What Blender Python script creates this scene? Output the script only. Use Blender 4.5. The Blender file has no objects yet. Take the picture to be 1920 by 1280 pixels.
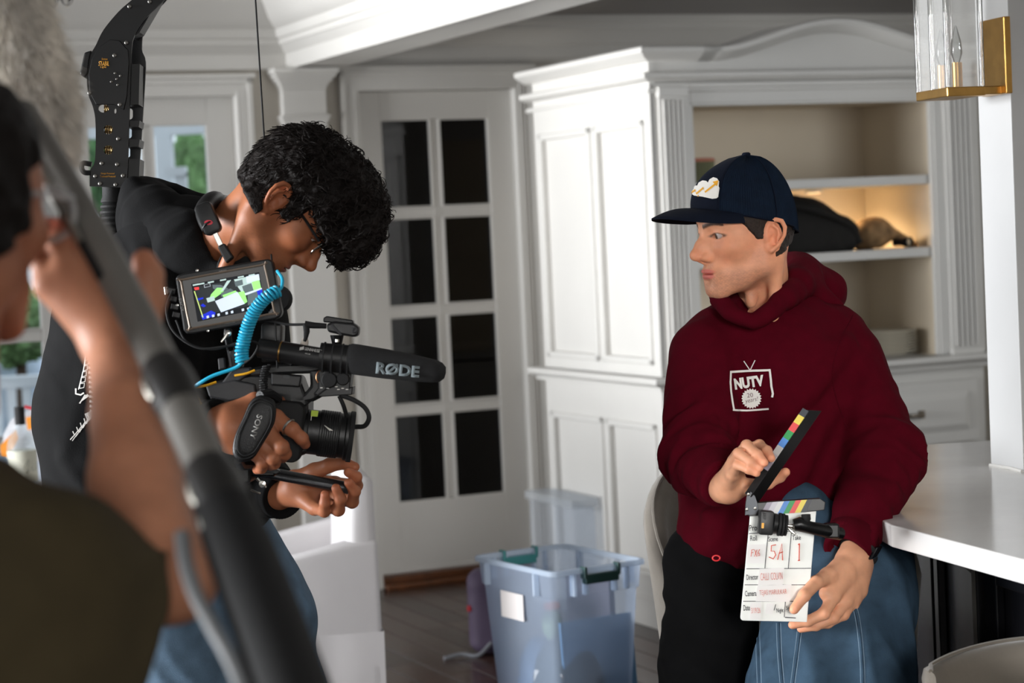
import bpy, bmesh, math, random
import numpy as np
from mathutils import Vector, Matrix, Quaternion, noise as mnoise
from mathutils.bvhtree import BVHTree

scene = bpy.context.scene
COL = scene.collection
random.seed(7); RNG = np.random.default_rng(11)

# ------------------------------------------------------------------ camera
FPX = 4000.0; CAMH = 1.5; HOR = 430.0; ROLL = math.atan(0.047)
PITCH = math.atan((640 - HOR) * math.cos(ROLL) / FPX)
CAM = np.array([0, 0, CAMH])
_F = np.array([0, math.cos(PITCH), -math.sin(PITCH)])
_U0 = np.array([0, math.sin(PITCH), math.cos(PITCH)]); _R0 = np.array([1.0, 0, 0])
CR = _R0 * math.cos(ROLL) - _U0 * math.sin(ROLL)
CU = _U0 * math.cos(ROLL) + _R0 * math.sin(ROLL)
CF = _F
cam = bpy.data.cameras.new('camera'); cam.sensor_width = 36.0; cam.lens = 36.0 * FPX / 1920
cam.clip_start = 0.05; cam.clip_end = 200
camo = bpy.data.objects.new('camera', cam); COL.objects.link(camo)
M = Matrix.Identity(4)
for i in range(3):
    M[i][0], M[i][1], M[i][2], M[i][3] = CR[i], CU[i], -CF[i], CAM[i]
camo.matrix_world = M
scene.camera = camo
cam.dof.use_dof = True; cam.dof.focus_distance = 4.12; cam.dof.aperture_fstop = 4.5

# ------------------------------------------------------------------ world, lights, exposure
scene.view_settings.view_transform = 'Standard'; scene.view_settings.look = 'None'
scene.view_settings.gamma = 1.0; scene.view_settings.use_curve_mapping = False
scene.view_settings.exposure = 0.0
w = bpy.data.worlds.new('sky'); scene.world = w; w.use_nodes = True
bg = w.node_tree.nodes['Background']; bg.inputs[0].default_value = (0.80, 0.90, 1.0, 1); bg.inputs[1].default_value = 1.3

def area_light(name, loc, target, sx, sy, power, color=(1, 1, 1), spread=180):
    l = bpy.data.lights.new(name, 'AREA'); l.shape = 'RECTANGLE'; l.size = sx; l.size_y = sy
    l.energy = power; l.color = color; l.spread = math.radians(spread)
    o = bpy.data.objects.new(name, l); COL.objects.link(o)
    o.location = loc
    o.rotation_euler = (Vector(target) - Vector(loc)).to_track_quat('-Z', 'Y').to_euler()
    return o
# daylight entering by the window wall on the left of the room; the kitchen window and added fills follow
area_light('window_daylight', (-7.4, 3.5, 1.75), (0.3, 4.6, 1.25), 4.4, 2.2, 310, (0.96, 0.98, 1.0), 78)
area_light('bounced_sun_fill', (-4.6, 5.2, 1.2), (0.3, 8.0, 2.25), 0.9, 0.9, 9, (0.98, 0.98, 0.97), 34)  # added lamp, stands in for sun bounced up onto beam and hutch top
area_light('camera_side_fill', (-0.9, -2.7, 1.75), (0.4, 4.5, 1.1), 3.6, 1.8, 26, (1.0, 0.985, 0.96), 120)  # added ambient fill from behind the camera, no window modelled there
area_light('kitchen_window_daylight', (3.45, 6.1, 1.6), (1.2, 8.0, 1.45), 1.8, 1.5, 9, (0.88, 0.94, 1.0), 90)
area_light('man_front_fill', (1.1, -2.6, 2.0), (0.42, 4.1, 1.0), 1.2, 1.2, 4.5, (1.0, 0.985, 0.96), 20)  # added narrow fill from behind the camera to brighten the seated man

# ------------------------------------------------------------------ pixel helpers (place things in depth)
def A(px, py, d):
    return CAM + d * (CF + ((px - 960) / FPX) * CR - ((py - 640) / FPX) * CU)
def H(px, py, z=0.0):
    dr = CF + ((px - 960) / FPX) * CR - ((py - 640) / FPX) * CU
    return CAM + dr * ((z - CAMH) / dr[2])
def hitp(px, py, p0, n):
    dr = CF + ((px - 960) / FPX) * CR - ((py - 640) / FPX) * CU
    n = np.asarray(n, float)
    return CAM + dr * (np.dot(np.asarray(p0) - CAM, n) / np.dot(dr, n))
def proj(p):
    q = np.asarray(p) - CAM; d = q @ CF
    return 960 + FPX * (q @ CR) / d, 640 - FPX * (q @ CU) / d
def nrm(v):
    v = np.asarray(v, float); return v / np.linalg.norm(v)

# ------------------------------------------------------------------ materials
MATS = {}
def mat(name, color, rough=0.5, metal=0.0, spec=0.5, noise=0.0, nscale=8.0, bump=0.0, bscale=60.0, sheen=0.0,
        emit=None, estr=0.0, alpha=1.0, trans=0.0, ior=1.45, attr=None, coat=0.0, sss=0.0, weave=0.0, wscale=500.0):
    m = bpy.data.materials.new(name); m.use_nodes = True
    nt = m.node_tree; b = nt.nodes['Principled BSDF']
    col = (*color, 1)
    b.inputs['Base Color'].default_value = col; b.inputs['Roughness'].default_value = rough
    b.inputs['Metallic'].default_value = metal; b.inputs['Specular IOR Level'].default_value = spec
    b.inputs['IOR'].default_value = ior
    if sheen: b.inputs['Sheen Weight'].default_value = sheen; b.inputs['Sheen Roughness'].default_value = 0.4
    if coat: b.inputs['Coat Weight'].default_value = coat
    if emit: b.inputs['Emission Color'].default_value = (*emit, 1); b.inputs['Emission Strength'].default_value = estr
    if trans: b.inputs['Transmission Weight'].default_value = trans
    if alpha < 1: b.inputs['Alpha'].default_value = alpha
    if sss:
        b.inputs['Subsurface Weight'].default_value = sss
        b.inputs['Subsurface Radius'].default_value = (0.9, 0.35, 0.2); b.inputs['Subsurface Scale'].default_value = 0.006
    tc = nt.nodes.new('ShaderNodeTexCoord')
    src = None
    if attr:
        a = nt.nodes.new('ShaderNodeAttribute'); a.attribute_name = attr; src = a.outputs['Color']
    if noise:
        n = nt.nodes.new('ShaderNodeTexNoise'); n.inputs['Scale'].default_value = nscale; n.inputs['Detail'].default_value = 5
        nt.links.new(tc.outputs['Object'], n.inputs['Vector'])
        mr = nt.nodes.new('ShaderNodeMapRange')
        mr.inputs['From Min'].default_value = 0.3; mr.inputs['From Max'].default_value = 0.7
        mr.inputs['To Min'].default_value = 1 - noise; mr.inputs['To Max'].default_value = 1 + noise
        nt.links.new(n.outputs['Fac'], mr.inputs['Value'])
        mx = nt.nodes.new('ShaderNodeVectorMath'); mx.operation = 'SCALE'
        if src: nt.links.new(src, mx.inputs[0])
        else: mx.inputs[0].default_value = color
        nt.links.new(mr.outputs['Result'], mx.inputs['Scale']); src = mx.outputs['Vector']
    if src: nt.links.new(src, b.inputs['Base Color'])
    hgt = None
    if bump:
        n2 = nt.nodes.new('ShaderNodeTexNoise'); n2.inputs['Scale'].default_value = bscale; n2.inputs['Detail'].default_value = 4
        nt.links.new(tc.outputs['Object'], n2.inputs['Vector'])
        bp = nt.nodes.new('ShaderNodeBump'); bp.inputs['Strength'].default_value = bump; bp.inputs['Distance'].default_value = 0.004
        nt.links.new(n2.outputs['Fac'], bp.inputs['Height']); nt.links.new(bp.outputs['Normal'], b.inputs['Normal']); hgt = bp
    if weave:
        wv = nt.nodes.new('ShaderNodeTexWave'); wv.inputs['Scale'].default_value = wscale; wv.inputs['Distortion'].default_value = 1.0
        nt.links.new(tc.outputs['Object'], wv.inputs['Vector'])
        b2 = nt.nodes.new('ShaderNodeBump'); b2.inputs['Strength'].default_value = weave; b2.inputs['Distance'].default_value = 0.002
        nt.links.new(wv.outputs['Fac'], b2.inputs['Height'])
        if hgt: nt.links.new(hgt.outputs['Normal'], b2.inputs['Normal'])
        nt.links.new(b2.outputs['Normal'], b.inputs['Normal'])
    MATS[name] = m; return m
def S(r, g, b):   # sRGB 0..255 to linear
    f = lambda c: (c / 255 / 12.92) if c / 255 <= 0.04045 else ((c / 255 + 0.055) / 1.055) ** 2.4
    return (f(r), f(g), f(b))
WHITE = mat('white_paint', S(212, 210, 206), 0.42, noise=0.02, nscale=3, bump=0.03, bscale=30)
WALL = mat('wall_paint', S(184, 178, 168), 0.7, noise=0.03, nscale=2, bump=0.05, bscale=90)
CEIL = mat('ceiling_paint', S(160, 157, 155), 0.8, noise=0.02, nscale=2)
TAUPE = mat('cabinet_interior_paint', S(226, 212, 190), 0.6, noise=0.03, nscale=4)
BLACK = mat('black_plastic', S(20, 20, 21), 0.42, noise=0.15, nscale=60, bump=0.05, bscale=400)
BLACKM = mat('black_metal', S(16, 16, 17), 0.33, metal=0.3, noise=0.2, nscale=40)
RUBBER = mat('black_rubber', S(22, 22, 23), 0.75, noise=0.15, nscale=90, bump=0.15, bscale=500)
STEEL = mat('steel', S(200, 198, 192), 0.25, metal=1.0)
BRASS = mat('brushed_brass', S(190, 148, 84), 0.32, metal=1.0, noise=0.12, nscale=25)
GOLD = mat('gold_print', S(214, 150, 30), 0.5)
INK = mat('white_print', S(232, 228, 222), 0.7)
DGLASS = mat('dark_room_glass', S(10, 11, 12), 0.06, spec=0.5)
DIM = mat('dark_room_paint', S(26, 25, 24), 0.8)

# ------------------------------------------------------------------ objects
def tag(o, label=None, cat=None, group=None, kind=None):
    if label: o['label'] = label
    if cat: o['category'] = cat
    if group: o['group'] = group
    if kind: o['kind'] = kind
    return o
def empty(name, loc, label=None, cat=None, group=None, kind=None):
    o = bpy.data.objects.new(name, None); COL.objects.link(o); o.location = loc
    o.empty_display_size = 0.05
    bpy.context.view_layer.update()
    return tag(o, label, cat, group, kind)
def link(name, me, m=None, parent=None):
    o = bpy.data.objects.new(name, me); COL.objects.link(o)
    if m is not None and len(me.materials) == 0: me.materials.append(m)
    if parent is not None:
        o.parent = parent; o.matrix_parent_inverse = Matrix.Translation(-wloc(parent))
    return o
def wloc(o):
    v = Vector((0, 0, 0))
    while o is not None:
        v = v + o.location
        if o.parent is not None: v = v + o.matrix_parent_inverse.translation
        o = o.parent
    return v
def copy_tree(o, off, parent=None, **kw):
    c = o.copy(); COL.objects.link(c)
    if parent is not None: c.parent = parent
    else: c.location = Vector(o.location) + Vector(off)
    for ch in list(o.children):
        copy_tree(ch, off, c)
    for k, v in kw.items(): c[k] = v
    return c

class MB:
    """collects geometry; an optional frame (origin, ex, ey, ez) maps local to world"""
    def __init__(s, frame=None):
        s.v = []; s.f = []; s.fr = frame
    def tr(s, pts):
        pts = np.asarray(pts, float).reshape(-1, 3)
        if s.fr is None: return pts
        o, ex, ey, ez = [np.asarray(q, float) for q in s.fr]
        return o + pts[:, :1] * ex + pts[:, 1:2] * ey + pts[:, 2:3] * ez
    def add(s, pts, faces):
        n = len(s.v); s.v += [tuple(p) for p in s.tr(pts)]
        s.f += [tuple(i + n for i in f) for f in faces]; return s
    def box(s, a, b):
        (x0, y0, z0), (x1, y1, z1) = a, b
        p = [(x0, y0, z0), (x1, y0, z0), (x1, y1, z0), (x0, y1, z0), (x0, y0, z1), (x1, y0, z1), (x1, y1, z1), (x0, y1, z1)]
        return s.add(p, [(0, 3, 2, 1), (4, 5, 6, 7), (0, 1, 5, 4), (1, 2, 6, 5), (2, 3, 7, 6), (3, 0, 4, 7)])
    def obox(s, c, ex, ey, ez, sx, sy, sz):
        c = np.asarray(c, float); ex, ey, ez = nrm(ex), nrm(ey), nrm(ez)
        p = [c + i * sx / 2 * ex + j * sy / 2 * ey + k * sz / 2 * ez for k in (-1, 1) for (i, j) in ((-1, -1), (1, -1), (1, 1), (-1, 1))]
        return s.add(p, [(0, 3, 2, 1), (4, 5, 6, 7), (0, 1, 5, 4), (1, 2, 6, 5), (2, 3, 7, 6), (3, 0, 4, 7)])
    def tube(s, pts, r, n=8, cap=True, close=False):
        pts = [np.asarray(p, float) for p in pts]; m = len(pts)
        rs = r if hasattr(r, '__len__') else [r] * m
        verts = []; up = None
        for i in range(m):
            if close: t = pts[(i + 1) % m] - pts[i - 1]
            else: t = pts[min(i + 1, m - 1)] - pts[max(i - 1, 0)]
            t = t / (np.linalg.norm(t) + 1e-12)
            if up is None:
                up = np.cross(t, [0, 0, 1.0])
                if np.linalg.norm(up) < 1e-3: up = np.cross(t, [1.0, 0, 0])
            up = up - t * (up @ t); up = up / (np.linalg.norm(up) + 1e-12)
            bi = np.cross(t, up)
            for k in range(n):
                a = 2 * math.pi * k / n
                verts.append(pts[i] + rs[i] * (math.cos(a) * up + math.sin(a) * bi))
        faces = []
        for i in range(m if close else m - 1):
            j = (i + 1) % m
            for k in range(n):
                faces.append((i * n + k, i * n + (k + 1) % n, j * n + (k + 1) % n, j * n + k))
        if cap and not close:
            faces.append(tuple(range(n - 1, -1, -1))); faces.append(tuple((m - 1) * n + k for k in range(n)))
        return s.add(verts, faces)
    def cyl(s, a, b, r, n=20, r2=None):
        return s.tube([a, b], [r, r if r2 is None else r2], n)
    def lathe(s, c, axis, prof, n=24, ref=None):
        """prof: list of (radius, height along axis)"""
        axis = nrm(axis); e1 = np.cross(axis, [0, 0, 1.0]) if ref is None else np.asarray(ref, float)
        if np.linalg.norm(e1) < 1e-3: e1 = np.array([1.0, 0, 0])
        e1 = nrm(e1 - axis * (e1 @ axis)); e2 = np.cross(axis, e1); c = np.asarray(c, float)
        v = []; f = []
        for (r, h) in prof:
            for k in range(n):
                a = 2 * math.pi * k / n
                v.append(c + axis * h + r * (math.cos(a) * e1 + math.sin(a) * e2))
        for i in range(len(prof) - 1):
            for k in range(n):
                f.append((i * n + k, i * n + (k + 1) % n, (i + 1) * n + (k + 1) % n, (i + 1) * n + k))
        if prof[0][0] > 1e-6: f.append(tuple(range(n - 1, -1, -1)))
        if prof[-1][0] > 1e-6: f.append(tuple((len(prof) - 1) * n + k for k in range(n)))
        return s.add(v, f)
    def prism(s, poly, ext):
        """poly: 3-D points of a planar polygon, ext: extrusion vector"""
        p = np.asarray(poly, float); e = np.asarray(ext, float); n = len(p)
        f = [tuple(range(n)), tuple(range(2 * n - 1, n - 1, -1))]
        f += [(i, n + i, n + (i + 1) % n, (i + 1) % n) for i in range(n)]
        return s.add(np.vstack([p, p + e]), f)
    def sweep(s, prof, path, up=(0, 0, 1)):
        """mitred sweep of a 2-D profile (out, up) along a horizontal polyline; 'out' is to the right of travel"""
        path = [np.asarray(p, float) for p in path]; up = np.asarray(up, float); m = len(path); v = []; f = []; n = len(prof)
        dirs = [nrm(path[i + 1] - path[i]) for i in range(m - 1)]
        for i in range(m):
            d0 = dirs[max(i - 1, 0)]; d1 = dirs[min(i, m - 2)]
            o0 = np.cross(d0, up); o1 = np.cross(d1, up)
            mt = nrm(o0 + o1); k = 1 / max(0.2, mt @ o0)
            for (a, b) in prof: v.append(path[i] + mt * k * a + up * b)
        for i in range(m - 1):
            for j in range(n):
                f.append((i * n + j, (i + 1) * n + j, (i + 1) * n + (j + 1) % n, i * n + (j + 1) % n))
        f.append(tuple(range(n - 1, -1, -1))); f.append(tuple((m - 1) * n + k for k in range(n)))
        return s.add(v, f)
    def build(s, name, m, parent=None, smooth=False, bevel=0.0, seg=2, fix=True):
        me = bpy.data.meshes.new(name); base = Vector((0, 0, 0))
        me.from_pydata(s.v, [], s.f)
        if bevel or fix:
            bm = bmesh.new(); bm.from_mesh(me)
            if fix: bmesh.ops.recalc_face_normals(bm, faces=bm.faces)
            if bevel:
                ed = [e for e in bm.edges if len(e.link_faces) == 2 and e.calc_face_angle(0) > 0.6]
                bmesh.ops.bevel(bm, geom=ed, offset=bevel, segments=seg, profile=0.5, affect='EDGES', clamp_overlap=True)
            bm.to_mesh(me); bm.free()
        if smooth: shade(me, 0.7 if smooth is True else smooth)
        return link(name, me, m, parent)
def shade(me, ang=0.7):
    me.polygons.foreach_set('use_smooth', np.ones(len(me.polygons), bool))
    if hasattr(me, 'set_sharp_from_angle'): me.set_sharp_from_angle(angle=ang)
    me.update()

def pp(pts, d):    # pixel polygon at depth d -> 3-D points
    return [A(x, y, d) for x, y in pts]
def ppoly(name, pts, d, thick, m, parent, bevel=0.0, smooth=False):
    return MB().prism(pp(pts, d), CF * thick).build(name, m, parent, bevel=bevel, smooth=smooth)
def circ(cx, cy, r, n=20, ry=None, a0=0):
    ry = r if ry is None else ry
    return [(cx + r * math.cos(2 * math.pi * k / n + a0), cy + ry * math.sin(2 * math.pi * k / n + a0)) for k in range(n)]
def rrect(x0, y0, x1, y1, r, n=5, ang=0.0):
    cx, cy = (x0 + x1) / 2, (y0 + y1) / 2; out = []
    for (qx, qy, a) in ((x1 - r, y1 - r, 0), (x0 + r, y1 - r, 90), (x0 + r, y0 + r, 180), (x1 - r, y0 + r, 270)):
        for k in range(n + 1):
            t = math.radians(a + 90 * k / n); out.append((qx + r * math.cos(t), qy + r * math.sin(t)))
    c, s_ = math.cos(ang), math.sin(ang)
    return [(cx + (x - cx) * c - (y - cy) * s_, cy + (x - cx) * s_ + (y - cy) * c) for x, y in out]
def smooth_path(P, n=8, close=False):
    """Catmull-Rom through points"""
    P = [np.asarray(p, float) for p in P]; out = []; m = len(P)
    for i in range(m if close else m - 1):
        p0 = P[i - 1] if (i > 0 or close) else 2 * P[0] - P[1]
        p1 = P[i]; p2 = P[(i + 1) % m]
        p3 = P[(i + 2) % m] if (i + 2 < m or close) else 2 * P[m - 1] - P[m - 2]
        for k in range(n):
            t = k / n
            out.append(0.5 * ((2 * p1) + (-p0 + p2) * t + (2 * p0 - 5 * p1 + 4 * p2 - p3) * t * t + (-p0 + 3 * p1 - 3 * p2 + p3) * t ** 3))
    if not close: out.append(P[-1])
    return out

def text_mesh(body, size=1.0, bold=0.0, shear=0.0, align='CENTER', space=1.0, extrude=0.0, res=3):
    c = bpy.data.curves.new('t', 'FONT'); c.body = body; c.size = size; c.offset = bold; c.shear = shear
    c.align_x = align; c.align_y = 'CENTER'; c.space_character = space; c.extrude = extrude; c.resolution_u = res
    o = bpy.data.objects.new('t', c); COL.objects.link(o)
    dg = bpy.context.evaluated_depsgraph_get(); dg.update()
    me = bpy.data.meshes.new_from_object(o.evaluated_get(dg)); bpy.data.objects.remove(o); bpy.data.curves.remove(c)
    return me
def text_on(body, name, origin, ex, ey, height, m, parent, bold=0.0, width=None, shear=0.0, off=0.0, thick=0.0004):
    """flat lettering: cap height and optional width in metres, centred on origin"""
    me = text_mesh(body, 1.0, bold, shear)
    co = np.zeros(len(me.vertices) * 3); me.vertices.foreach_get('co', co); co = co.reshape(-1, 3)
    mn, mx = co.min(0), co.max(0); co = co - (mn + mx) / 2
    sy = height / (mx[1] - mn[1]); sx = sy if width is None else width / (mx[0] - mn[0])
    ex, ey = nrm(ex), nrm(ey); ez = np.cross(ex, ey)
    P = np.asarray(origin) + co[:, :1] * sx * ex + co[:, 1:2] * sy * ey + ez * off
    me.vertices.foreach_set('co', P.ravel()); me.update()
    bm = bmesh.new(); bm.from_mesh(me)
    r = bmesh.ops.extrude_face_region(bm, geom=bm.faces[:])
    vs = [g for g in r['geom'] if isinstance(g, bmesh.types.BMVert)]
    bmesh.ops.translate(bm, verts=vs, vec=Vector(ez * thick)); bmesh.ops.recalc_face_normals(bm, faces=bm.faces)
    bm.to_mesh(me); bm.free(); me.name = name
    me.materials.clear()
    return link(name, me, m, parent)
# ================================================================== SETTING
TH = math.radians(24)
EV = np.array([math.cos(TH), math.sin(TH), 0]); EU = np.array([-math.sin(TH), math.cos(TH), 0]); EZ = np.array([0, 0, 1.0])
W0 = H(720, 1103)
RF = (W0, EV, EU, EZ)          # room frame: along the back wall, into depth, up
def W(a, b, z): return W0 + a * EV + b * EU + np.array([0, 0, z])
def struct(o, label, cat='structure'):
    o['kind'] = 'structure'; o['label'] = label; return o
ZK = 2.42; ZD = 2.66; ZB = 2.21
# floor
WOOD = mat('dark_floor_wood', S(52, 36, 30), 0.26, noise=0.35, nscale=14, bump=0.12, bscale=50)
WOOD2 = mat('dark_floor_wood_warm', S(62, 41, 32), 0.24, noise=0.35, nscale=11, bump=0.12, bscale=50)
SUB = mat('floor_gap_dark', S(18, 13, 11), 0.6)
fl = MB(RF).box((-9, -13, -0.06), (6, 6, -0.012)).build('floor', SUB)
struct(fl, 'dark brown wooden plank floor')
pl_me = {}
def plank(L, k):
    key = (round(L, 2), k)
    if key not in pl_me:
        mb = MB(); mb.box((0.0015, 0.0015, -0.012), (0.1185, L - 0.0015, 0.0))
        o = mb.build('plank', (WOOD, WOOD2)[k], bevel=0.0015, seg=1); pl_me[key] = o.data; bpy.data.objects.remove(o)
    return pl_me[key]
R24 = Matrix.Rotation(TH, 4, 'Z')
rr = random.Random(3)
for i in range(-10, 22):
    a = i * 0.12 - 0.7; b = -4.6 + rr.choice((0, .35, .7, 1.05))
    while b < -0.02:
        L = rr.choice((0.9, 1.2, 1.5))
        if b + L > -0.02: L = max(0.3, round(-0.02 - b, 2))
        o = bpy.data.objects.new('plank', plank(L, rr.randint(0, 1))); COL.objects.link(o); o.parent = fl
        p = W(a, b, 0); o.matrix_local = Matrix.Translation(Vector(p)) @ R24
        b += L
flo = MB(RF)
flo.box((-9, -13, -0.012), (-1.9, 6, 0)).box((-1.9, -13, -0.012), (1.94, -4.6, 0)).box((1.94, -13, -0.012), (6, 6, 0)).box((-1.9, -0.02, -0.012), (1.94, 0.4, 0))
flo.build('floor_border', WOOD, fl)

# back wall with two door openings (thick slabs around the openings)
BT = 0.14
bw = MB(RF)
bw.box((-9, 0, 0), (-2.02, BT, ZD)).box((-2.02, 0, 2.11), (-0.53, BT, ZD)).box((-0.53, 0, 0), (-0.02, BT, ZD))
bw.box((-0.02, 0, 2.12), (0.725, BT, ZD)).box((0.725, 0, 0), (6, BT, ZD))
struct(bw.build('wall_back', WALL), 'pale wall with two glazed doors behind the cameraman')
# other walls (outside the view; window wall on the left is open to daylight)
lw = MB(); lw.box((-7.75, -3, 0), (-7.6, 6.2, 0.5)).box((-7.75, -3, 2.62), (-7.6, 6.2, 2.76))
for y in (-3, 1.0, 3.35, 5.75): lw.box((-7.75, y, 0.5), (-7.6, y + 0.25, 2.62))
lw.box((-7.75, -2.9, 0.5), (-7.6, 1.1, 2.62))
struct(lw.build('wall_left', WALL), 'window wall')
struct(MB().box((-7.75, -3.2, 0), (5, -3.0, 2.76)).build('wall_rear', WALL), 'rear wall')
struct(MB().box((3.6, -3, 0), (3.75, 12, 2.7)).build('wall_right', WALL), 'right wall')
# ceilings: kitchen ceiling, dining ceiling and the beam between them
BA0, BA1 = -0.30, -0.07        # beam sides (room a)
struct(MB(RF).box((BA1, -12, ZK), (6, 0.3, ZK + 0.1)).build('ceiling', CEIL), 'flat grey kitchen ceiling')
struct(MB(RF).box((-10, -13, ZD), (BA0, 0.3, ZD + 0.1)).build('ceiling_dining', CEIL), 'dining room ceiling')
bm_ = MB(RF).box((BA0, -12, ZB + 0.0), (BA1, 0, ZD + 0.1))
struct(bm_.build('trim_1', WHITE, bevel=0.004), 'white boxed ceiling beam')
# crown moulding on the dining side: along back wall then out along the beam
prof = [(0, 0), (0.018, 0), (0.022, 0.012), (0.022, 0.062), (0.03, 0.068), (0.045, 0.09), (0.06, 0.098), (0.06, 0.118), (0.072, 0.124),
        (0.078, 0.14), (0.078, 0.158), (0.09, 0.165), (0.12, 0.20), (0.145, 0.25), (0.152, 0.262), (0.152, 0.285), (0.175, 0.295), (0.215, 0.34), (0.25, 0.40),
        (0.262, 0.415), (0.262, 0.45), (0, 0.45)]
pth = [W(-9, 0, ZB - 0.005), W(BA0, 0, ZB - 0.005), W(BA0, -11, ZB - 0.005)]
struct(MB().sweep(prof, pth).build('trim_2', WHITE, smooth=0.5), 'white stepped crown moulding over the dining area')
prof2 = [(0, 0), (0.012, 0), (0.016, 0.02), (0.016, 0.05), (0.035, 0.06), (0.06, 0.10), (0.085, 0.12), (0.085, 0.14), (0.10, 0.15), (0.10, 0.178), (0, 0.178)]
pth = [W(BA1, -11, ZK - 0.18), W(BA1, 0, ZK - 0.18), W(6, 0, ZK - 0.18)]
struct(MB().sweep(prof2, pth[1:]).build('trim_3', WHITE, smooth=0.5), 'crown moulding at the kitchen ceiling')
# flat frieze above the interior door
struct(MB(RF).box((BA1, -0.012, 2.185), (6, 0, 2.24)).build('trim_4', WHITE, bevel=0.003), 'flat frieze board over the interior door')
# pilaster under the beam
pm = MB(RF)
pm.box((-0.355, -0.055, 0), (-0.165, 0, 2.12))
pm.box((-0.372, -0.07, 0), (-0.148, 0, 0.16))
pm.box((-0.362, -0.062, 1.985), (-0.158, 0, 2.0)).box((-0.367, -0.067, 2.0), (-0.153, 0, 2.012))
for k, (e, z0, z1) in enumerate(((0.004, 2.12, 2.135), (0.012, 2.135, 2.15), (0.024, 2.15, 2.165), (0.036, 2.165, 2.18), (0.045, 2.18, 2.205))):
    pm.box((-0.355 - e, -0.055 - e, z0), (-0.165 + e, 0, z1))
struct(pm.build('trim_5', WHITE, bevel=0.003), 'white square pilaster carrying the beam')
BASEB = [(0, 0), (0.018, 0), (0.018, 0.10), (0.012, 0.125), (0.006, 0.135), (0, 0.14)]
struct(MB().sweep(BASEB, [W(-0.53, 0, 0), W(-0.11, 0, 0)]).build('baseboard_back', WHITE, smooth=0.5), 'white baseboard')

def casing(name, a0, a1, zt, label, w=0.085):
    mb = MB(RF)
    for (x0, x1) in ((a0 - w, a0), (a1, a1 + w)):
        s = 1 if x0 < a0 - 0.01 else -1
        mb.box((x0, -0.022, 0), (x1, 0, zt + w))
        o = x0 if s > 0 else x1
        mb.box((min(o, o + s * 0.022), -0.034, 0), (max(o, o + s * 0.022), 0, zt + w))
        for q in (0.036, 0.05, 0.064): mb.box((o + s * q - 0.004, -0.026, 0.0), (o + s * q + 0.004, 0, zt + w * 0.3))
    mb.box((a0 - w, -0.0225, zt), (a1 + w, 0, zt + w)).box((a0 - w, -0.034, zt + w - 0.022), (a1 + w, 0, zt + w))
    mb.box((a0 - w - 0.012, -0.045, zt + w), (a1 + w + 0.012, 0, zt + w + 0.018))
    mb.box((a0 - 0.012, 0, 0), (a0, BT, zt)).box((a1, 0, 0), (a1 + 0.012, BT, zt)).box((a0, 0, zt), (a1, BT, zt + 0.012))
    return struct(mb.build(name, WHITE, bevel=0.002, seg=1), label)
casing('trim_6', -0.008, 0.710, 2.11, 'fluted white door casing round the dark glazed door')
casing('trim_7', -1.98, -0.545, 2.10, 'white door casing round the garden doors', 0.07)

GLASS = mat('window_glass', (1, 1, 1), 0.02, trans=1.0, ior=1.02, spec=0.3)
GLASS.use_nodes = True
def clear_glass(name, tint, fac):
    m = bpy.data.materials.new(name); m.use_nodes = True; nt = m.node_tree; nt.nodes.clear()
    o = nt.nodes.new('ShaderNodeOutputMaterial'); t = nt.nodes.new('ShaderNodeBsdfTransparent'); g = nt.nodes.new('ShaderNodeBsdfGlossy')
    t.inputs[0].default_value = (*tint, 1); g.inputs['Roughness'].default_value = 0.03
    mx = nt.nodes.new('ShaderNodeMixShader'); fr = nt.nodes.new('ShaderNodeFresnel'); fr.inputs[0].default_value = fac
    nt.links.new(fr.outputs[0], mx.inputs[0]); nt.links.new(t.outputs[0], mx.inputs[1]); nt.links.new(g.outputs[0], mx.inputs[2]); nt.links.new(mx.outputs[0], o.inputs[0])
    return m
CLEAR = clear_glass('clear_pane_glass', (0.96, 0.98, 0.98), 1.45)
SMOKE = clear_glass('dark_pane_glass', (0.30, 0.31, 0.33), 1.5)

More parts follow.
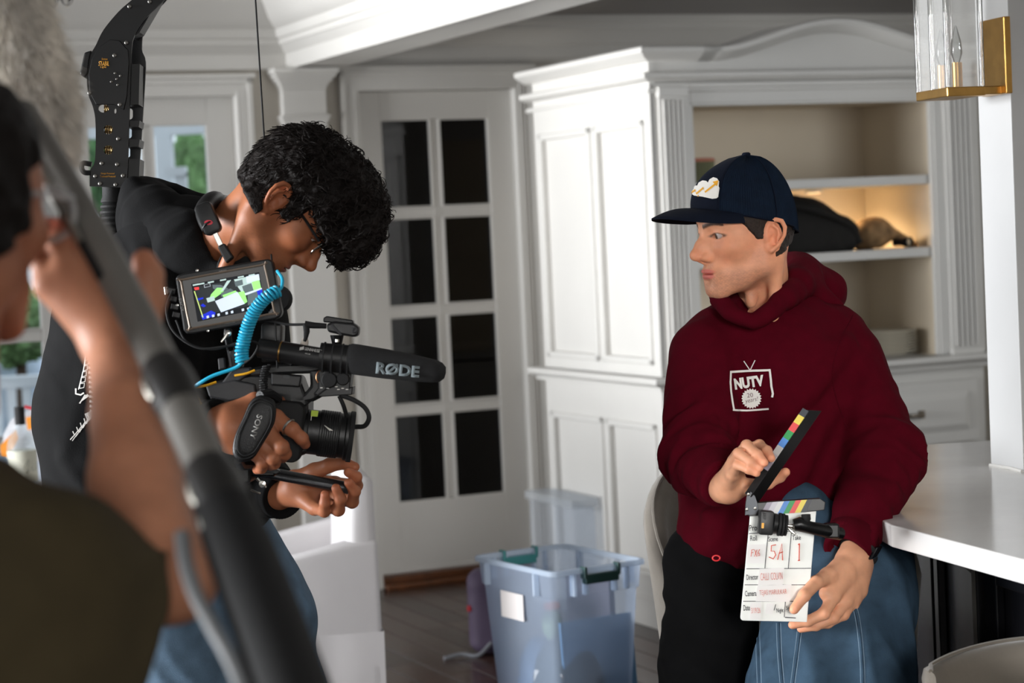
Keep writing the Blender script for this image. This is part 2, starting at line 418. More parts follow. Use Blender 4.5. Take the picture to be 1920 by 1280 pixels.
def french_door(name, a0, glass, label, handle_side=None, b0=0.03):
    """2 x 4 light door leaf, .715 wide"""
    d = empty(name, tuple(W(a0, b0, 0.05)), label); d['kind'] = 'structure'
    t = 0.045; Lw = 0.715
    cols = [(0.105, 0.331), (0.375, 0.603)]; rows = []
    z = 0.352
    for k in range(4): rows.append((z, z + 0.376)); z += 0.376 + 0.0445
    mb = MB(RF)
    mb.box((a0, b0, 0.052), (a0 + 0.105, b0 + t, 2.108)).box((a0 + 0.603, b0, 0.052), (a0 + Lw, b0 + t, 2.108))
    mb.box((a0 + 0.105, b0, 0.052), (a0 + 0.603, b0 + t, 0.352)).box((a0 + 0.105, b0, 1.99), (a0 + 0.603, b0 + t, 2.108))
    mb.build('leaf_frame', WHITE, d, bevel=0.003)
    mb = MB(RF).box((a0 + 0.331, b0 + 0.008, 0.352), (a0 + 0.375, b0 + t - 0.006, 1.99)); mb.build('muntin', WHITE, d, bevel=0.006)
    for k in range(3):
        MB(RF).box((a0 + 0.105, b0 + 0.010, rows[k][1]), (a0 + 0.603, b0 + t - 0.008, rows[k + 1][0])).build('muntin', WHITE, d, bevel=0.006)
    for (z0, z1) in rows:
        for (x0, x1) in cols:
            o = MB(RF).box((a0 + x0 - 0.004, b0 + 0.024, z0 - 0.004), (a0 + x1 + 0.004, b0 + 0.029, z1 + 0.004)).build('pane', glass, d)
            bead = MB(RF)
            for (p, q) in (((x0, z0), (x1, z0)), ((x0, z1), (x1, z1)), ((x0, z0), (x0, z1)), ((x1, z0), (x1, z1))):
                bead.tube([(a0 + p[0], b0 + 0.006, p[1]), (a0 + q[0], b0 + 0.006, q[1])], 0.006, 6)
            bead.build('glazing_bead', WHITE, d, smooth=True)
    MB(RF).box((a0, b0 - 0.006, 0.052), (a0 + Lw, b0 + 0.001, 0.07)).build('bottom_bead', WHITE, d, bevel=0.003)
    return d
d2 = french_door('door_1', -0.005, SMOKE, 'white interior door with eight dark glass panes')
d1 = french_door('door_2', -1.262, CLEAR, 'white glazed garden door with hedge seen through its panes')
french_door('door_3', -1.98, CLEAR, 'left leaf of the white glazed garden doors')
for z in (0.35, 1.05, 1.72):
    MB(RF).cyl((-0.543, -0.008, z - 0.06), (-0.543, -0.008, z + 0.06), 0.007, 10).build('hinge', BLACKM, d1, smooth=True)
# threshold
BROWN = mat('threshold_wood', S(96, 58, 34), 0.35, noise=0.3, nscale=20)
th = MB(RF).box((-0.008, -0.07, 0.0), (0.71, 0.09, 0.02)).box((-0.008, -0.02, 0.02), (0.71, 0.09, 0.05))
struct(th.build('trim_8', BROWN, bevel=0.004), 'brown wooden door threshold')
# dark room behind the interior door: walls, a dim cabinet and a curtain of light
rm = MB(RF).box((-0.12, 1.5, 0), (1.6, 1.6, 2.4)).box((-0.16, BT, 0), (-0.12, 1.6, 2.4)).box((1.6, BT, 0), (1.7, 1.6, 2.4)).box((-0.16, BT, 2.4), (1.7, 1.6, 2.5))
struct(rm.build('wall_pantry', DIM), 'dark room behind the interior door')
cb = MB(RF)
cb.box((0.25, 1.0, 0.0), (1.3, 1.49, 0.9)).box((0.22, 0.96, 0.9), (1.33, 1.49, 0.94)).box((0.25, 1.2, 1.4), (1.3, 1.49, 2.2))
for x in (0.3, 0.65, 1.0):
    for (z0, z1) in ((0.1, 0.45), (0.5, 0.85)): cb.box((x, 0.985, z0), (x + 0.29, 1.0, z1))
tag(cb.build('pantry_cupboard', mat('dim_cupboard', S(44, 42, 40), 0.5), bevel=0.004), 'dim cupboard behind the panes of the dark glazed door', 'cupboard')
cu = MB()
pts = [W(0.30 + 0.012 * i, 0.7 + 0.02 * math.sin(i * 1.9), 0) for i in range(10)]
for i in range(9):
    cu.add([pts[i] + [0, 0, 1.0], pts[i + 1] + [0, 0, 1.0], pts[i + 1] + [0, 0, 1.9], pts[i] + [0, 0, 1.9]], [(0, 1, 2, 3)])
tag(cu.build('hanging_cloth', mat('pale_blue_cloth', S(120, 140, 150), 0.8), smooth=True), 'pale blue cloth hanging behind the dark glazed door', 'cloth')

# wall stub with the sconce, standing on the counter
Z1 = 0.92
c1 = H(1858, 873, Z1); c2 = H(1919, 885, Z1)
ed = nrm(c2 - c1); nn = np.array([-ed[1], ed[0], 0]); nn = nn if nn[0] > 0 else -nn     # points to the right, into the stub
SF = (c1, ed, nn, EZ)
STUBW = mat('grey_white_paint', S(188, 188, 188), 0.5, noise=0.03, nscale=4)
Ls = np.linalg.norm(c2 - c1)
st = MB(SF).box((0, 0, 0), (Ls, 2.0, 2.4))
struct(st.build('wall_stub', STUBW, bevel=0.002), 'white painted wall end standing on the counter')
struct(MB(SF).tube([(0, -0.002, 0.002), (Ls * .3, -0.003, 0.003), (Ls * .6, -0.002, 0.004), (Ls, -0.003, 0.002)], 0.004, 6).build('trim_9', WHITE, smooth=True), 'uneven bead of white caulk')
# ================================================================== CABINET (hutch)
C0 = H(1262, 1190); CFR = (C0, EV, EU, EZ)
def CP(a, b, z): return C0 + a * EV + b * EU + np.array([0, 0, z])
cabW, cabD = 1.43, 1.0
cab = empty('hutch_cabinet', tuple(C0), 'tall white kitchen hutch with arched cornice and open shelves', 'cabinet')
mb = MB(CFR)
# lower carcass, plinth
mb.box((0.02, 0.02, 0.1), (cabW, cabD, 0.888)).box((0.0, 0.0, 0.0), (cabW + 0.01, cabD, 0.1))
mb.box((-0.006, -0.006, 0.1), (cabW + 0.01, cabD, 0.115))
# upper carcass: sides, back, top
mb.box((0.02, 0.02, 0.93), (0.16, cabD, 2.10)).box((1.235, 0.02, 0.93), (cabW, cabD, 2.10)).box((0.16, 0.02, 1.93), (1.235, cabD, 2.10))
mb.build('carcass', WHITE, cab, bevel=0.002, seg=1)
MB(CFR).box((0.16, 0.50, 0.93), (1.235, cabD, 1.93)).box((0.16, 0.03, 0.93), (0.166, 0.5, 1.93)).box((1.229, 0.03, 0.93), (1.235, 0.5, 1.93)).box((0.16, 0.03, 1.924), (1.235, 0.5, 1.93)).build('back_panel', TAUPE, cab)
# face frame with inner bead
mb = MB(CFR)
mb.box((0.0, 0.0, 0.94), (0.165, 0.022, 2.0)).box((1.222, 0.0, 0.94), (cabW, 0.022, 2.0)).box((0.165, 0.0, 1.925), (1.222, 0.022, 2.0))
mb.box((0.165, 0.006, 0.94), (0.178, 0.03, 1.925)).box((1.21, 0.006, 0.94), (1.222, 0.03, 1.925)).box((0.165, 0.006, 1.915), (1.222, 0.03, 1.93))
mb.build('face_frame', WHITE, cab, bevel=0.002, seg=1)
# fluted pilasters
for (x0, x1) in ((0.028, 0.142), (1.262, 1.40)):
    mb = MB(CFR).box((x0, -0.012, 0.94), (x1, 0.0, 1.985))
    nfl = 5; wd = (x1 - x0 - 0.02) / nfl
    for k in range(nfl):
        xc = x0 + 0.01 + (k + 0.5) * wd
        mb.box((xc - wd * 0.28, -0.02, 0.97), (xc + wd * 0.28, -0.012, 1.94))
    mb.box((x0 - 0.004, -0.024, 1.95), (x1 + 0.004, 0, 1.985)).box((x0 - 0.004, -0.024, 0.937), (x1 + 0.004, 0, 0.965))
    mb.build('fluted_pilaster', WHITE, cab, bevel=0.0025, seg=1)
# side panels (stile and rail frame with raised mouldings round recessed fields)
mb = MB(CFR)
def side_frame(z0, z1, zt, zb, name):
    mb = MB(CFR)
    for (b0, b1) in ((0.0, 0.063), (0.44, 0.50), (0.935, 1.0)): mb.box((-0.002, b0, z0), (0.02, b1, z1))
    for (b0, b1) in ((0.063, 0.44), (0.50, 0.935)):
        mb.box((-0.002, b0, z0), (0.02, b1, zb)).box((-0.002, b0, zt), (0.02, b1, z1)).box((0.013, b0, zb), (0.02, b1, zt))
    mb.build(name, WHITE, cab, bevel=0.001, seg=1)
    for (b0, b1) in ((0.063, 0.44), (0.50, 0.935)):
        m2 = MB(CFR); r = 0.013
        for (p, q) in (((b0, zb), (b1, zb)), ((b0, zt), (b1, zt)), ((b0, zb), (b0, zt)), ((b1, zb), (b1, zt))):
            m2.box((-0.013, min(p[0], q[0]) - r, min(p[1], q[1]) - r), (0.014, max(p[0], q[0]) + r, max(p[1], q[1]) + r))
        m2.build('panel_moulding', WHITE, cab, bevel=0.006)
side_frame(0.94, 2.09, 1.86, 0.995, 'side_frame')
side_frame(0.115, 0.888, 0.752, 0.20, 'side_frame')
# ledge
prl = [(-0.03, 0.0), (0.012, 0.0), (0.014, 0.012), (0.03, 0.022), (0.046, 0.026), (0.052, 0.034), (0.05, 0.048), (0.042, 0.052), (-0.03, 0.052)]
MB().sweep(prl, [CP(0, 1.06, 0.888), CP(0, 0, 0.888), CP(cabW + .01, 0, 0.888)][::-1][::-1]).build('ledge_moulding', WHITE, cab, smooth=0.5)
MB(CFR).box((-0.02, -0.02, 0.90), (cabW, cabD, 0.94)).build('ledge', WHITE, cab)
# cornice bands on the side and straight ends of the front
def band(z0, prf, name, a1=cabW, bL=1.05):
    MB().sweep([(x, z) for x, z in prf], [CP(0, bL, z0), CP(0, 0, z0), CP(a1, 0, z0)]).build(name, WHITE, cab, smooth=0.5)
band(1.965, [(-0.01, 0), (0.004, 0), (0.010, 0.006), (0.010, 0.014), (0.004, 0.018), (-0.01, 0.018)], 'cornice_bead')
band(2.005, [(-0.01, 0), (0.006, 0), (0.026, 0.008), (0.038, 0.014), (0.038, 0.028), (0.03, 0.034), (-0.01, 0.034)], 'cornice_moulding')
band(2.078, [(-0.05, 0), (0.008, 0), (0.02, 0.006), (0.045, 0.022), (0.055, 0.03), (0.055, 0.046), (0.046, 0.052), (-0.05, 0.052)], 'cornice_top', a1=0.276)
# arched pediment
def arch(a):
    t = (a - 0.276) / (1.283 - 0.276)
    if t <= 0 or t >= 1: return 0.0
    q = math.sin(math.pi * t); return 0.098 * (q ** 1.5 * 0.55 + 0.45 * math.sin(math.pi * t) ** 2)
N = 40
aa = [0.25 + (1.31 - 0.25) * k / N for k in range(N + 1)]
poly = [(0.0, 2.03)] + [(cabW, 2.03), (cabW, 2.08)] + [(a, 2.085 + arch(a)) for a in reversed(aa)] + [(0.0, 2.08)]
MB(CFR).prism([(x, 0.004, z) for x, z in poly], (0, 0.10, 0)).build('pediment', WHITE, cab)
mb = MB()
pr3 = [(0.01, 0), (-0.008, 0), (-0.02, 0.006), (-0.045, 0.022), (-0.055, 0.03), (-0.055, 0.046), (-0.046, 0.052), (0.25, 0.052)]
full = [0.20] + aa + [cabW + 0.02]
v = []; f = []; n = len(pr3)
for a in full:
    for (b, z) in pr3: v.append(CP(a, b, 2.078 + arch(a) + z))
for i in range(len(full) - 1):
    for j in range(n): f.append((i * n + j, (i + 1) * n + j, (i + 1) * n + (j + 1) % n, i * n + (j + 1) % n))
mb.add(v, f); mb.build('arched_cornice', WHITE, cab, smooth=0.6)
MB(CFR).box((0.0, 0.05, 2.09), (cabW, cabD, 2.11)).build('top_board', WHITE, cab)
# shelves
for z in (1.60, 1.322):
    MB(CFR).box((0.166, 0.035, z), (1.229, 0.50, z + 0.036)).build('shelf', WHITE, cab, bevel=0.003)
# drawers
PEWTER = mat('pewter_metal', S(120, 112, 102), 0.35, metal=1.0)
for (x0, x1) in ((0.06, 0.70), (0.74, 1.38)):
    for (z0, z1) in ((0.60, 0.84), (0.16, 0.57)):
        mb = MB(CFR).box((x0, -0.006, z0), (x1, 0.02, z1))
        dr = mb.build('drawer_front', WHITE, cab, bevel=0.003)
        q = 0.045
        o_ = [(x0 + q, z0 + q), (x1 - q, z0 + q), (x1 - q, z1 - q), (x0 + q, z1 - q)]; r = 0.025
        i_ = [(x0 + q + r, z0 + q + r), (x1 - q - r, z0 + q + r), (x1 - q - r, z1 - q - r), (x0 + q + r, z1 - q - r)]
        MB(CFR).add([(x, -0.007, z) for x, z in o_] + [(x, -0.018, z) for x, z in i_], [(4, 5, 6, 7)] + [(k, (k + 1) % 4, 4 + (k + 1) % 4, 4 + k) for k in range(4)]).build('raised_field', WHITE, dr)
        xm = (x0 + x1) / 2; zm = (z0 + z1) / 2 if z1 > 0.6 else z1 - 0.08
        m2 = MB(CFR).box((xm - 0.055, -0.026, zm - 0.014), (xm - 0.03, -0.016, zm + 0.016)).box((xm + 0.03, -0.026, zm - 0.014), (xm + 0.055, -0.016, zm + 0.016))
        m2.tube(smooth_path([(xm - 0.045, -0.028, zm + 0.003), (xm - 0.03, -0.046, zm), (xm, -0.05, zm), (xm + 0.03, -0.046, zm), (xm + 0.045, -0.028, zm + 0.003)], 4), 0.0085, 8)
        m2.build('drawer_pull', PEWTER, dr, smooth=True)
# wall behind the hutch
struct(MB(CFR).box((0.55, cabD + 0.01, 0), (3.5, 1.66, 2.0)).build('wall_behind_hutch', WALL), 'wall behind the hutch')
# puck lamp under the upper shelf
pk = empty('puck_light', tuple(CP(0.9, 0.36, 1.60)), 'small round warm lamp under the upper hutch shelf', 'lamp')
MB().lathe(CP(0.9, 0.36, 1.60), (0, 0, -1), [(0.035, 0), (0.035, 0.01), (0.028, 0.012)], 16).build('housing', WHITE, pk, smooth=True)
MB().lathe(CP(0.9, 0.36, 1.588), (0, 0, -1), [(0.026, 0), (0.024, 0.003)], 16).build('lens', mat('lamp_lens', (1, .8, .55), emit=(1, .72, .4), estr=1.5), pk)
pl_ = bpy.data.lights.new('puck_glow', 'SPOT'); pl_.energy = 15; pl_.color = (1, .70, .38); pl_.shadow_soft_size = 0.03; pl_.spot_size = math.radians(165); pl_.spot_blend = 0.6
po = bpy.data.objects.new('puck_glow', pl_); COL.objects.link(po); po.location = CP(0.9, 0.36, 1.578)

# crockery
ORD = ['first', 'second', 'third', 'fourth', 'fifth', 'sixth', 'seventh', 'eighth', 'ninth']
CHINA = mat('ivory_china', S(226, 220, 206), 0.3, noise=0.03, nscale=20)
def plate_prof(r): return [(0, 0), (r * 0.62, 0), (r * 0.66, 0.004), (r * 0.97, 0.013), (r, 0.0155), (r * 0.97, 0.017), (r * 0.65, 0.008), (0, 0.006)]
base = np.array(CP(1.095, 0.20, 0.9405))
po_ = None
for k in range(9):
    c = base + [RNG.normal(0, .0015), RNG.normal(0, .0015), 0.0105 * k]
    if po_ is None:
        po_ = MB().lathe((0, 0, 0), (0, 0, 1), plate_prof(0.128), 40).build('dinner_plate', CHINA, smooth=0.9); o = po_
    else:
        o = po_.copy(); COL.objects.link(o)
    o.location = c
    tag(o, ORD[8 - k] + ' ivory dinner plate from the top of the hutch stack', 'plate', 'plates stacked on the hutch ledge')
base2 = np.array(CP(0.90, 0.37, 0.9405)); p2 = None
for k in range(6):
    if p2 is None: p2 = MB().lathe((0, 0, 0), (0, 0, 1), plate_prof(0.10), 36).build('side_plate', CHINA, smooth=0.9); o = p2
    else: o = p2.copy(); COL.objects.link(o)
    o.location = base2 + [0, 0, 0.0105 * k]
    tag(o, ORD[5 - k] + ' small ivory plate counting down below the bowls', 'plate', 'small plates under the bowls')
b0 = None
for k in range(6):
    if b0 is None:
        b0 = MB().lathe((0, 0, 0), (0, 0, 1), [(0, 0), (.035, 0), (.038, .006), (.06, .018), (.078, .045), (.082, .058), (.079, .058), (.074, .045), (.056, .021), (0, .01)], 36).build('soup_bowl', CHINA, smooth=0.9); o = b0
    else: o = b0.copy(); COL.objects.link(o)
    o.location = base2 + [0, 0, 0.07 + 0.0140 * k]
    tag(o, ORD[5 - k] + ' ivory bowl from the top of the bowl stack', 'bowl', 'bowls stacked in the hutch')
# striped basket on the top shelf
bk = empty('striped_basket', tuple(CP(0.27, 0.22, 1.636)), 'round green striped basket with a pink rim on the top hutch shelf', 'basket')
GRN = mat('basket_green', S(92, 92, 66), 0.7); PNK = mat('basket_pink', S(190, 120, 100), 0.6)
mb = MB(); n = 44
mb.lathe(CP(0.27, 0.22, 1.637), (0, 0, 1), [(0.0, 0), (0.088, 0), (0.092, 0.085), (0.086, 0.085), (0.08, 0.006), (0, 0.006)], 32); mb.build('basket_wall', GRN, bk, smooth=True)
mb = MB()
for k in range(n):
    a = 2 * math.pi * k / n; c = CP(0.27, 0.22, 1.64)
    mb.cyl(c + [0.0895 * math.cos(a), 0.0895 * math.sin(a), 0], c + [0.093 * math.cos(a), 0.093 * math.sin(a), 0.08], 0.004, 6)
mb.build('rib', mat('basket_rib', S(120, 122, 92), 0.7), bk, smooth=True)
MB().tube([CP(0.27, 0.22, 1.724) + [0.091 * math.cos(t), 0.091 * math.sin(t), 0] for t in np.linspace(0, 2 * math.pi, 32, endpoint=False)], 0.0075, 8, close=True).build('rim', PNK, bk, smooth=True)

# ================================================================== COUNTER / ISLAND
QUARTZ = mat('white_quartz', S(214, 212, 210), 0.16, noise=0.04, nscale=6)
isl = empty('kitchen_island', tuple(H(1900, 1040, 0.0)), 'kitchen island with white stone top and black panelled base', 'island')
pA = H(1640, 968, Z1); pB = H(1925, 1050, Z1); pC = H(1640, 839, Z1); pD = H(1880, 824, Z1)
dAB = nrm(pB - pA); dCD = nrm(pD - pC)
pB2 = pA + dAB * 2.2; pD2 = pC + dCD * 1.6
poly = [pA, pA + dAB * .12 + dCD * -.02, pB, pB2, pB2 + dCD * 2.2, pC + dCD * 2.4, pC]
MB().prism([p - [0, 0, 0.0] for p in poly], (0, 0, -0.042)).build('stone_top', QUARTZ, isl, bevel=0.003)
NAVY = mat('black_cabinet_paint', S(17, 17, 20), 0.25, noise=0.1, nscale=6)
nin = np.array([-dAB[1], dAB[0], 0]); nin = nin if nin[0] > 0 else -nin
IF = (np.array([pA[0], pA[1], 0]) + nin * 0.50, dAB, nin, EZ)
zero = lambda p: np.array([p[0], p[1], 0.0])
q1, q2 = zero(pA + nin * 0.20 + dAB * 0.06), zero(pB2 + nin * 0.20)
q5 = zero(pC + dCD * 0.04 - np.array([0, 0.12, 0])); q4 = q5 + dCD * 1.6; q3 = q2 + dCD * 1.2
MB().prism([q1, q2, q3, q4, q5], (0, 0, 0.878)).build('base', NAVY, isl, bevel=0.003)
for (u0, u1, n_) in ((q5, q1, 2), (q1, q2, 4)):
    e_ = nrm(u1 - u0); L_ = np.linalg.norm(u1 - u0); o_ = np.array([-e_[1], e_[0], 0]); o_ = o_ if o_[0] < 0 else -o_; w_ = L_ / n_
    for k in range(n_):
        m2 = MB((u0 + e_ * (k * w_), e_, o_, EZ)); g = 0.02
        m2.box((g, 0, 0.1), (g + 0.05, 0.018, 0.86)).box((w_ - g - 0.05, 0, 0.1), (w_ - g, 0.018, 0.86)).box((g + .05, 0, 0.1), (w_ - g - .05, 0.018, 0.17)).box((g + .05, 0, 0.79), (w_ - g - .05, 0.018, 0.86))
        m2.build('panel_frame', NAVY, isl, bevel=0.003)

# ================================================================== BAR STOOLS
VELV = mat('grey_velvet', S(122, 115, 106), 0.85, noise=0.10, nscale=14, bump=0.12, bscale=90, sheen=0.6)
VELVD = mat('brown_grey_velvet', S(92, 85, 76), 0.85, noise=0.10, nscale=14, bump=0.12, bscale=90, sheen=0.5)
LEGM = mat('dark_stool_leg', S(28, 24, 22), 0.4)
def stool(c, face, hb, hf, seat_h, R, m, label, arc=128):
    c = np.asarray(c, float); c[2] = 0
    s = empty('bar_stool', tuple(c), label, 'stool', 'bar stools at the island')
    f = nrm([face[0], face[1], 0]); r = np.array([-f[1], f[0], 0])
    N_ = 34; th = 0.05; prof_n = 5
    v = []; fc = []
    for i in range(N_ + 1):
        ph = math.radians(-arc + 2 * arc * i / N_)          # 0 = back centre
        q = abs(math.degrees(ph)) / arc
        top = hb + (hf - hb) * (q ** 2.2 if q < 1 else 1)
        end = 1.0 if q < 0.93 else max(0.35, math.sqrt(max(0, 1 - ((q - 0.93) / 0.07) ** 2)))
        dr = -f * math.cos(ph) + r * math.sin(ph)
        bot = seat_h - 0.10
        taper = 0.0 if False else 0.04
        ring = []
        t2 = th * end
        for (off, z) in ((0, bot), (0, (bot + top) / 2), (0, top - t2 / 2), (t2 * 0.15, top - t2 * .15), (t2 * 0.5, top), (t2 * .85, top - t2 * .15), (t2, top - t2 / 2), (t2, (bot + top) / 2), (t2, bot)):
            rad = R - (th - off if off else th) + (top - z) * -0.08
            rad = R - th + off - (top - z) * 0.10
            ring.append(c + dr * rad + np.array([0, 0, z]))
        v += ring
    n = 9
    for i in range(N_):
        for j in range(n): fc.append((i * n + j, i * n + (j + 1) % n, (i + 1) * n + (j + 1) % n, (i + 1) * n + j))
    fc.append(tuple(range(n))); fc.append(tuple(N_ * n + j for j in range(n - 1, -1, -1)))
    sh = MB().add(v, fc).build('backrest', m, s, smooth=1.0)
    wl = [v[i * n + 4] + np.array([0, 0, 0.001]) for i in range(N_ + 1)]
    MB().tube(wl, 0.004, 6).build('piping', m, sh, smooth=True)
    Rs = R - 0.045
    MB().lathe(c + [0, 0, seat_h - 0.11], (0, 0, 1), [(0, 0), (Rs * .95, 0), (Rs, 0.02), (Rs, 0.085), (Rs * .96, 0.105), (Rs * .85, 0.117), (0, 0.12)], 36).build('seat', m, s, smooth=True)
    for k in range(4):
        a = math.pi / 4 + k * math.pi / 2; d = np.array([math.cos(a), math.sin(a), 0])
        MB().tube([c + d * R * .62 + [0, 0, seat_h - 0.1], c + d * R * .86], [0.017, 0.011], 10).build('leg', LEGM, s, smooth=True)
    MB().tube([c + R * .76 * np.array([math.cos(t), math.sin(t), 0]) + [0, 0, 0.24] for t in np.linspace(0, 2 * math.pi, 28, endpoint=False)], 0.009, 8, close=True).build('foot_ring', LEGM, s, smooth=True)
    return s
stool(A(1462, 900, 4.52), (0.25, -1.0), 0.99, 0.72, 0.66, 0.295, VELV, 'grey velvet barrel stool behind the seated man', arc=112)
stool(A(1900, 1000, 3.52), (-0.9, -0.4), 0.755, 0.71, 0.65, 0.215, VELVD, 'dark velvet stool nearest the camera under the counter', arc=110)

# ================================================================== WHITE SLIPCOVERED CHAIR
SLIP = mat('white_slipcover', S(196, 193, 194), 0.85, noise=0.03, nscale=6, bump=0.12, bscale=25)
cc = H(690, 1325, 0.0); cc = A(656, 900, 6.2); cc[2] = 0
ch = empty('dining_armchair', tuple(cc), 'white slipcovered dining chair behind the cameraman', 'chair')
cx, cy = np.array([0.985, 0.17, 0]), np.array([-0.17, 0.985, 0])
KF = (cc, cx, cy, EZ)       # chair faces -cx
MB(KF).add([(-0.055, -0.28, 0.45), (0.04, -0.28, 0.45), (0.04, 0.28, 0.45), (-0.055, 0.28, 0.45), (-0.03, -0.275, 0.835), (0.04, -0.275, 0.835), (0.04, 0.275, 0.835), (-0.03, 0.275, 0.835)],
           [(0, 3, 2, 1), (4, 5, 6, 7), (0, 1, 5, 4), (1, 2, 6, 5), (2, 3, 7, 6), (3, 0, 4, 7)]).build('backrest', SLIP, ch, bevel=0.025, seg=4, smooth=True)
MB(KF).box((-0.52, -0.22, 0.30), (-0.02, 0.22, 0.52)).build('seat_cushion', SLIP, ch, bevel=0.03, seg=4, smooth=True)
MB(KF).prism([(0.045, -0.282, 0.02), (-0.54, -0.282, 0.02), (-0.54, -0.282, 0.46), (-0.50, -0.282, 0.51), (-0.32, -0.282, 0.575), (-0.22, -0.282, 0.62), (-0.05, -0.282, 0.655), (0.042, -0.282, 0.655)], (0, 0.055, 0)).build('arm', SLIP, ch, bevel=0.014, seg=3, smooth=True)
MB(KF).prism([(0.045, 0.225, 0.02), (-0.54, 0.225, 0.02), (-0.54, 0.225, 0.46), (-0.50, 0.225, 0.51), (-0.32, 0.225, 0.575), (-0.22, 0.225, 0.62), (-0.05, 0.225, 0.655), (0.042, 0.225, 0.655)], (0, 0.055, 0)).build('arm', SLIP, ch, bevel=0.014, seg=3, smooth=True)
# pleated skirt
v = []; f = []
per = [(-0.54, -0.283), (0.048, -0.283), (0.048, 0.283), (-0.54, 0.283)]; P = []
for k in range(4):
    p, q = np.array(per[k]), np.array(per[(k + 1) % 4]); n = 14
    for i in range(n): P.append(p + (q - p) * i / n)
for i, p in enumerate(P):
    o_ = nrm(np.array([p[0] + 0.25, p[1]])) * (0.003 * math.sin(i * 1.7))
    v += [(p[0], p[1], 0.40), (p[0] + o_[0] * 2, p[1] + o_[1] * 2, 0.01)]
n = len(P)
for i in range(n): f.append((2 * i, 2 * i + 1, 2 * ((i + 1) % n) + 1, 2 * ((i + 1) % n)))
MB(KF).add(v, f).build('skirt', SLIP, ch, smooth=True)

# ================================================================== SCONCE on the wall stub
sp0 = hitp(1876, 178, c1, nn); sz = sp0[2]; sa = (sp0 - c1) @ ed
out = -nn
sc = empty('wall_sconce', tuple(sp0), 'brass wall sconce with square clear glass shades on the white wall end', 'lamp')
SFR = (sp0, ed, out, EZ)          # along the wall (towards camera), out of the wall, up
MB(SFR).box((-0.055, 0, 0.0), (0.055, 0.016, 0.165)).build('back_plate', BRASS, sc, bevel=0.002)
MB(SFR).box((-0.035, 0.012, 0.0), (0.035, 0.10, 0.018)).build('arm', BRASS, sc, bevel=0.002)
MB(SFR).box((-0.075, 0.075, -0.004), (0.075, 0.165, 0.016)).build('tray', BRASS, sc, bevel=0.002)
for x in (-0.035, 0.035):
    MB(SFR).cyl((x, 0.12, 0.016), (x, 0.12, 0.07), 0.011, 14).build('candle_sleeve', BRASS, sc, smooth=True)
    MB(SFR).lathe((x, 0.12, 0.07), (0, 0, 1), [(0.006, 0), (0.013, 0.02), (0.011, 0.045), (0.003, 0.075), (0, 0.08)], 14).build('bulb', CLEAR, sc, smooth=True)
mb = MB(SFR); t = 0.005; hh = 0.62
GPANEL = bpy.data.materials.new('thick_glass'); GPANEL.use_nodes = True
nt_ = GPANEL.node_tree; b_ = nt_.nodes['Principled BSDF']; b_.inputs['Base Color'].default_value = (.80, .80, .78, 1); b_.inputs['Roughness'].default_value = .08
tr_ = nt_.nodes.new('ShaderNodeBsdfTransparent'); mx_ = nt_.nodes.new('ShaderNodeMixShader'); mx_.inputs[0].default_value = .22  # white share puts the pale reflection in the clear glass into its colour
nt_.links.new(tr_.outputs[0], mx_.inputs[1]); nt_.links.new(b_.outputs[0], mx_.inputs[2]); nt_.links.new(mx_.outputs[0], nt_.nodes['Material Output'].inputs[0])
x0, x1, y0, y1 = -0.07, 0.07, 0.08, 0.16
for (a, b) in (((x0, y0, .016), (x1, y0 + t, hh)), ((x0, y1 - t, .016), (x1, y1, hh)), ((x0, y0, .016), (x0 + t, y1, hh)), ((x1 - t, y0, .016), (x1, y1, hh))):
    MB(SFR).box(a, b).build('glass_panel', GPANEL, sc)
RODM = clear_glass('rod_glass', (.97, .97, .96), 1.6); MATS['crystal_rod'] = RODM
for (x, y) in ((x0, y0), (x1, y0), (x0, y1), (x1, y1), (0, y1)):
    MB(SFR).cyl((x, y, .016), (x, y, hh), 0.006, 10).build('glass_rod', RODM, sc, smooth=True)

# ================================================================== CHANDELIER fragment, top left
chd = empty('chandelier', tuple(A(60, -30, 6.8)), 'brass chandelier with glass drops at the top left edge', 'lamp')
MB().tube([A(-40, 22, 6.8), A(20, 14, 6.8), A(75, 2, 6.8), A(100, -20, 6.8), A(104, -60, 6.8)], 0.011, 10).build('arm', BRASS, chd, smooth=True)
MB().tube([A(100, -60, 6.8), A(100, -700, 6.8)], 0.012, 10).build('stem', BRASS, chd, smooth=True)
DROP = MATS['crystal_rod']
for (x, y, r) in ((45, 12, .016), (98, 0, .022), (125, -4, .024), (38, 26, .010), (70, -6, .014)):
    MB().lathe(A(x, y, 6.78), (0, 0, -1), [(0, -r), (r * .7, -r * .5), (r, 0), (r * .6, r * .8), (0, r * 1.2)], 8).build('glass_drop', DROP, chd)
for x in (98, 125):
    MB().lathe(A(x, -22, 6.8), (0, 0, 1), [(0, -.01), (.012, 0), (.014, .03), (0, .06)], 10).build('bulb', mat('bulb_glow', (1, .9, .75), emit=(1, .85, .6), estr=5) if 'bulb_glow' not in MATS else MATS['bulb_glow'], chd, smooth=True)
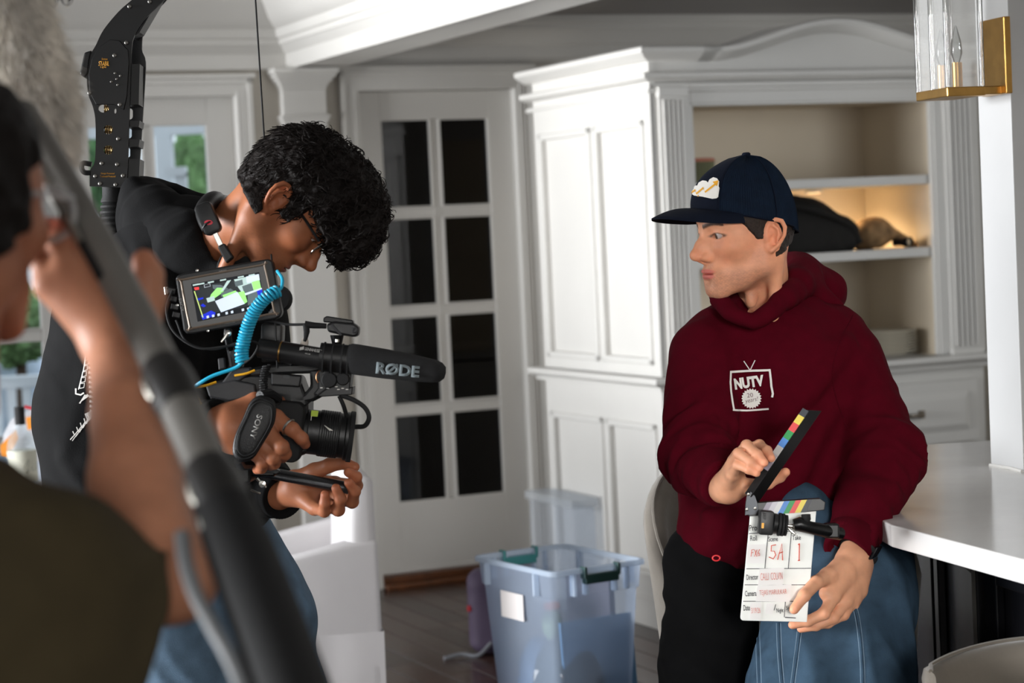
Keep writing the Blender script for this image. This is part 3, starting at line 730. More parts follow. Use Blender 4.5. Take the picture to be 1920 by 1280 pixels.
# ================================================================== IMPLICIT-SURFACE MODELLING (people, cloth, soft things)
f32 = np.float32
def rc(P, a, b, ra, rb=None):
    """tapered capsule"""
    rb = ra if rb is None else rb
    a = np.asarray(a, f32); b = np.asarray(b, f32); ab = b - a
    t = np.clip(((P - a) @ ab) / max(float(ab @ ab), 1e-9), 0, 1)
    d = P - a - t[:, None] * ab
    return np.sqrt(np.einsum('ij,ij->i', d, d)) - (ra + (rb - ra) * t)
def ell(P, c, r, R=None):
    q = P - np.asarray(c, f32)
    if R is not None: q = q @ np.asarray(R, f32)          # columns of R are the axes
    r = np.asarray(r, f32)
    k0 = np.sqrt((((q / r) ** 2).sum(1))); k1 = np.sqrt(((q / (r * r)) ** 2).sum(1)) + 1e-9
    return k0 * (k0 - 1) / k1
def rbox(P, c, h, rad, R=None):
    q = P - np.asarray(c, f32)
    if R is not None: q = q @ np.asarray(R, f32)
    q = np.abs(q) - (np.asarray(h, f32) - rad)
    return np.sqrt((np.maximum(q, 0) ** 2).sum(1)) + np.minimum(q.max(1), 0) - rad
def smin(a, b, k):
    h = np.clip(0.5 + 0.5 * (b - a) / k, 0, 1)
    return b + (a - b) * h - k * h * (1 - h)
def smax(a, b, k): return -smin(-a, -b, k)
def chain(P, pts, rs, k=None):
    d = None
    for i in range(len(pts) - 1):
        e = rc(P, pts[i], pts[i + 1], rs[i], rs[i + 1])
        d = e if d is None else (np.minimum(d, e) if not k else smin(d, e, k))
    return d
def snoise(P, s, seed=0, oct=2):
    """cheap smooth noise in -1..1 from rotated sine products"""
    r = np.random.default_rng(seed); out = np.zeros(len(P), f32); amp = 1.0; tot = 0
    for o in range(oct):
        for k in range(3):
            K = r.normal(size=(3, 3)); K /= np.linalg.norm(K, axis=0)
            q = (P * s) @ K.astype(f32) + r.uniform(0, 6.28, 3).astype(f32)
            out += amp * np.sin(q[:, 0] + 1.3 * np.sin(q[:, 1] * 0.8)) * np.cos(q[:, 2] * 0.9) ; tot += amp
        amp *= 0.5; s *= 2.07
    return out / tot * 1.6
def sstep(x, a, b):
    t = np.clip((x - a) / (b - a), 0, 1); return t * t * (3 - 2 * t)
def gauss(P, c, s):
    d = P - np.asarray(c, f32); return np.exp(-(d * d).sum(1) / (2 * s * s))

def sdf_verts(fn, lo, hi, h):
    lo = np.asarray(lo, f32); hi = np.asarray(hi, f32)
    n = np.ceil((hi - lo) / h).astype(int) + 1
    xs = [lo[i] + h * np.arange(n[i], dtype=f32) for i in range(3)]
    # coarse pass: only evaluate blocks that can hold the surface
    B = 4
    nb = (n + B - 1) // B
    cx = [lo[i] + h * (np.arange(nb[i]) * B + B / 2) for i in range(3)]
    C = np.stack(np.meshgrid(*cx, indexing='ij'), -1).reshape(-1, 3).astype(f32)
    dc = fn(C); lim = h * B * 0.5 * 1.75 * 1.3 + 0.0035
    V = np.empty(tuple(nb * B), f32)
    Vb = V.reshape(nb[0], B, nb[1], B, nb[2], B)
    Vb[:] = dc.reshape(nb)[:, None, :, None, :, None]
    act = np.argwhere((np.abs(dc) < lim).reshape(nb))
    off = np.stack(np.meshgrid(*[np.arange(B)] * 3, indexing='ij'), -1).reshape(-1, 3)
    step = 5000
    for s in range(0, len(act), step):
        a = act[s:s + step]
        idx = (a[:, None, :] * B + off[None]).reshape(-1, 3)
        P = (lo + idx * f32(h)).astype(f32)
        V[idx[:, 0], idx[:, 1], idx[:, 2]] = fn(P)
    ins = V < 0
    c8 = [(i, j, k) for i in (0, 1) for j in (0, 1) for k in (0, 1)]
    nx, ny, nz = V.shape
    def sl(A_, o): return A_[o[0]:nx - 1 + o[0], o[1]:ny - 1 + o[1], o[2]:nz - 1 + o[2]]
    cnt = np.zeros((nx - 1, ny - 1, nz - 1), np.int8)
    for o in c8: cnt += sl(ins, o)
    active = (cnt > 0) & (cnt < 8)
    ci = np.argwhere(active)
    vid = -np.ones(active.shape, np.int64); vid[active] = np.arange(len(ci))
    acc = np.zeros((len(ci), 3)); num = np.zeros(len(ci))
    vals = {o: V[ci[:, 0] + o[0], ci[:, 1] + o[1], ci[:, 2] + o[2]].astype(float) for o in c8}
    for o in c8:
        for ax in range(3):
            if o[ax] == 0:
                o2 = list(o); o2[ax] = 1; o2 = tuple(o2)
                a, b = vals[o], vals[o2]; m = (a < 0) != (b < 0)
                t = np.where(m, a / np.where(m, a - b, 1), 0)
                p = np.tile(np.array(o, float), (len(ci), 1)); p[:, ax] = t
                acc[m] += p[m]; num[m] += 1
    verts = lo + h * (ci + acc / np.maximum(num, 1)[:, None])
    quads = []
    for ax in range(3):
        u, v_ = (ax + 1) % 3, (ax + 2) % 3
        sa = [slice(None)] * 3; sb = [slice(None)] * 3
        sa[ax] = slice(0, -1); sb[ax] = slice(1, None)
        e = ins[tuple(sa)] != ins[tuple(sb)]
        ei = np.argwhere(e)
        ok = (ei[:, u] > 0) & (ei[:, v_] > 0) & (ei[:, u] < V.shape[u] - 1) & (ei[:, v_] < V.shape[v_] - 1)
        ei = ei[ok]
        flip = ins[ei[:, 0], ei[:, 1], ei[:, 2]]
        q = []
        for (du, dv) in ((-1, -1), (0, -1), (0, 0), (-1, 0)):
            c = ei.copy(); c[:, u] += du; c[:, v_] += dv
            q.append(vid[c[:, 0], c[:, 1], c[:, 2]])
        q = np.stack(q, 1); q[~flip] = q[~flip][:, ::-1]
        quads.append(q)
    Q = np.vstack(quads); Q = Q[(Q >= 0).all(1)]
    return verts, Q
def mesh_from(name, V, Q, col=None, smooth=True):
    me = bpy.data.meshes.new(name)
    me.vertices.add(len(V)); me.vertices.foreach_set('co', np.asarray(V, f32).ravel())
    me.loops.add(Q.size); me.loops.foreach_set('vertex_index', Q.ravel().astype(np.int32))
    me.polygons.add(len(Q)); me.polygons.foreach_set('loop_start', np.arange(0, Q.size, 4, dtype=np.int32))
    me.polygons.foreach_set('use_smooth', np.ones(len(Q), bool))
    me.update(calc_edges=True)
    if col is not None:
        at = me.color_attributes.new('tint', 'FLOAT_COLOR', 'POINT')
        at.data.foreach_set('color', np.hstack([col, np.ones((len(col), 1))]).astype(f32).ravel())
    return me
def relax(V, Q, it=1, lam=0.5):
    for _ in range(it):
        acc = np.zeros_like(V); n = np.zeros(len(V))
        for a, b in ((0, 1), (1, 2), (2, 3), (3, 0)):
            np.add.at(acc, Q[:, a], V[Q[:, b]]); np.add.at(n, Q[:, a], 1)
            np.add.at(acc, Q[:, b], V[Q[:, a]]); np.add.at(n, Q[:, b], 1)
        V = V + lam * (acc / np.maximum(n, 1)[:, None] - V)
    return V
def sdf_obj(name, fn, lo, hi, h, m, parent=None, colfn=None, it=1):
    V, Q = sdf_verts(fn, lo, hi, h); V = relax(V, Q, it, 0.5)
    c = colfn(V.astype(f32)) if colfn else None
    return link(name, mesh_from(name, V, Q, c), m, parent)
def bounds(pts, pad):
    p = np.array([np.asarray(q, float) for q in pts]); return p.min(0) - pad, p.max(0) + pad

# ------------------------------------------------------------------ soft things in the hutch
CANVAS = mat('black_canvas', S(24, 22, 20), 0.85, noise=0.2, nscale=25, bump=0.2, bscale=150)
def lump(cx, hx, hy, hz, seed, amp, fr, E=(EV, EU)):
    R = np.stack([E[0], E[1], EZ], 1)
    def fn(P):
        d = rbox(P, np.asarray(cx) + [0, 0, hz], (hx, hy, hz), min(hx, hy, hz) * 0.85, R)
        return d + amp * snoise(P, fr, seed)
    return fn
zs = 1.358
c_ = CP(0.70, 0.22, zs)
def duffel(P):
    R = np.stack([EV, EU, EZ], 1)
    d = ell(P, c_ + EV * -0.02 + [0, 0, 0.07], (0.25, 0.15, 0.155), R)
    d = smin(d, rbox(P, c_ + EV * 0.12 + [0, 0, 0.06], (0.13, 0.13, 0.065), 0.05, R), 0.05)
    d = np.maximum(d, (zs + 0.001) - P[:, 2])
    return d + 0.006 * snoise(P, 26, 4) + 0.0025 * snoise(P, 70, 6)
lo, hi = bounds([c_], 0.36); hi[2] = zs + 0.3
bgd = sdf_obj('duffel_bag', duffel, lo, hi, 0.007, CANVAS)
tag(bgd, 'slumped black canvas bag on the lit hutch shelf', 'bag')
o = MB().tube(smooth_path([c_ + EV * -0.1 + EU * -0.1 + [0, 0, 0.19], c_ + EV * 0.02 + EU * -0.15 + [0, 0, 0.16], c_ + EV * 0.18 + EU * -0.13 + [0, 0, 0.10], c_ + EV * 0.235 + EU * -0.12 + [0, 0, 0.03]], 6), 0.012, 6).build('strap', CANVAS, bgd, smooth=True)
# folded field cap and torch
CAMO = mat('camo_cloth', S(150, 118, 82), 0.85, noise=0.5, nscale=22, bump=0.2, bscale=120)
c2_ = CP(1.06, 0.20, zs)
fc = empty('field_cap', tuple(c2_), 'crumpled tan field cap beside the black bag on the lit shelf', 'cap')
def capf(P):
    R = np.stack([EV, EU, EZ], 1)
    d = ell(P, c2_ + EV * -0.02 + [0, 0, 0.055], (0.085, 0.09, 0.065), R)
    d = smin(d, rc(P, c2_ + EV * 0.0 + EU * -0.05 + [0, 0, 0.085], c2_ + EV * 0.15 + EU * -0.06 + [0, 0, 0.012], 0.03, 0.012), 0.03)
    d = np.maximum(d, zs + 0.001 - P[:, 2])
    return d + 0.007 * snoise(P, 38, 9)
lo, hi = bounds([c2_], 0.2)
sdf_obj('crown', capf, lo, hi, 0.006, CAMO, fc)
tor = empty('pocket_torch', tuple(c2_ + EV * 0.05 + EU * -0.13), 'small torch with a shiny lens in front of the tan cap', 'torch')
tp = c2_ + EV * 0.075 + EU * -0.12 + [0, 0, 0.022]
MB().lathe(tp, EV * 0.35 - EU, [(0, -0.06), (0.014, -0.06), (0.014, -0.02), (0.021, -0.005), (0.021, 0.015), (0.018, 0.015), (0.016, 0.008)], 18).build('barrel', BLACKM, tor, smooth=True)
MB().lathe(tp, EV * 0.35 - EU, [(0.016, 0.009), (0.008, 0.0095), (0, 0.010)], 18).build('lens', STEEL, tor, smooth=True)

# ------------------------------------------------------------------ plastic storage bin
def plastic(name, col, diff):
    m = bpy.data.materials.new(name); m.use_nodes = True; nt = m.node_tree; b = nt.nodes['Principled BSDF']
    b.inputs['Base Color'].default_value = (*col, 1); b.inputs['Roughness'].default_value = 0.3
    t = nt.nodes.new('ShaderNodeBsdfTransparent'); t.inputs[0].default_value = (0.93, 0.96, 1.0, 1)
    tl = nt.nodes.new('ShaderNodeBsdfTranslucent'); tl.inputs[0].default_value = (*col, 1)
    m1 = nt.nodes.new('ShaderNodeMixShader'); m1.inputs[0].default_value = 0.45
    mx = nt.nodes.new('ShaderNodeMixShader'); mx.inputs[0].default_value = diff
    nt.links.new(b.outputs[0], m1.inputs[1]); nt.links.new(tl.outputs[0], m1.inputs[2])
    nt.links.new(t.outputs[0], mx.inputs[1]); nt.links.new(m1.outputs[0], mx.inputs[2])
    nt.links.new(mx.outputs[0], nt.nodes['Material Output'].inputs[0]); return m
BINM = plastic('frosted_plastic', S(206, 222, 246), 0.40); BINR = plastic('frosted_plastic_rim', S(214, 226, 240), 0.62)
zr = 0.56
bl, bb_, br_, bf = [np.array(H(x, y, zr)) for x, y in ((880, 1041), (1060, 1017), (1222, 1050), (1029, 1071))]
bc = (bl + bb_ + br_ + bf) / 4
e1 = nrm((bf - bl) + (br_ - bb_)); e2 = nrm((br_ - bf) + (bb_ - bl)); e2 = nrm(e2 - e1 * (e1 @ e2))
L1 = (np.linalg.norm(bf - bl) + np.linalg.norm(br_ - bb_)) / 4; L2 = (np.linalg.norm(br_ - bf) + np.linalg.norm(bb_ - bl)) / 4
bc[2] = 0
BF = (bc, e1, e2, EZ)
bn = empty('storage_bin', tuple(bc), 'translucent blue-tinted plastic storage bin with green handles on the floor', 'storage bin')
def ring(s, z, r, n=5):
    x, y = L1 * s, L2 * s; out_ = []
    for (qx, qy, a) in ((x - r, y - r, 0), (-x + r, y - r, 90), (-x + r, -y + r, 180), (x - r, -y + r, 270)):
        for k in range(n + 1):
            t = math.radians(a + 90 * k / n); out_.append((qx + r * math.cos(t), qy + r * math.sin(t), z))
    return out_
def shell(rings):
    v = [p for r in rings for p in r]; n = len(rings[0]); f = []
    for i in range(len(rings) - 1):
        for k in range(n): f.append((i * n + k, i * n + (k + 1) % n, (i + 1) * n + (k + 1) % n, (i + 1) * n + k))
    return v, f
v, f = shell([ring(0.72, 0.006, 0.03), ring(0.75, 0.03, 0.03), ring(0.90, 0.48, 0.03), ring(0.93, 0.482, 0.03), ring(0.955, zr - 0.012, 0.03)])
f.append(tuple(range(24)))
MB(BF).add(v, f).build('tub', BINM, bn, smooth=0.5)
v, f = shell([ring(0.95, zr - 0.014, 0.03), ring(1.0, zr - 0.014, 0.03), ring(1.0, zr - 0.002, 0.03), ring(0.985, zr, 0.03), ring(0.945, zr, 0.03), ring(0.94, zr - 0.014, 0.03)])
MB(BF).add(v, f).build('rim', BINR, bn, smooth=0.5)
for sx in (-1, 1):
    for t in (-0.55, -0.3, 0.3, 0.55):
        MB(BF).box((sx * L1 * 0.925 - 0.003, t * L2 - 0.004, 0.485), (sx * L1 * 0.925 + 0.02 * sx, t * L2 + 0.004, zr - 0.014)).build('rib', BINR, bn)
    for t in (-0.6, 0.6):
        MB(BF).box((t * L1 - 0.004, sx * L2 * 0.925 - 0.003, 0.485), (t * L1 + 0.004, sx * L2 * 0.925 + 0.02 * sx, zr - 0.014)).build('rib', BINR, bn)
TEAL = mat('teal_handle', S(62, 128, 128), 0.4)
DTEAL = mat('dark_green_handle', S(36, 68, 66), 0.4)
for sx in (-1, 1):
    x = sx * L1 * 0.985
    m2 = MB(BF).box((x - 0.012, -0.055, zr - 0.045), (x + 0.012, 0.055, zr - 0.018)).box((x - 0.014, -0.06, zr - 0.03), (x + 0.014, -0.05, zr + 0.004)).box((x - 0.014, 0.05, zr - 0.03), (x + 0.014, 0.06, zr + 0.004))
    m2.build('handle', TEAL if sx < 0 else DTEAL, bn, bevel=0.003)
MB(BF).box((-L1 * .35, -L2 * 0.93 - 0.002, 0.40), (L1 * .2, -L2 * 0.93, 0.475)).build('paper_label', mat('label_paper', S(214, 208, 206), 0.8), bn)
# contents of the bin
def cloth_lump(name, c, r, m, seed, label, cat, amp=0.015):
    c = np.asarray(c)
    fn = lambda P: ell(P, c, r) + amp * snoise(P, 30, seed)
    lo = c - np.asarray(r) - 0.03; hi = c + np.asarray(r) + 0.03
    return tag(sdf_obj(name, fn, lo, hi, 0.008, m), label, cat)
def BP(a, b, z): return bc + a * e1 + b * e2 + np.array([0, 0, z])
cloth_lump('dark_jacket', BP(0.06, -0.02, 0.22), (0.095, 0.11, 0.13), mat('bin_dark_cloth', S(40, 54, 60), 0.9), 21, 'bundled dark green cloth inside the storage bin', 'cloth')
cloth_lump('blue_jumper', BP(-0.09, -0.02, 0.18), (0.07, 0.10, 0.14), mat('bin_blue_cloth', S(110, 138, 172), 0.9), 22, 'crumpled blue cloth at the left inside the bin', 'cloth')
cloth_lump('pink_scarf', BP(-0.03, -0.10, 0.10), (0.05, 0.03, 0.03), mat('bin_pink_cloth', S(206, 168, 172), 0.9), 23, 'small pale pink cloth low in the bin', 'cloth', 0.006)
bk_ = empty('white_box_file', tuple(BP(0.055, -0.10, 0.05)), 'upright white box file in the front of the bin', 'folder')
MB((BP(0.055, -0.095, 0.0), nrm(e1 + .25 * e2), nrm(e2 - .25 * e1), nrm(EZ + .12 * e1))).box((-0.055, -0.012, 0.03), (0.055, 0.03, 0.26)).build('case', mat('file_board', S(220, 214, 206), 0.7), bk_, bevel=0.004)
MB((BP(0.055, -0.095, 0.0), nrm(e1 + .25 * e2), nrm(e2 - .25 * e1), nrm(EZ + .12 * e1))).box((0.055, -0.010, 0.035), (0.058, 0.028, 0.255)).build('spine', mat('file_spine', S(120, 96, 84), 0.7), bk_)
pf = MB((BP(0.135, 0.05, 0.0), e2, e1, nrm(EZ - .05 * e2))).box((-0.12, -0.006, 0.04), (0.12, 0.006, 0.40)).build('picture_frame', mat('frame_blue', S(88, 130, 166), 0.6), None, bevel=0.002)
tag(pf, 'flat blue framed print leaning at the right inside the bin', 'picture')
MB((BP(0.135, 0.05, 0.0), e2, e1, nrm(EZ - .05 * e2))).box((-0.09, -0.008, 0.06), (0.09, -0.006, 0.36)).build('print', mat('mauve_print', S(168, 132, 160), 0.7, noise=0.3, nscale=30), pf)
gf = MB((BP(0.02, 0.09, 0.0), nrm(e1 + .1 * e2), e2, EZ)).box((-0.10, -0.01, 0.04), (0.10, 0.01, 0.50)).build('grey_folder', mat('grey_board', S(120, 116, 128), 0.7), None, bevel=0.002)
tag(gf, 'grey upright folder at the back of the bin', 'folder')
fg_ = tag(cloth_lump('striped_pouch', BP(0.0, -0.03, 0.37), (0.03, 0.035, 0.05), mat('pouch_green', S(120, 140, 106), 0.8, noise=0.4, nscale=60), 25, 'small green pouch with an orange flap inside the bin', 'pouch', 0.004))
MB().obox(BP(0.01, -0.035, 0.425), e1, e2, EZ, 0.028, 0.04, 0.02).build('flap', mat('pouch_orange', S(206, 112, 78), 0.8), fg_, bevel=0.004)
# purple rucksack behind the bin, on the floor
rp = H(897, 1232, 0.0)
rk = empty('purple_rucksack', tuple(rp), 'small purple rucksack on the floor left of the bin', 'bag')
sdf_obj('sack', lambda P: rbox(P, rp + np.array([0.04, 0.1, 0.15]), (0.07, 0.09, 0.15), 0.05) + 0.006 * snoise(P, 30, 31), rp + np.array([-0.06, -0.04, -0.02]), rp + np.array([0.16, 0.24, 0.34]), 0.008, mat('purple_nylon', S(74, 62, 82), 0.7), rk)
MB().tube(smooth_path([rp + np.array([-0.12, -0.02, 0.006]), rp + np.array([-0.06, 0.01, 0.012]), rp + np.array([0.0, 0.0, 0.008]), rp + np.array([0.05, 0.02, 0.05])], 6), 0.007, 6).build('strap', mat('grey_strap', S(120, 122, 128), 0.7), rk, smooth=True)
MB().obox(rp + np.array([-0.025, 0.03, 0.17]), (1, 0, 0), (0, 1, 0), (0, 0, 1), 0.015, 0.02, 0.02).build('red_tab', mat('red_tab', S(170, 40, 50), 0.6), rk, bevel=0.003)
# storage crate top right of the bin against the hutch side (pale translucent lid)
cr = CP(-0.10, 0.78, 0.0)
crt = empty('clear_crate', tuple(cr), 'tall clear plastic crate standing against the white hutch side', 'storage bin')
CRF = (cr, EV, EU, EZ)
MB(CRF).box((-0.03, -0.25, 0.005), (0.07, 0.16, 0.42)).build('tub', plastic('crate_plastic', S(226, 228, 232), 0.25), crt, bevel=0.012)
MB(CRF).box((-0.04, -0.26, 0.42), (0.078, 0.175, 0.455)).build('lid', plastic('crate_lid', S(232, 234, 236), 0.45), crt, bevel=0.008)

# ------------------------------------------------------------------ dining table, bottle, snack bags (far left)
tz = 0.75
tc_ = H(40, 925, tz)
tb = empty('dining_table', (float(tc_[0]) - .5, float(tc_[1]), 0), 'pale dining table at the left edge behind the foreground person', 'table')
TW = mat('pale_table_wood', S(190, 180, 168), 0.4, noise=0.1, nscale=10)
MB().box((tc_[0] - 1.3, tc_[1] - 0.45, tz - 0.04), (tc_[0] + 0.20, tc_[1] + 0.45, tz)).build('table_top', TW, tb, bevel=0.006)
for (x, y) in ((-1.2, -.38), (.10, -.38), (-1.2, .38), (.10, .38)):
    MB().box((tc_[0] + x - .03, tc_[1] + y - .03, 0), (tc_[0] + x + .03, tc_[1] + y + .03, tz - 0.04)).build('leg', TW, tb, bevel=0.004)
bp = H(45, 912, tz)
bo = empty('liquor_bottle', tuple(bp), 'clear liquor bottle with a black cap and pale label on the table', 'bottle')
ks = float((bp - CAM) @ CF) / FPX
hb = 150 * ks
MB().lathe(bp, EZ, [(0, 0.001), (26 * ks, 0.001), (27 * ks, .03 * hb), (27 * ks, .50 * hb), (24 * ks, .60 * hb), (13 * ks, .70 * hb), (9 * ks, .78 * hb), (9 * ks, .84 * hb)], 28).build('bottle_glass', plastic('bottle_glass', S(214, 222, 220), 0.28), bo, smooth=True)
MB().lathe(bp, EZ, [(27.3 * ks, .06 * hb), (27.3 * ks, .46 * hb)], 28).build('label_band', mat('bottle_label', S(206, 206, 192), 0.8), bo, smooth=True)
MB().lathe(bp, EZ, [(0, .78 * hb), (9.6 * ks, .78 * hb), (9.6 * ks, 1.0 * hb), (0, 1.0 * hb)], 20).build('bottle_cap', RUBBER, bo, smooth=0.5)
lbp = hitp(52, 875, bp - CF * 27.6 * ks, CF)
sg = [(-14, 14), (-6, -2), (2, -14), (0, 2), (-4, 14), (6, 4), (12, -2), (10, 8), (18, 2), (22, -10), (20, 6)]
MB().tube(smooth_path([lbp + CR * x * ks * .8 - CU * y * ks for x, y in sg], 4), 0.7 * ks, 5).build('label_script', mat('label_ink', S(110, 110, 100), 0.8), bo, smooth=True)
bag_c = H(62, 898, tz) + CF * 0.12 + np.array([0, 0, 0.105])
def bagf(P): return ell(P, bag_c, (0.12, 0.07, 0.125)) + 0.009 * snoise(P, 34, 41) + 0.004 * snoise(P, 90, 42)
sb = empty('snack_bag', tuple(bag_c), 'crinkled clear zip bag with orange print behind the bottle', 'bag')
sdf_obj('pouch', lambda P: np.maximum(bagf(P), tz + 0.002 - P[:, 2]), bag_c - 0.2, bag_c + 0.2, 0.007, plastic('zip_bag_plastic', S(236, 236, 240), 0.72), sb)
MB().tube(smooth_path([hitp(x, y, bag_c - CF * .05, CF) for x, y in ((46, 762), (70, 768), (100, 782))], 5), 0.006, 6).build('zip', mat('red_zip', S(196, 50, 60), 0.5), sb, smooth=True)
OR = mat('orange_print', S(238, 150, 50), 0.6)
for pts_ in ([(0, 835), (30, 805), (34, 822), (16, 858), (2, 856)], [(48, 782), (62, 780), (70, 802), (52, 806)]):
    ppoly('orange_patch', pts_, float((bag_c - CAM) @ CF) - 0.085, 0.002, OR, sb)
c3_ = H(88, 905, tz) + CF * 0.05 + np.array([0, 0, 0.035])
gl = sdf_obj('plastic_wrap', lambda P: np.maximum(ell(P, c3_, (0.06, 0.06, 0.04)) + 0.009 * snoise(P, 50, 45), tz + 0.002 - P[:, 2]), c3_ - 0.1, c3_ + 0.1, 0.005, plastic('wrap_plastic', S(220, 228, 240), 0.6))
tag(gl, 'crumpled clear plastic wrap on the table beside the bottle', 'wrapper')

# ------------------------------------------------------------------ garden beyond the glass doors
PATIO = mat('patio_stone', S(170, 172, 176), 0.7, noise=0.08, nscale=2)
pt_ = MB(RF).box((-9, BT + 0.02, -0.25), (3, 12, -0.12)).build('patio', PATIO); pt_['kind'] = 'structure'; pt_['label'] = 'pale stone patio outside the garden doors'
LEAFA = mat('hedge_green', S(116, 150, 96), 0.8, noise=0.5, nscale=9); LEAFB = mat('shrub_green', S(84, 126, 78), 0.8, noise=0.5, nscale=12)
def shrub(name, px, py, d, r, m, seed, label):
    c = A(px, py, d); t = empty(name, (float(c[0]), float(c[1]), -0.12), label, 'shrub', 'garden shrubs')
    ico = bmesh.new(); bmesh.ops.create_icosphere(ico, subdivisions=5, radius=1.0)
    rs = np.random.default_rng(seed)
    for v in ico.verts:
        n = mnoise.noise(v.co * 2.3 + Vector((seed, 0, 0))) * 0.16 + mnoise.noise(v.co * 7 + Vector((seed, 3, 0))) * 0.12 + rs.normal(0, 0.03)
        v.co = Vector((c[0] + v.co.x * r[0] * (1 + n), c[1] + v.co.y * r[1] * (1 + n), c[2] + v.co.z * r[2] * (1 + n)))
    me = bpy.data.meshes.new('foliage'); ico.to_mesh(me); ico.free(); link('foliage', me, m, t)
    MB().tube([(c[0], c[1], -0.12), (c[0] + .02, c[1], c[2] - r[2] * .4)], [0.05, 0.03], 8).build('trunk', mat('bark', S(90, 72, 58), 0.9) if 'bark' not in MATS else MATS['bark'], t, smooth=True)
shrub('columnar_shrub', 362, 345, 13.0, (0.13, 0.2, 0.36), LEAFA, 1, 'tall pale green conifer seen through the right garden door panes')
shrub('columnar_shrub', 180, 285, 14.0, (0.12, 0.2, 0.40), LEAFB, 2, 'dark green shrub behind the black support arm')
shrub('hedge', 30, 610, 13.0, (0.22, 0.25, 0.24), LEAFA, 3, 'low green hedge seen behind the foreground cheek')
shrub('hedge', -120, 560, 14.0, (0.5, 0.3, 0.45), LEAFB, 4, 'dark hedge at the far left of the garden')
shrub('hedge', 385, 700, 12.4, (0.26, 0.2, 0.26), LEAFA, 5, 'green hedge low behind the right garden door')
PW = mat('pergola_white', S(235, 238, 242), 0.5)
pg = empty('garden_pergola', tuple(A(300, 600, 12.0)), 'white pergola posts outside the garden doors', 'pergola')
for (x, w_) in ((303, 30), (245, 14)):
    a = A(x, 225, 12.0); b = A(x + 24, 760, 12.0)
    MB().box((a[0] - w_ * .0015, a[1], -0.12), (a[0] + w_ * .0015, a[1] + .1, 2.35)).build('post', PW, pg)
a = A(180, 228, 12.0); MB().box((a[0] - 1.2, a[1], 2.12), (a[0] + 1.1, a[1] + .1, 2.3)).build('lintel', PW, pg)
gt = empty('garden_gate', tuple(A(335, 340, 11.5)), 'small white garden gate post in front of the conifer', 'gate')
a = A(338, 330, 11.5); MB().box((a[0] - .03, a[1], -0.12), (a[0] + .03, a[1] + .06, a[2] + .02)).build('post', PW, gt)
MB().box((a[0] - .08, a[1] - .01, a[2] + .0), (a[0] + .03, a[1] + .07, a[2] + .05)).build('cap', PW, gt)
# garden bench with slats
gb0 = A(40, 760, 11.5)
gb = empty('garden_bench', (float(gb0[0]), float(gb0[1]), -0.12), 'white slatted garden bench outside the left door', 'bench')
zt_ = A(40, 703, 11.5)[2]; zb_ = zt_ - 0.34
MB().box((gb0[0] - .5, gb0[1] - .02, zt_ - .07), (gb0[0] + .14, gb0[1] + .02, zt_)).build('top_rail', PW, gb, bevel=0.01)
MB().box((gb0[0] - .5, gb0[1] - .4, zb_ - .05), (gb0[0] + .14, gb0[1] + .02, zb_)).build('seat', PW, gb, bevel=0.01)
for k in range(8):
    x = gb0[0] + .115 - k * 0.082
    MB().box((x - .022, gb0[1] - .012, zb_), (x + .022, gb0[1] + .012, zt_ - .07)).build('slat', PW, gb)
for x in (gb0[0] - .47, gb0[0] + .11):
    for y in (gb0[1] - .37, gb0[1]):
        MB().box((x - .025, y - .025, -0.12), (x + .025, y + .025, zb_ - .05)).build('leg', PW, gb)
car_c = A(20, 672, 15.0)
cv = empty('covered_grill', (float(car_c[0]), float(car_c[1]), -0.12), 'pale blue-white covered shape beyond the garden bench', 'cover')
sdf_obj('cover', lambda P: rbox(P, car_c + np.array([-0.3, 0, -0.35]), (0.55, 0.3, 0.45), 0.15) + 0.01 * snoise(P, 8, 51), car_c + np.array([-1, -.5, -.9]), car_c + np.array([.4, .5, .3]), 0.03, mat('cover_cloth', S(206, 220, 238), 0.5), cv)
# ================================================================== PEOPLE: shared builders
def skin_mat(name, rough=0.48):
    m = mat(name, (0.5, 0.3, 0.2), rough, attr='tint', noise=0.06, nscale=60, bump=0.10, bscale=700, sss=0.12, spec=0.4); return m
SKIN_R = skin_mat('skin_right_man'); SKIN_L = skin_mat('skin_cameraman'); SKIN_F = skin_mat('skin_foreground')
HAIR = mat('dark_hair', S(22, 17, 15), 0.6, spec=0.18, noise=0.3, nscale=120, bump=0.5, bscale=300)
HAIRB = mat('brown_black_hair', S(44, 33, 27), 0.5, spec=0.35, noise=0.35, nscale=200, bump=0.5, bscale=400)
EYE = mat('eyeball', (1, 1, 1), 0.12, attr='tint')

class Frame:
    """person-local axes: x right, y facing, z up"""
    def __init__(s, origin, fwd, up):
        s.o = np.asarray(origin, float); s.y = nrm(fwd); u = np.asarray(up, float)
        s.z = nrm(u - s.y * (u @ s.y)); s.x = np.cross(s.y, s.z); s.R = np.stack([s.x, s.y, s.z], 1)
    def w(s, p): return s.o + np.asarray(p, float) @ s.R.T
    def l(s, p): return (np.asarray(p, float) - s.o) @ s.R

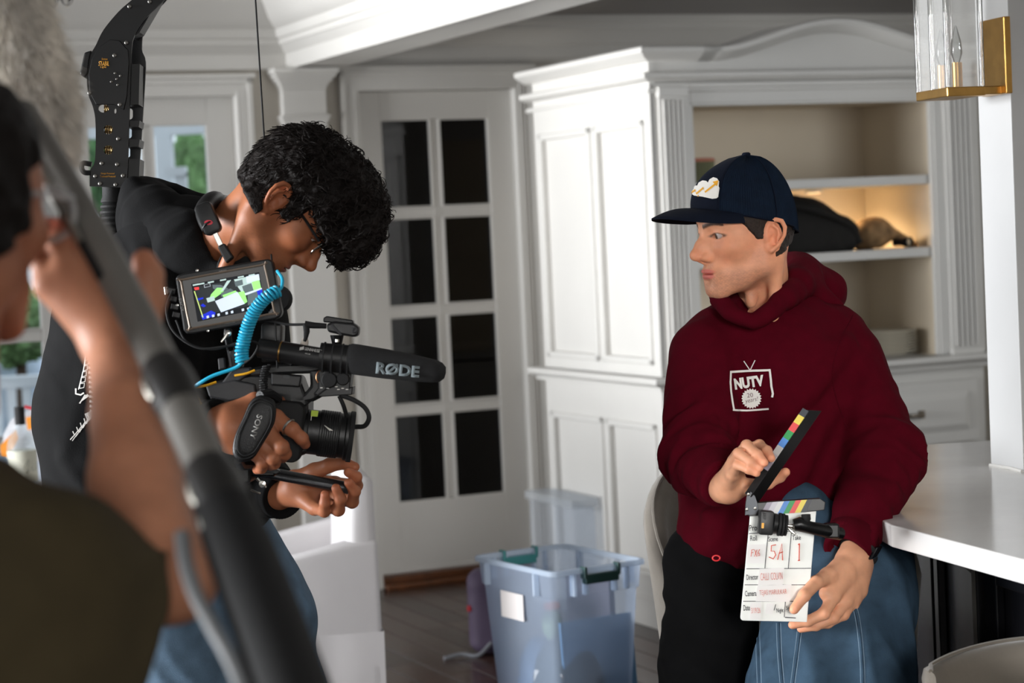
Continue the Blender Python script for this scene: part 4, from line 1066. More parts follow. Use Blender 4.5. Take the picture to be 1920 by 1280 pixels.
EARF, EARO, EARU = nrm((-0.36, 0.93, 0)), nrm((0.93, 0.36, 0)), nrm((0.05, -0.22, 0.975))
def ear_pt(f, u, o, c=(0.0775, -0.015, -0.010)):
    return np.asarray(c) + f * EARF + u * EARU + o * EARO
def ear_sdf(Q):
    rim = [(.013, .000, .003), (.0165, .014, .004), (.012, .026, .006), (.001, .032, .008), (-.011, .028, .012), (-.019, .015, .0145), (-.020, .000, .0135), (-.0155, -.013, .010), (-.009, -.022, .007), (.000, -.029, .005)]
    d = chain(Q, [ear_pt(*r) for r in rim], [.0040, .0042, .0044, .0046, .0045, .0042, .0038, .0036, .0040, .0055])
    R = np.stack([EARF, EARU, EARO], 1)
    d = smin(d, ell(Q, ear_pt(-.002, .002, .000), (.0165, .027, .0038), R), .004)
    d = smin(d, ell(Q, ear_pt(.004, -.024, .002), (.0085, .0095, .0045), R), .005)
    d = smin(d, ell(Q, ear_pt(.003, .0, -.012), (.012, .020, .014), R), .006)
    d = smin(d, chain(Q, [ear_pt(.004, .021, .005), ear_pt(-.006, .013, .007), ear_pt(-.0105, .000, .0065), ear_pt(-.006, -.012, .006)], [.003, .0034, .0034, .003]), .004)
    d = smax(d, -ell(Q, ear_pt(.003, -.004, .007), (.0085, .0125, .0085), R), .003)
    d = smin(d, ell(Q, ear_pt(.0125, -.006, .003), (.0042, .0065, .0042), R), .003)
    d = smin(d, chain(Q, [ear_pt(.013, .000, .003), ear_pt(.004, .003, .002)], [.0035, .002]), .003)
    return d
def head_fn(opt):
    nb = np.asarray(opt['neck'], float); nr = opt.get('neck_r', .056)
    nose = opt.get('nose', 0.0)
    def fn(P):
        Q = P.copy(); Q[:, 0] = np.abs(Q[:, 0])
        d = ell(Q, (0, -.008, .028), (.0755, .094, .090))
        d = smin(d, ell(Q, (0, .028, .034), (.064, .067, .066)), .03)
        d = smin(d, ell(Q, (0, .028, -.035), (.058, .060, .082)), .03)
        d = smin(d, rc(Q, (.0515, -.004, -.060), (.017, .071, -.108), .0175, .014), .028)
        d = smin(d, rc(Q, (.058, -.010, -.018), (.0535, -.005, -.066), .015, .016), .025)
        d = smin(d, ell(Q, (0, .077, -.107), (.022, .017, .0155)), .018)
        d = smin(d, ell(Q, (.042, .057, -.024), (.024, .024, .019)), .024)
        d = smin(d, ell(Q, (0, .072, -.075), (.036, .024, .027)), .02)
        d = smin(d, rc(Q, (.008, .087, .018), (.046, .066, .021), .009, .008), .016)
        d = smax(d, -ell(Q, (.033, .104, .000), (.020, .022, .0135)), .014)
        # nose
        d = smin(d, rc(Q, (0, .084, .010), (0, .101 + nose * .6, -.018), .0084, .0088), .013)
        d = smin(d, rc(Q, (0, .101 + nose * .6, -.018), (0, .111 + nose, -.0350), .0085, .0095), .012)
        d = smin(d, ell(Q, (0, .1115 + nose, -.0360), (.0086, .0096, .0090)), .010)
        d = smin(d, ell(Q, (.0125, .0985, -.0425), (.0082, .0125, .0084)), .006)
        d = smin(d, ell(Q, (.0080, .089, -.030), (.0105, .013, .018)), .010)
        d = smin(d, rc(Q, (0, .106, -.0455), (0, .092, -.0535), .006, .006), .007)
        d = smax(d, -ell(Q, (.0068, .1045, -.0510), (.0034, .0065, .0040)), .002)
        # lips
        d = smin(d, ell(Q, (.0075, .0905, -.0698), (.0190, .0078, .0042)), .005)
        d = smin(d, ell(Q, (0, .0892, -.0790), (.0215, .0088, .0054)), .005)
        d = smax(d, -ell(Q, (0, .104, -.0743), (.0300, .0200, .0013)), .0022)
        d = smax(d, -ell(Q, (0, .104, -.0895), (.014, .012, .004)), .008)
        # eyelids
        d = smin(d, ell(Q, (.0325, .0730, .0010), (.0158, .0146, .0135)), .006)
        d = smax(d, -ell(Q, (.0340, .0862, opt.get('lid', -.0010)), (.0150, .0135, opt.get('open', .0042))), .0014)
        if opt.get('ear', True): d = smin(d, ear_sdf(Q), .005)
        # neck
        d = smin(d, rc(P, (0, -.028, -.045), nb, .050, nr), .03)
        d = smin(d, rc(Q, (.060, -.032, -.050), (.022, nb[1] + .045, nb[2] + .01), .013, .012), .022)
        d = smin(d, ell(P, (0, .028 + nb[1] * .35, -.135), (.012, .012, .016)), .015)
        return d
    return fn
def head_colors(V, opt):
    base = np.array(opt['skin']); x = np.abs(V[:, 0]); Q = V.copy(); Q[:, 0] = x
    c = np.tile(base, (len(V), 1))
    def blend(mask, col):
        nonlocal c
        c = c * (1 - mask[:, None]) + np.array(col) * mask[:, None]
    red = np.clip(gauss(Q, (.045, .07, -.03), .018) * .45 + gauss(Q, (0, .118, -.042), .016) * .45 + gauss(Q, (.08, -.012, -.008), .03) * .5, 0, 1)
    blend(red, base * [1.10, .80, .72])
    st = sstep(-V[:, 2], .055, .085) * sstep(V[:, 1], -.03, .01) * sstep(-(V[:, 2]), -.2, .06) * (1 - sstep(-V[:, 2], .118, .15))
    st = np.maximum(st, gauss(Q, (.012, .098, -.060), .009) * 1.0)
    st = np.maximum(st, gauss(Q, (.066, .010, -.050), .020) * .45)
    n = snoise(V, 900, 3, 1)
    blend(np.clip(st * opt.get('stubble', .35) * (1 + .5 * n), 0, 1), base * [.42, .42, .48])
    up = np.clip(1.25 - ((x - .0) / .0265) ** 2 - ((V[:, 2] + .0698) / .0050) ** 2, 0, 1) * (V[:, 1] > .082)
    lo = np.clip(1.25 - (x / .0240) ** 2 - ((V[:, 2] + .0790) / .0062) ** 2, 0, 1) * (V[:, 1] > .082)
    blend(np.clip(np.maximum(up, lo) * 2, 0, 1) * .85, opt['lip'])
    # brows
    bx = np.clip((x - .011) / .038, 0, 1); bz = .0185 + .0075 * np.sin(bx * 2.2) - .004 * bx
    bm = np.exp(-((V[:, 2] - bz) / (.0046 - .0018 * bx)) ** 4) * (x > .009) * (x < .052) * (V[:, 1] > .04)
    blend(np.clip(bm * 1.15 * (1 + .25 * snoise(V, 1200, 8, 1)), 0, 1) * opt.get('brow', .9), S(34, 26, 22))
    # lash line and lid crease
    ex = (x - .0340) / .0158; ez = (V[:, 2] - opt.get('lid', -.001)) / opt.get('open', .0042)
    r = np.sqrt(ex ** 2 + ez ** 2)
    blend(np.exp(-((r - 1.06) / .20) ** 2) * (V[:, 1] > .06) * (.85 * (ez > -.2) + .3 * (ez <= -.2)), S(40, 26, 22))
    blend(gauss(Q, (.034, .085, -.012), .010) * .25, base * [.75, .66, .66])
    return c
def eyeballs(fr, gaze, parent):
    for sx in (-1, 1):
        bm = bmesh.new(); bmesh.ops.create_uvsphere(bm, u_segments=40, v_segments=28, radius=.0128)
        me = bpy.data.meshes.new('eye'); bm.to_mesh(me); bm.free()
        co = np.zeros(len(me.vertices) * 3); me.vertices.foreach_get('co', co); co = co.reshape(-1, 3)
        g = nrm(gaze); ang = np.degrees(np.arccos(np.clip(co @ g / .0128, -1, 1)))
        col = np.tile(np.array(S(186, 170, 164)), (len(co), 1))
        col[ang < 27] = S(62, 38, 24); col[ang < 11] = (.004, .004, .004)
        me.vertices.foreach_set('co', fr.w(co + [sx * .0325, .0735, 0]).ravel())
        at = me.color_attributes.new('tint', 'FLOAT_COLOR', 'POINT'); at.data.foreach_set('color', np.hstack([col, np.ones((len(col), 1))]).astype(f32).ravel())
        shade(me, 3); link('eye', me, EYE, parent)
def join_parts(name, parts, m, parent=None):
    """parts: list of (V, Q, C) merged into one body mesh"""
    Vs, Qs, Cs, n = [], [], [], 0
    for V, Q, C in parts: Vs.append(V); Qs.append(Q + n); Cs.append(C); n += len(V)
    return link(name, mesh_from(name, np.vstack(Vs), np.vstack(Qs), np.vstack(Cs)), m, parent)
def head_part(fr, opt, h=.0021):
    nb = np.asarray(opt['neck']); fn = head_fn(opt)
    lo = np.minimum([-.105, -.125, -.14], nb - .075); hi = np.maximum([.105, .135, .13], nb + .075)
    V, Q = sdf_verts(fn, lo, hi, h); V = relax(V, Q, 1, .4)
    C = head_colors(V.astype(f32), opt)
    return fr.w(V), Q, C
def hand_part(spec, skin, h=.0022, nailc=None, flat=()):
    """spec: wrist chain + fingers given as lists of (px, py, depth) and radii"""
    W3 = lambda p: A(*p)
    ch = []
    for pts, rs in spec['fingers']: ch.append(([W3(p) for p in pts], rs))
    pm = [([W3(p) for p in pts], rs) for pts, rs in spec['palm']]
    fo = [([W3(p) for p in pts], rs) for pts, rs in spec['arm']]
    def fn(P):
        d = None
        for pts, rs in pm:
            e = chain(P, pts, rs); d = e if d is None else smin(d, e, .014)
        for pts, rs in fo: d = smin(d, chain(P, pts, rs, .01), .018)
        F = None
        for pts, rs in ch:
            e = chain(P, pts, rs, .003)
            for k in range(1, len(pts) - 1):      # knuckle swelling
                e = smin(e, rc(P, pts[k], pts[k] + 1e-4, rs[k] * 1.02), .004)
            F = e if F is None else smin(F, e, .0012)
        d = smin(d, F, .007)
        return d
    allp = [p for g in (ch, pm, fo) for pts, rs in g for p in pts]
    lo, hi = bounds(allp, .045)
    V, Q = sdf_verts(fn, lo, hi, h); V = relax(V, Q, 1, .4)
    base = np.array(skin); C = np.tile(base, (len(V), 1)); Vf = V.astype(f32)
    for pts, rs in ch:
        m = np.clip(gauss(Vf, pts[-1], .011), 0, 1) * .45
        C = C * (1 - m[:, None]) + base * [1.12, .78, .72] * m[:, None]
        for k in range(1, len(pts) - 1):
            m = np.clip(gauss(Vf, pts[k], .007), 0, 1) * .35
            C = C * (1 - m[:, None]) + base * [1.05, .74, .66] * m[:, None]
    for (p, r) in spec.get('nails', []):
        c = W3(p); m = np.clip(1.6 - 1.2 * (np.linalg.norm(V - c, axis=1) / r) ** 2, 0, 1) * .8
        C = C * (1 - m[:, None]) + base * [1.25, 1.10, 1.10] * m[:, None]
    n = snoise(Vf, 60, 5); C = C * (1 + .06 * n[:, None])
    return V, Q, np.clip(C, 0, 1)
def decal(name, polys, bvh, m, parent, off=.0012, maxe=.006, direction=None):
    """flat print laid on a surface: pixel polygons pushed along the viewing direction onto the cloth"""
    bm = bmesh.new()
    for pl in polys:
        vs = [bm.verts.new((x, y, 0)) for x, y in pl]
        bm.faces.new(vs)
    bmesh.ops.triangulate(bm, faces=bm.faces[:])
    return _project(name, bm, bvh, m, parent, off, maxe)
def _project(name, bm, bvh, m, parent, off, maxe):
    maxp = maxe * 960
    for _ in range(5):
        ed = [e for e in bm.edges if (e.verts[0].co - e.verts[1].co).length > maxp]
        if not ed: break
        bmesh.ops.subdivide_edges(bm, edges=ed, cuts=1); bmesh.ops.triangulate(bm, faces=bm.faces[:])
    for v in bm.verts:
        dr = CF + ((v.co.x - 960) / FPX) * CR - ((v.co.y - 640) / FPX) * CU
        dr = Vector(nrm(dr)); hit = bvh.ray_cast(Vector(CAM), dr)
        if hit[0] is None: hit = bvh.find_nearest(Vector(CAM) + dr * 4.15)
        nn_ = hit[1] if hit[1].dot(dr) < 0 else -hit[1]
        v.co = hit[0] + nn_ * off
    bmesh.ops.recalc_face_normals(bm, faces=bm.faces)
    me = bpy.data.meshes.new(name); bm.to_mesh(me); bm.free()
    return link(name, me, m, parent)
def text_decal(name, body, cx, cy, hpx, wpx, ang, bvh, m, parent, bold=.03, shear=0, off=.0012):
    me = text_mesh(body, 1.0, bold, shear)
    bm = bmesh.new(); bm.from_mesh(me); bmesh.ops.triangulate(bm, faces=bm.faces[:])
    xs = [v.co.x for v in bm.verts]; ys = [v.co.y for v in bm.verts]
    x0, x1, y0, y1 = min(xs), max(xs), min(ys), max(ys); ca, sa_ = math.cos(ang), math.sin(ang)
    for v in bm.verts:
        x = (v.co.x - (x0 + x1) / 2) / (x1 - x0) * wpx; y = -(v.co.y - (y0 + y1) / 2) / (y1 - y0) * hpx
        v.co = Vector((cx + x * ca - y * sa_, cy + x * sa_ + y * ca, 0))
    return _project(name, bm, bvh, m, parent, off, .008)
def bvh_of(*obs):
    V = []; F = []
    for o in obs:
        n = len(V); V += [v.co.copy() for v in o.data.vertices]; F += [tuple(i + n for i in p.vertices) for p in o.data.polygons]
    return BVHTree.FromPolygons(V, F)
def stroke(pts, w):
    """polyline -> thin polygon (pixels)"""
    pts = [np.array(p, float) for p in pts]; L = []; Rr = []
    for i in range(len(pts)):
        t = pts[min(i + 1, len(pts) - 1)] - pts[max(i - 1, 0)]; t /= np.linalg.norm(t) + 1e-9; n = np.array([-t[1], t[0]]) * w / 2
        L.append(pts[i] + n); Rr.append(pts[i] - n)
    return [[tuple(L[i]), tuple(L[i + 1]), tuple(Rr[i + 1]), tuple(Rr[i])] for i in range(len(pts) - 1)]
def ridge(P, a, b, w_, hgt):
    r = rc(P, a, b, 0.0); return hgt * np.exp(-(r / w_) ** 2)
def folds(P, bone, fa, fc, seed):
    """wrinkle field: ridges running across the bone direction"""
    b = nrm(bone).astype(f32); t = P @ b
    Q = P * f32(fc) + np.outer(t * f32(fa - fc), b)
    n = snoise(Q, 1.0, seed, 2)
    return 1 - 2 * np.abs(n)
# ================================================================== MAN WITH THE CLAPPERBOARD
D = 4.2
man = empty('person', tuple(H(1480, 1560, 0.0)), 'man in a maroon hoodie and navy cap holding a clapperboard', 'person')
fwd = nrm([-math.sin(math.radians(67)), -math.cos(math.radians(67)), -0.05])
HF = Frame(A(1399, 434, D), fwd, (0.02, 0, 1))
nb = HF.l(A(1438, 606, 4.32))
optR = dict(neck=nb, neck_r=.053, nose=.005, skin=S(232, 164, 128), lip=S(212, 112, 104), stubble=.42, open=.0050, lid=-.0012)
parts = [head_part(HF, optR)]
skR = S(220, 160, 126)
# right hand pinching the stick
rh = dict(
    arm=[([(1318, 892, 4.06), (1352, 912, 4.0), (1366, 912, 3.97)], [.030, .029, .026])],
    palm=[([(1362, 914, 3.97), (1400, 842, 3.93)], [.022, .013]), ([(1362, 914, 3.97), (1386, 852, 3.91)], [.022, .0125]),
          ([(1362, 914, 3.97), (1376, 866, 3.905)], [.020, .012]), ([(1362, 914, 3.96), (1373, 890, 3.905)], [.019, .0115]),
          ([(1368, 920, 3.96), (1405, 912, 3.945)], [.018, .014])],
    fingers=[([(1400, 842, 3.93), (1424, 834, 3.90), (1438, 845, 3.865), (1446, 859, 3.848)], [.0105, .0095, .0088, .0078]),
             ([(1386, 852, 3.91), (1400, 835, 3.87), (1420, 852, 3.845), (1433, 867, 3.838)], [.0108, .0100, .0090, .0078]),
             ([(1376, 866, 3.905), (1385, 850, 3.862), (1408, 866, 3.842), (1424, 877, 3.838)], [.0105, .0096, .0086, .0074]),
             ([(1373, 890, 3.905), (1383, 871, 3.865), (1404, 880, 3.845), (1419, 887, 3.842)], [.0098, .0088, .0078, .0068]),
             ([(1405, 912, 3.945), (1440, 905, 3.955), (1462, 893, 3.945), (1473, 885, 3.93)], [.0130, .0115, .0105, .0085])],
    nails=[((1445, 858, 3.838), .007), ((1432, 867, 3.829), .007), ((1423, 877, 3.829), .0065), ((1418, 888, 3.833), .006)])
parts.append(hand_part(rh, skR))
# left hand holding the slate's lower edge
lh = dict(
    arm=[([(1625, 950, 4.095), (1608, 1020, 4.03), (1600, 1052, 4.0)], [.030, .029, .028])],
    palm=[([(1596, 1050, 4.0), (1562, 1118, 3.93)], [.026, .0135]), ([(1606, 1056, 4.01), (1585, 1128, 3.95)], [.024, .0140]),
          ([(1612, 1058, 4.02), (1602, 1122, 3.97)], [.022, .013]), ([(1616, 1056, 4.03), (1614, 1108, 3.99)], [.020, .012]),
          ([(1588, 1056, 3.985), (1552, 1080, 3.93)], [.022, .0155]), ([(1580, 1075, 3.965), (1548, 1112, 3.925)], [.022, .0125])],
    fingers=[([(1552, 1080, 3.93), (1530, 1092, 3.895), (1508, 1116, 3.868), (1489, 1142, 3.862)], [.0155, .0125, .0110, .0090]),
             ([(1562, 1120, 3.93), (1545, 1150, 3.905), (1515, 1164, 3.905), (1486, 1171, 3.912)], [.0120, .0110, .0098, .0082]),
             ([(1585, 1128, 3.95), (1562, 1158, 3.925), (1530, 1172, 3.925), (1502, 1178, 3.935)], [.0120, .0108, .0096, .0080]),
             ([(1602, 1122, 3.97), (1582, 1152, 3.945), (1552, 1168, 3.945), (1526, 1174, 3.955)], [.0112, .0100, .0090, .0076]),
             ([(1614, 1108, 3.99), (1600, 1136, 3.965), (1576, 1154, 3.965), (1556, 1162, 3.97)], [.0100, .0090, .0080, .0068])],
    nails=[((1486, 1144, 3.853), .0085), ((1483, 1170, 3.904), .007)])
parts.append(hand_part(lh, skR))
# arms and trunk under the clothes, so the body is one figure
def trunkR(P):
    d = ell(P, A(1450, 740, 4.28), (.17, .09, .19))
    d = smin(d, ell(P, A(1440, 960, 4.28), (.14, .09, .14)), .06)
    d = smin(d, chain(P, [A(1325, 650, 4.27), A(1304, 848, 4.17), A(1352, 912, 4.0)], [.05, .042, .03]), .03)
    d = smin(d, chain(P, [A(1590, 650, 4.30), A(1655, 850, 4.2), A(1612, 1030, 4.02)], [.05, .042, .03]), .03)
    d = smin(d, rc(P, A(1440, 612, 4.33), A(1450, 720, 4.30), .048, .07), .03)
    return d
lo, hi = bounds([A(1325, 600, 4.3), A(1655, 1060, 4.0), A(1304, 848, 4.2)], .14)
V, Q = sdf_verts(trunkR, lo, hi, .008); parts.append((V, Q, np.tile(np.array(skR), (len(V), 1))))
bodyR = join_parts('body', parts, SKIN_R, man)
bodyR['label'] = 'face, neck and hands of the man in the cap'
eyeballs(HF, (.05, .98, -.16), man)
# lashes
# short hair under the cap
hf0 = head_fn(dict(optR, ear=False))
def hairR(P):
    Q = P.copy(); Q[:, 0] = np.abs(Q[:, 0])
    d = hf0(P) - .0042
    y, z = P[:, 1], P[:, 2]
    front = y - (.064 - (.040 - z) * .88)
    low = np.where(y > -.012, -(z + .014), -(z + .040 + (y + .05) * .35))
    d = np.maximum(np.maximum(d, front), np.maximum(low, z - .045))
    d = np.maximum(d, .045 - Q[:, 0] - np.clip(-y - .02, 0, .1) * 1.5)
    d = smax(d, -ell(Q, (.084, -.014, -.010), (.020, .021, .034)), .002)
    return d + .0010 * snoise(P, 420, 3, 2) + .0008 * snoise(P * np.array([1, 1, .25], f32), 900, 4, 1)
V, Q = sdf_verts(hairR, (-.1, -.13, -.08), (.1, .1, .06), .0022)
hr = link('hair', mesh_from('hair', HF.w(V), Q), HAIRB, man); hr['label'] = 'short dark brown hair under the cap'

# ---------------- cap
NAVYC = mat('navy_twill', S(12, 18, 32), 0.85, noise=0.15, nscale=50, spec=0.15, bump=0.1, bscale=800)
CORD = mat('navy_corduroy', S(14, 26, 42), 0.85, noise=0.2, nscale=50, spec=0.15)
capz = empty('cap', tuple(HF.w((0, 0, .05))), None)
capz.parent = man; capz.matrix_parent_inverse = Matrix.Translation(-wloc(man)); capz['label'] = 'navy corduroy baseball cap with a cloud patch'
def cap_pt(phi, t, e=0.0):
    sp = math.sin(phi); a, b = .0865 + e, (.1185 if sp > 0 else .0975) + e
    cy = -.008
    zb = .020 + .27 * (b * math.sin(phi)) - (.006 if math.sin(phi) < -.6 else 0)
    zt = .150 + e
    r = (1 - t ** (2.25 - .35 * max(0, sp))) ** (1 / 2.0)
    fr_ = .004 * math.sin(t * math.pi) * max(0, math.sin(phi))
    return np.array([(a * r) * math.cos(phi), cy + (b * r + fr_) * math.sin(phi) - .006 * t, zb + (zt - zb) * t])
def cap_patch(name, p0, p1, m, cord=False):
    nu = int(abs(p1 - p0) / 60 * 26) * 4 if cord else 40; nv = 26; v = []; f = []
    for i in range(nu + 1):
        ph = math.radians(p0 + (p1 - p0) * i / nu)
        for j in range(nv + 1):
            t = j / nv
            e = (.0008 * math.cos(i * math.pi / 2) if cord else 0)
            e += .0012 * math.sin(ph * 5 + t * 3) * math.sin(t * 3.1)
            if i in (0, nu): e -= .0016
            v.append(HF.w(cap_pt(ph, t, e)))
    for i in range(nu):
        for j in range(nv):
            f.append((i * (nv + 1) + j, (i + 1) * (nv + 1) + j, (i + 1) * (nv + 1) + j + 1, i * (nv + 1) + j + 1))
    for (dz) in (0,):
        pass
    return MB().add(v, f).build(name, m, capz, smooth=2.0)
cf = cap_patch('front_panel', 52, 128, NAVYC)
for (p0, p1) in ((-8, 52), (-90, -8), (128, 188), (188, 270)):
    cbk = cap_patch('corduroy_panel', p0, p1, CORD, True)
for ph in (52, 128, -8, 188):
    MB().tube([HF.w(cap_pt(math.radians(ph), t, .0006)) for t in np.linspace(0, 1, 20)], .0011, 6).build('seam', NAVYC, capz, smooth=True)
MB().tube([HF.w(cap_pt(math.radians(ph), 0.0, .0006)) for ph in np.linspace(0, 360, 60, endpoint=False)], .0018, 6, close=True).build('hem_band', NAVYC, capz, smooth=True)
MB().lathe(HF.w(cap_pt(0, 1.0)), HF.z, [(.0085, -.002), (.0085, .002), (.006, .0045), (0, .005)], 14).build('button', NAVYC, capz, smooth=True)
# bill
def bill_pt(u, v, up):
    ph = math.radians(90 - 62 * u)
    b = cap_pt(ph, .0)
    cu = max(0.0, math.cos(u * math.pi / 2)) ** .62
    o_ = np.array([.0835 * math.sin(u * math.pi / 2), b[1] * (1 - cu) + cu * .192, .046 - .022 * u * u])
    q = b + (o_ - b) * v
    q[2] -= .006 * math.sin(v * math.pi) * (1 - u * u) * -1 + .004 * v * v
    q[2] += (.0035 if up else 0)
    return HF.w(q)
nu, nv = 36, 12; v = []; f = []
for up in (1, 0):
    for i in range(nu + 1):
        for j in range(nv + 1): v.append(bill_pt(-1 + 2 * i / nu, j / nv, up))
off_ = (nu + 1) * (nv + 1)
for s in (0, 1):
    for i in range(nu):
        for j in range(nv):
            q = (i * (nv + 1) + j, (i + 1) * (nv + 1) + j, (i + 1) * (nv + 1) + j + 1, i * (nv + 1) + j + 1)
            f.append(tuple(k + s * off_ for k in (q if s == 0 else q[::-1])))
def idx(i, j, s): return s * off_ + i * (nv + 1) + j
for i in range(nu): f.append((idx(i, nv, 0), idx(i + 1, nv, 0), idx(i + 1, nv, 1), idx(i, nv, 1)))
for j in range(nv):
    f.append((idx(0, j, 0), idx(0, j + 1, 0), idx(0, j + 1, 1), idx(0, j, 1))); f.append((idx(nu, j, 0), idx(nu, j + 1, 0), idx(nu, j + 1, 1), idx(nu, j, 1)))
MB().add(v, f).build('bill', NAVYC, capz, smooth=1.2)
cbv = bvh_of(cf)
cloud = [(1295, 362), (1293, 354), (1297, 348), (1304, 347), (1308, 349), (1311, 343), (1318, 339), (1325, 340), (1328, 343), (1331, 337), (1338, 333), (1345, 335), (1349, 341), (1348, 350), (1350, 358), (1349, 367), (1344, 372), (1336, 373), (1318, 369), (1303, 367)]
decal('cloud_patch', [cloud], cbv, INK, capz, .0016, .004)
YEL = mat('yellow_thread', S(226, 162, 40), 0.6)
arrow = stroke([(1296, 363), (1305, 357), (1307, 364), (1320, 353), (1323, 361), (1342, 346)], 3.2)
decal('arrow_stitching', arrow + [[(1348, 339), (1345, 350), (1337, 342)]], cbv, YEL, capz, .0026, .003)

# ---------------- hoodie
MAROON = mat('maroon_fleece', S(74, 4, 19), 0.95, noise=0.10, nscale=40, bump=0.22, bscale=450, spec=0.08)
MAROOND = mat('maroon_rib', S(70, 4, 18), 0.95, noise=0.08, nscale=40, spec=0.08, weave=0.25, wscale=260)
yawR = Matrix.Rotation(math.radians(-14), 3, 'Z'); RT = np.array(yawR)
shL, elL, wrL = A(1580, 676, 4.29), A(1662, 850, 4.19), A(1597, 1012, 4.03)
shR, elR, wrR = A(1330, 668, 4.25), A(1302, 848, 4.14), A(1356, 905, 3.995)
def hoodieR(P):
    d = ell(P, A(1448, 738, 4.28), (.182, .128, .182), RT)
    d = smin(d, ell(P, A(1430, 905, 4.26), (.168, .128, .16), RT), .06)
    d = smin(d, ell(P, A(1412, 1000, 4.235), (.150, .122, .075), RT), .05)
    d = smin(d, rc(P, A(1350, 640, 4.28), A(1558, 632, 4.31), .072, .070), .06)
    d = smin(d, rc(P, A(1440, 600, 4.32), A(1450, 680, 4.30), .085, .10), .05)
    aL = smin(rc(P, shL, elL, .077, .066), rc(P, elL, wrL, .066, .047), .03)
    aR = smin(rc(P, shR, elR, .080, .064), rc(P, elR, wrR, .064, .044), .03)
    # wrinkles on the sleeves
    mL = np.exp(-(((P - elL) ** 2).sum(1)) / (2 * .075 ** 2)); mL2 = np.exp(-(((P - (elL + wrL) / 2) ** 2).sum(1)) / (2 * .06 ** 2)); mL3 = np.exp(-(((P - shL) ** 2).sum(1)) / (2 * .09 ** 2))
    aL = aL - (.0160 * mL + .0145 * mL2) * folds(P, wrL - elL + .4 * (elL - shL), 46, 13, 3) - .004 * mL3 * folds(P, elL - shL, 14, 40, 5)
    mR = np.exp(-(((P - elR) ** 2).sum(1)) / (2 * .075 ** 2)); mR2 = np.exp(-(((P - (elR + wrR) / 2) ** 2).sum(1)) / (2 * .05 ** 2))
    aR = aR - (.0150 * mR + .0145 * mR2) * folds(P, wrR - elR + .3 * (elR - shR), 60, 18, 8)
    d = smin(d, aL, .010); d = smin(d, aR, .010)
    for (a, b, w_, hgt) in ((A(1590, 640, 4.20), A(1450, 790, 4.14), .022, .012), (A(1575, 730, 4.20), A(1485, 900, 4.14), .024, .012), (A(1600, 800, 4.18), A(1540, 960, 4.15), .02, .010),
                              (A(1322, 680, 4.20), A(1350, 900, 4.14), .020, .010), (A(1345, 660, 4.18), A(1380, 800, 4.14), .016, .006), (A(1380, 930, 4.14), A(1330, 1020, 4.13), .02, .007),
                              (A(1310, 960, 4.16), A(1430, 985, 4.12), .018, .007), (A(1470, 640, 4.16), A(1420, 700, 4.14), .018, .005)):
        d = d - 1.5 * ridge(P, a, b, w_, hgt)
    for (a, b, w_, hgt) in ((A(1600, 700, 4.18), A(1480, 820, 4.14), .020, .012), (A(1585, 800, 4.17), A(1520, 930, 4.14), .02, .014), (A(1338, 740, 4.16), A(1365, 890, 4.13), .018, .010)):
        d = d + 1.6 * ridge(P, a, b, w_, hgt)
    d = d - .0030 * snoise(P, 24, 14) - .0042 * folds(P, np.array([0.55, 0, .83]), 9, 30, 17)
    # neck opening
    d = smax(d, -chain(P, [A(1418, 470, 4.24), A(1416, 555, 4.21), A(1409, 596, 4.16)], [.072, .045, .006]), .008)
    # flat ends at the cuffs
    for (e, w_) in ((elL, wrL), (elR, wrR)):
        u_ = nrm(w_ - e).astype(f32); d = smax(d, np.minimum((P - w_) @ u_ - .012, .2) - 10 * (((P - w_) ** 2).sum(1) > .075 ** 2), .004)
    return d
lo, hi = bounds([A(1240, 560, 4.45), A(1735, 1080, 3.95), A(1735, 560, 4.0), A(1240, 1080, 4.45)], .02)
hood = sdf_obj('hoodie', hoodieR, lo, hi, .0048, MAROON, man, it=1)
hood['label'] = 'maroon hooded sweatshirt'
# hood lying round the neck
hp = [A(1409, 606, 4.135), A(1368, 585, 4.155), A(1350, 552, 4.22), A(1385, 528, 4.36), A(1450, 508, 4.42), A(1502, 508, 4.36), A(1494, 535, 4.25), A(1458, 572, 4.165), A(1415, 606, 4.135)]
def hoodf(P):
    d = chain(P, smooth_path(hp, 3), list(np.interp(np.linspace(0, 1, 25), [0, .15, .35, .5, .62, .75, .9, 1], [.010, .014, .020, .030, .034, .028, .016, .010])), .01)
    d = smin(d, ell(P, A(1532, 548, 4.40), (.062, .055, .05)), .04)
    d = smin(d, ell(P, A(1482, 535, 4.45), (.075, .045, .055)), .04)
    d = smin(d, rc(P, A(1500, 520, 4.30), A(1565, 580, 4.30), .022, .018), .03)
    d = d - .004 * folds(P, np.array([.6, .3, .8]), 52, 18, 21) - .0025 * snoise(P, 40, 23)
    d = smax(d, -chain(P, [A(1415, 470, 4.25), A(1425, 560, 4.24), A(1412, 600, 4.16)], [.064, .056, .010]), .006)
    return d
lo, hi = bounds(hp + [A(1570, 560, 4.45)], .07)
sdf_obj('hood', hoodf, lo, hi, .0045, MAROON, hood)
# drop-shoulder seam, neck stitching
hbv = bvh_of(hood)
def on_cloth(pts, bvh, off=.0): 
    out_ = []
    for (x, y) in pts:
        dr = Vector(nrm(CF + ((x - 960) / FPX) * CR - ((y - 640) / FPX) * CU)); h_ = bvh.ray_cast(Vector(CAM), dr)
        if h_[0] is not None: out_.append(np.array(h_[0] - dr * off))
    return out_
for pts in ([(1600, 590), (1575, 640), (1560, 700), (1572, 760), (1592, 810)], [(1356, 592), (1372, 606), (1392, 615), (1410, 616), (1440, 606), (1462, 590)]):
    q = on_cloth([tuple(p) for p in smooth_path([np.array(p) for p in pts], 8)], hbv, -.0002)
    if len(q) > 2: MB().tube(q, .0014, 5).build('seam', MAROOND, hood, smooth=True)
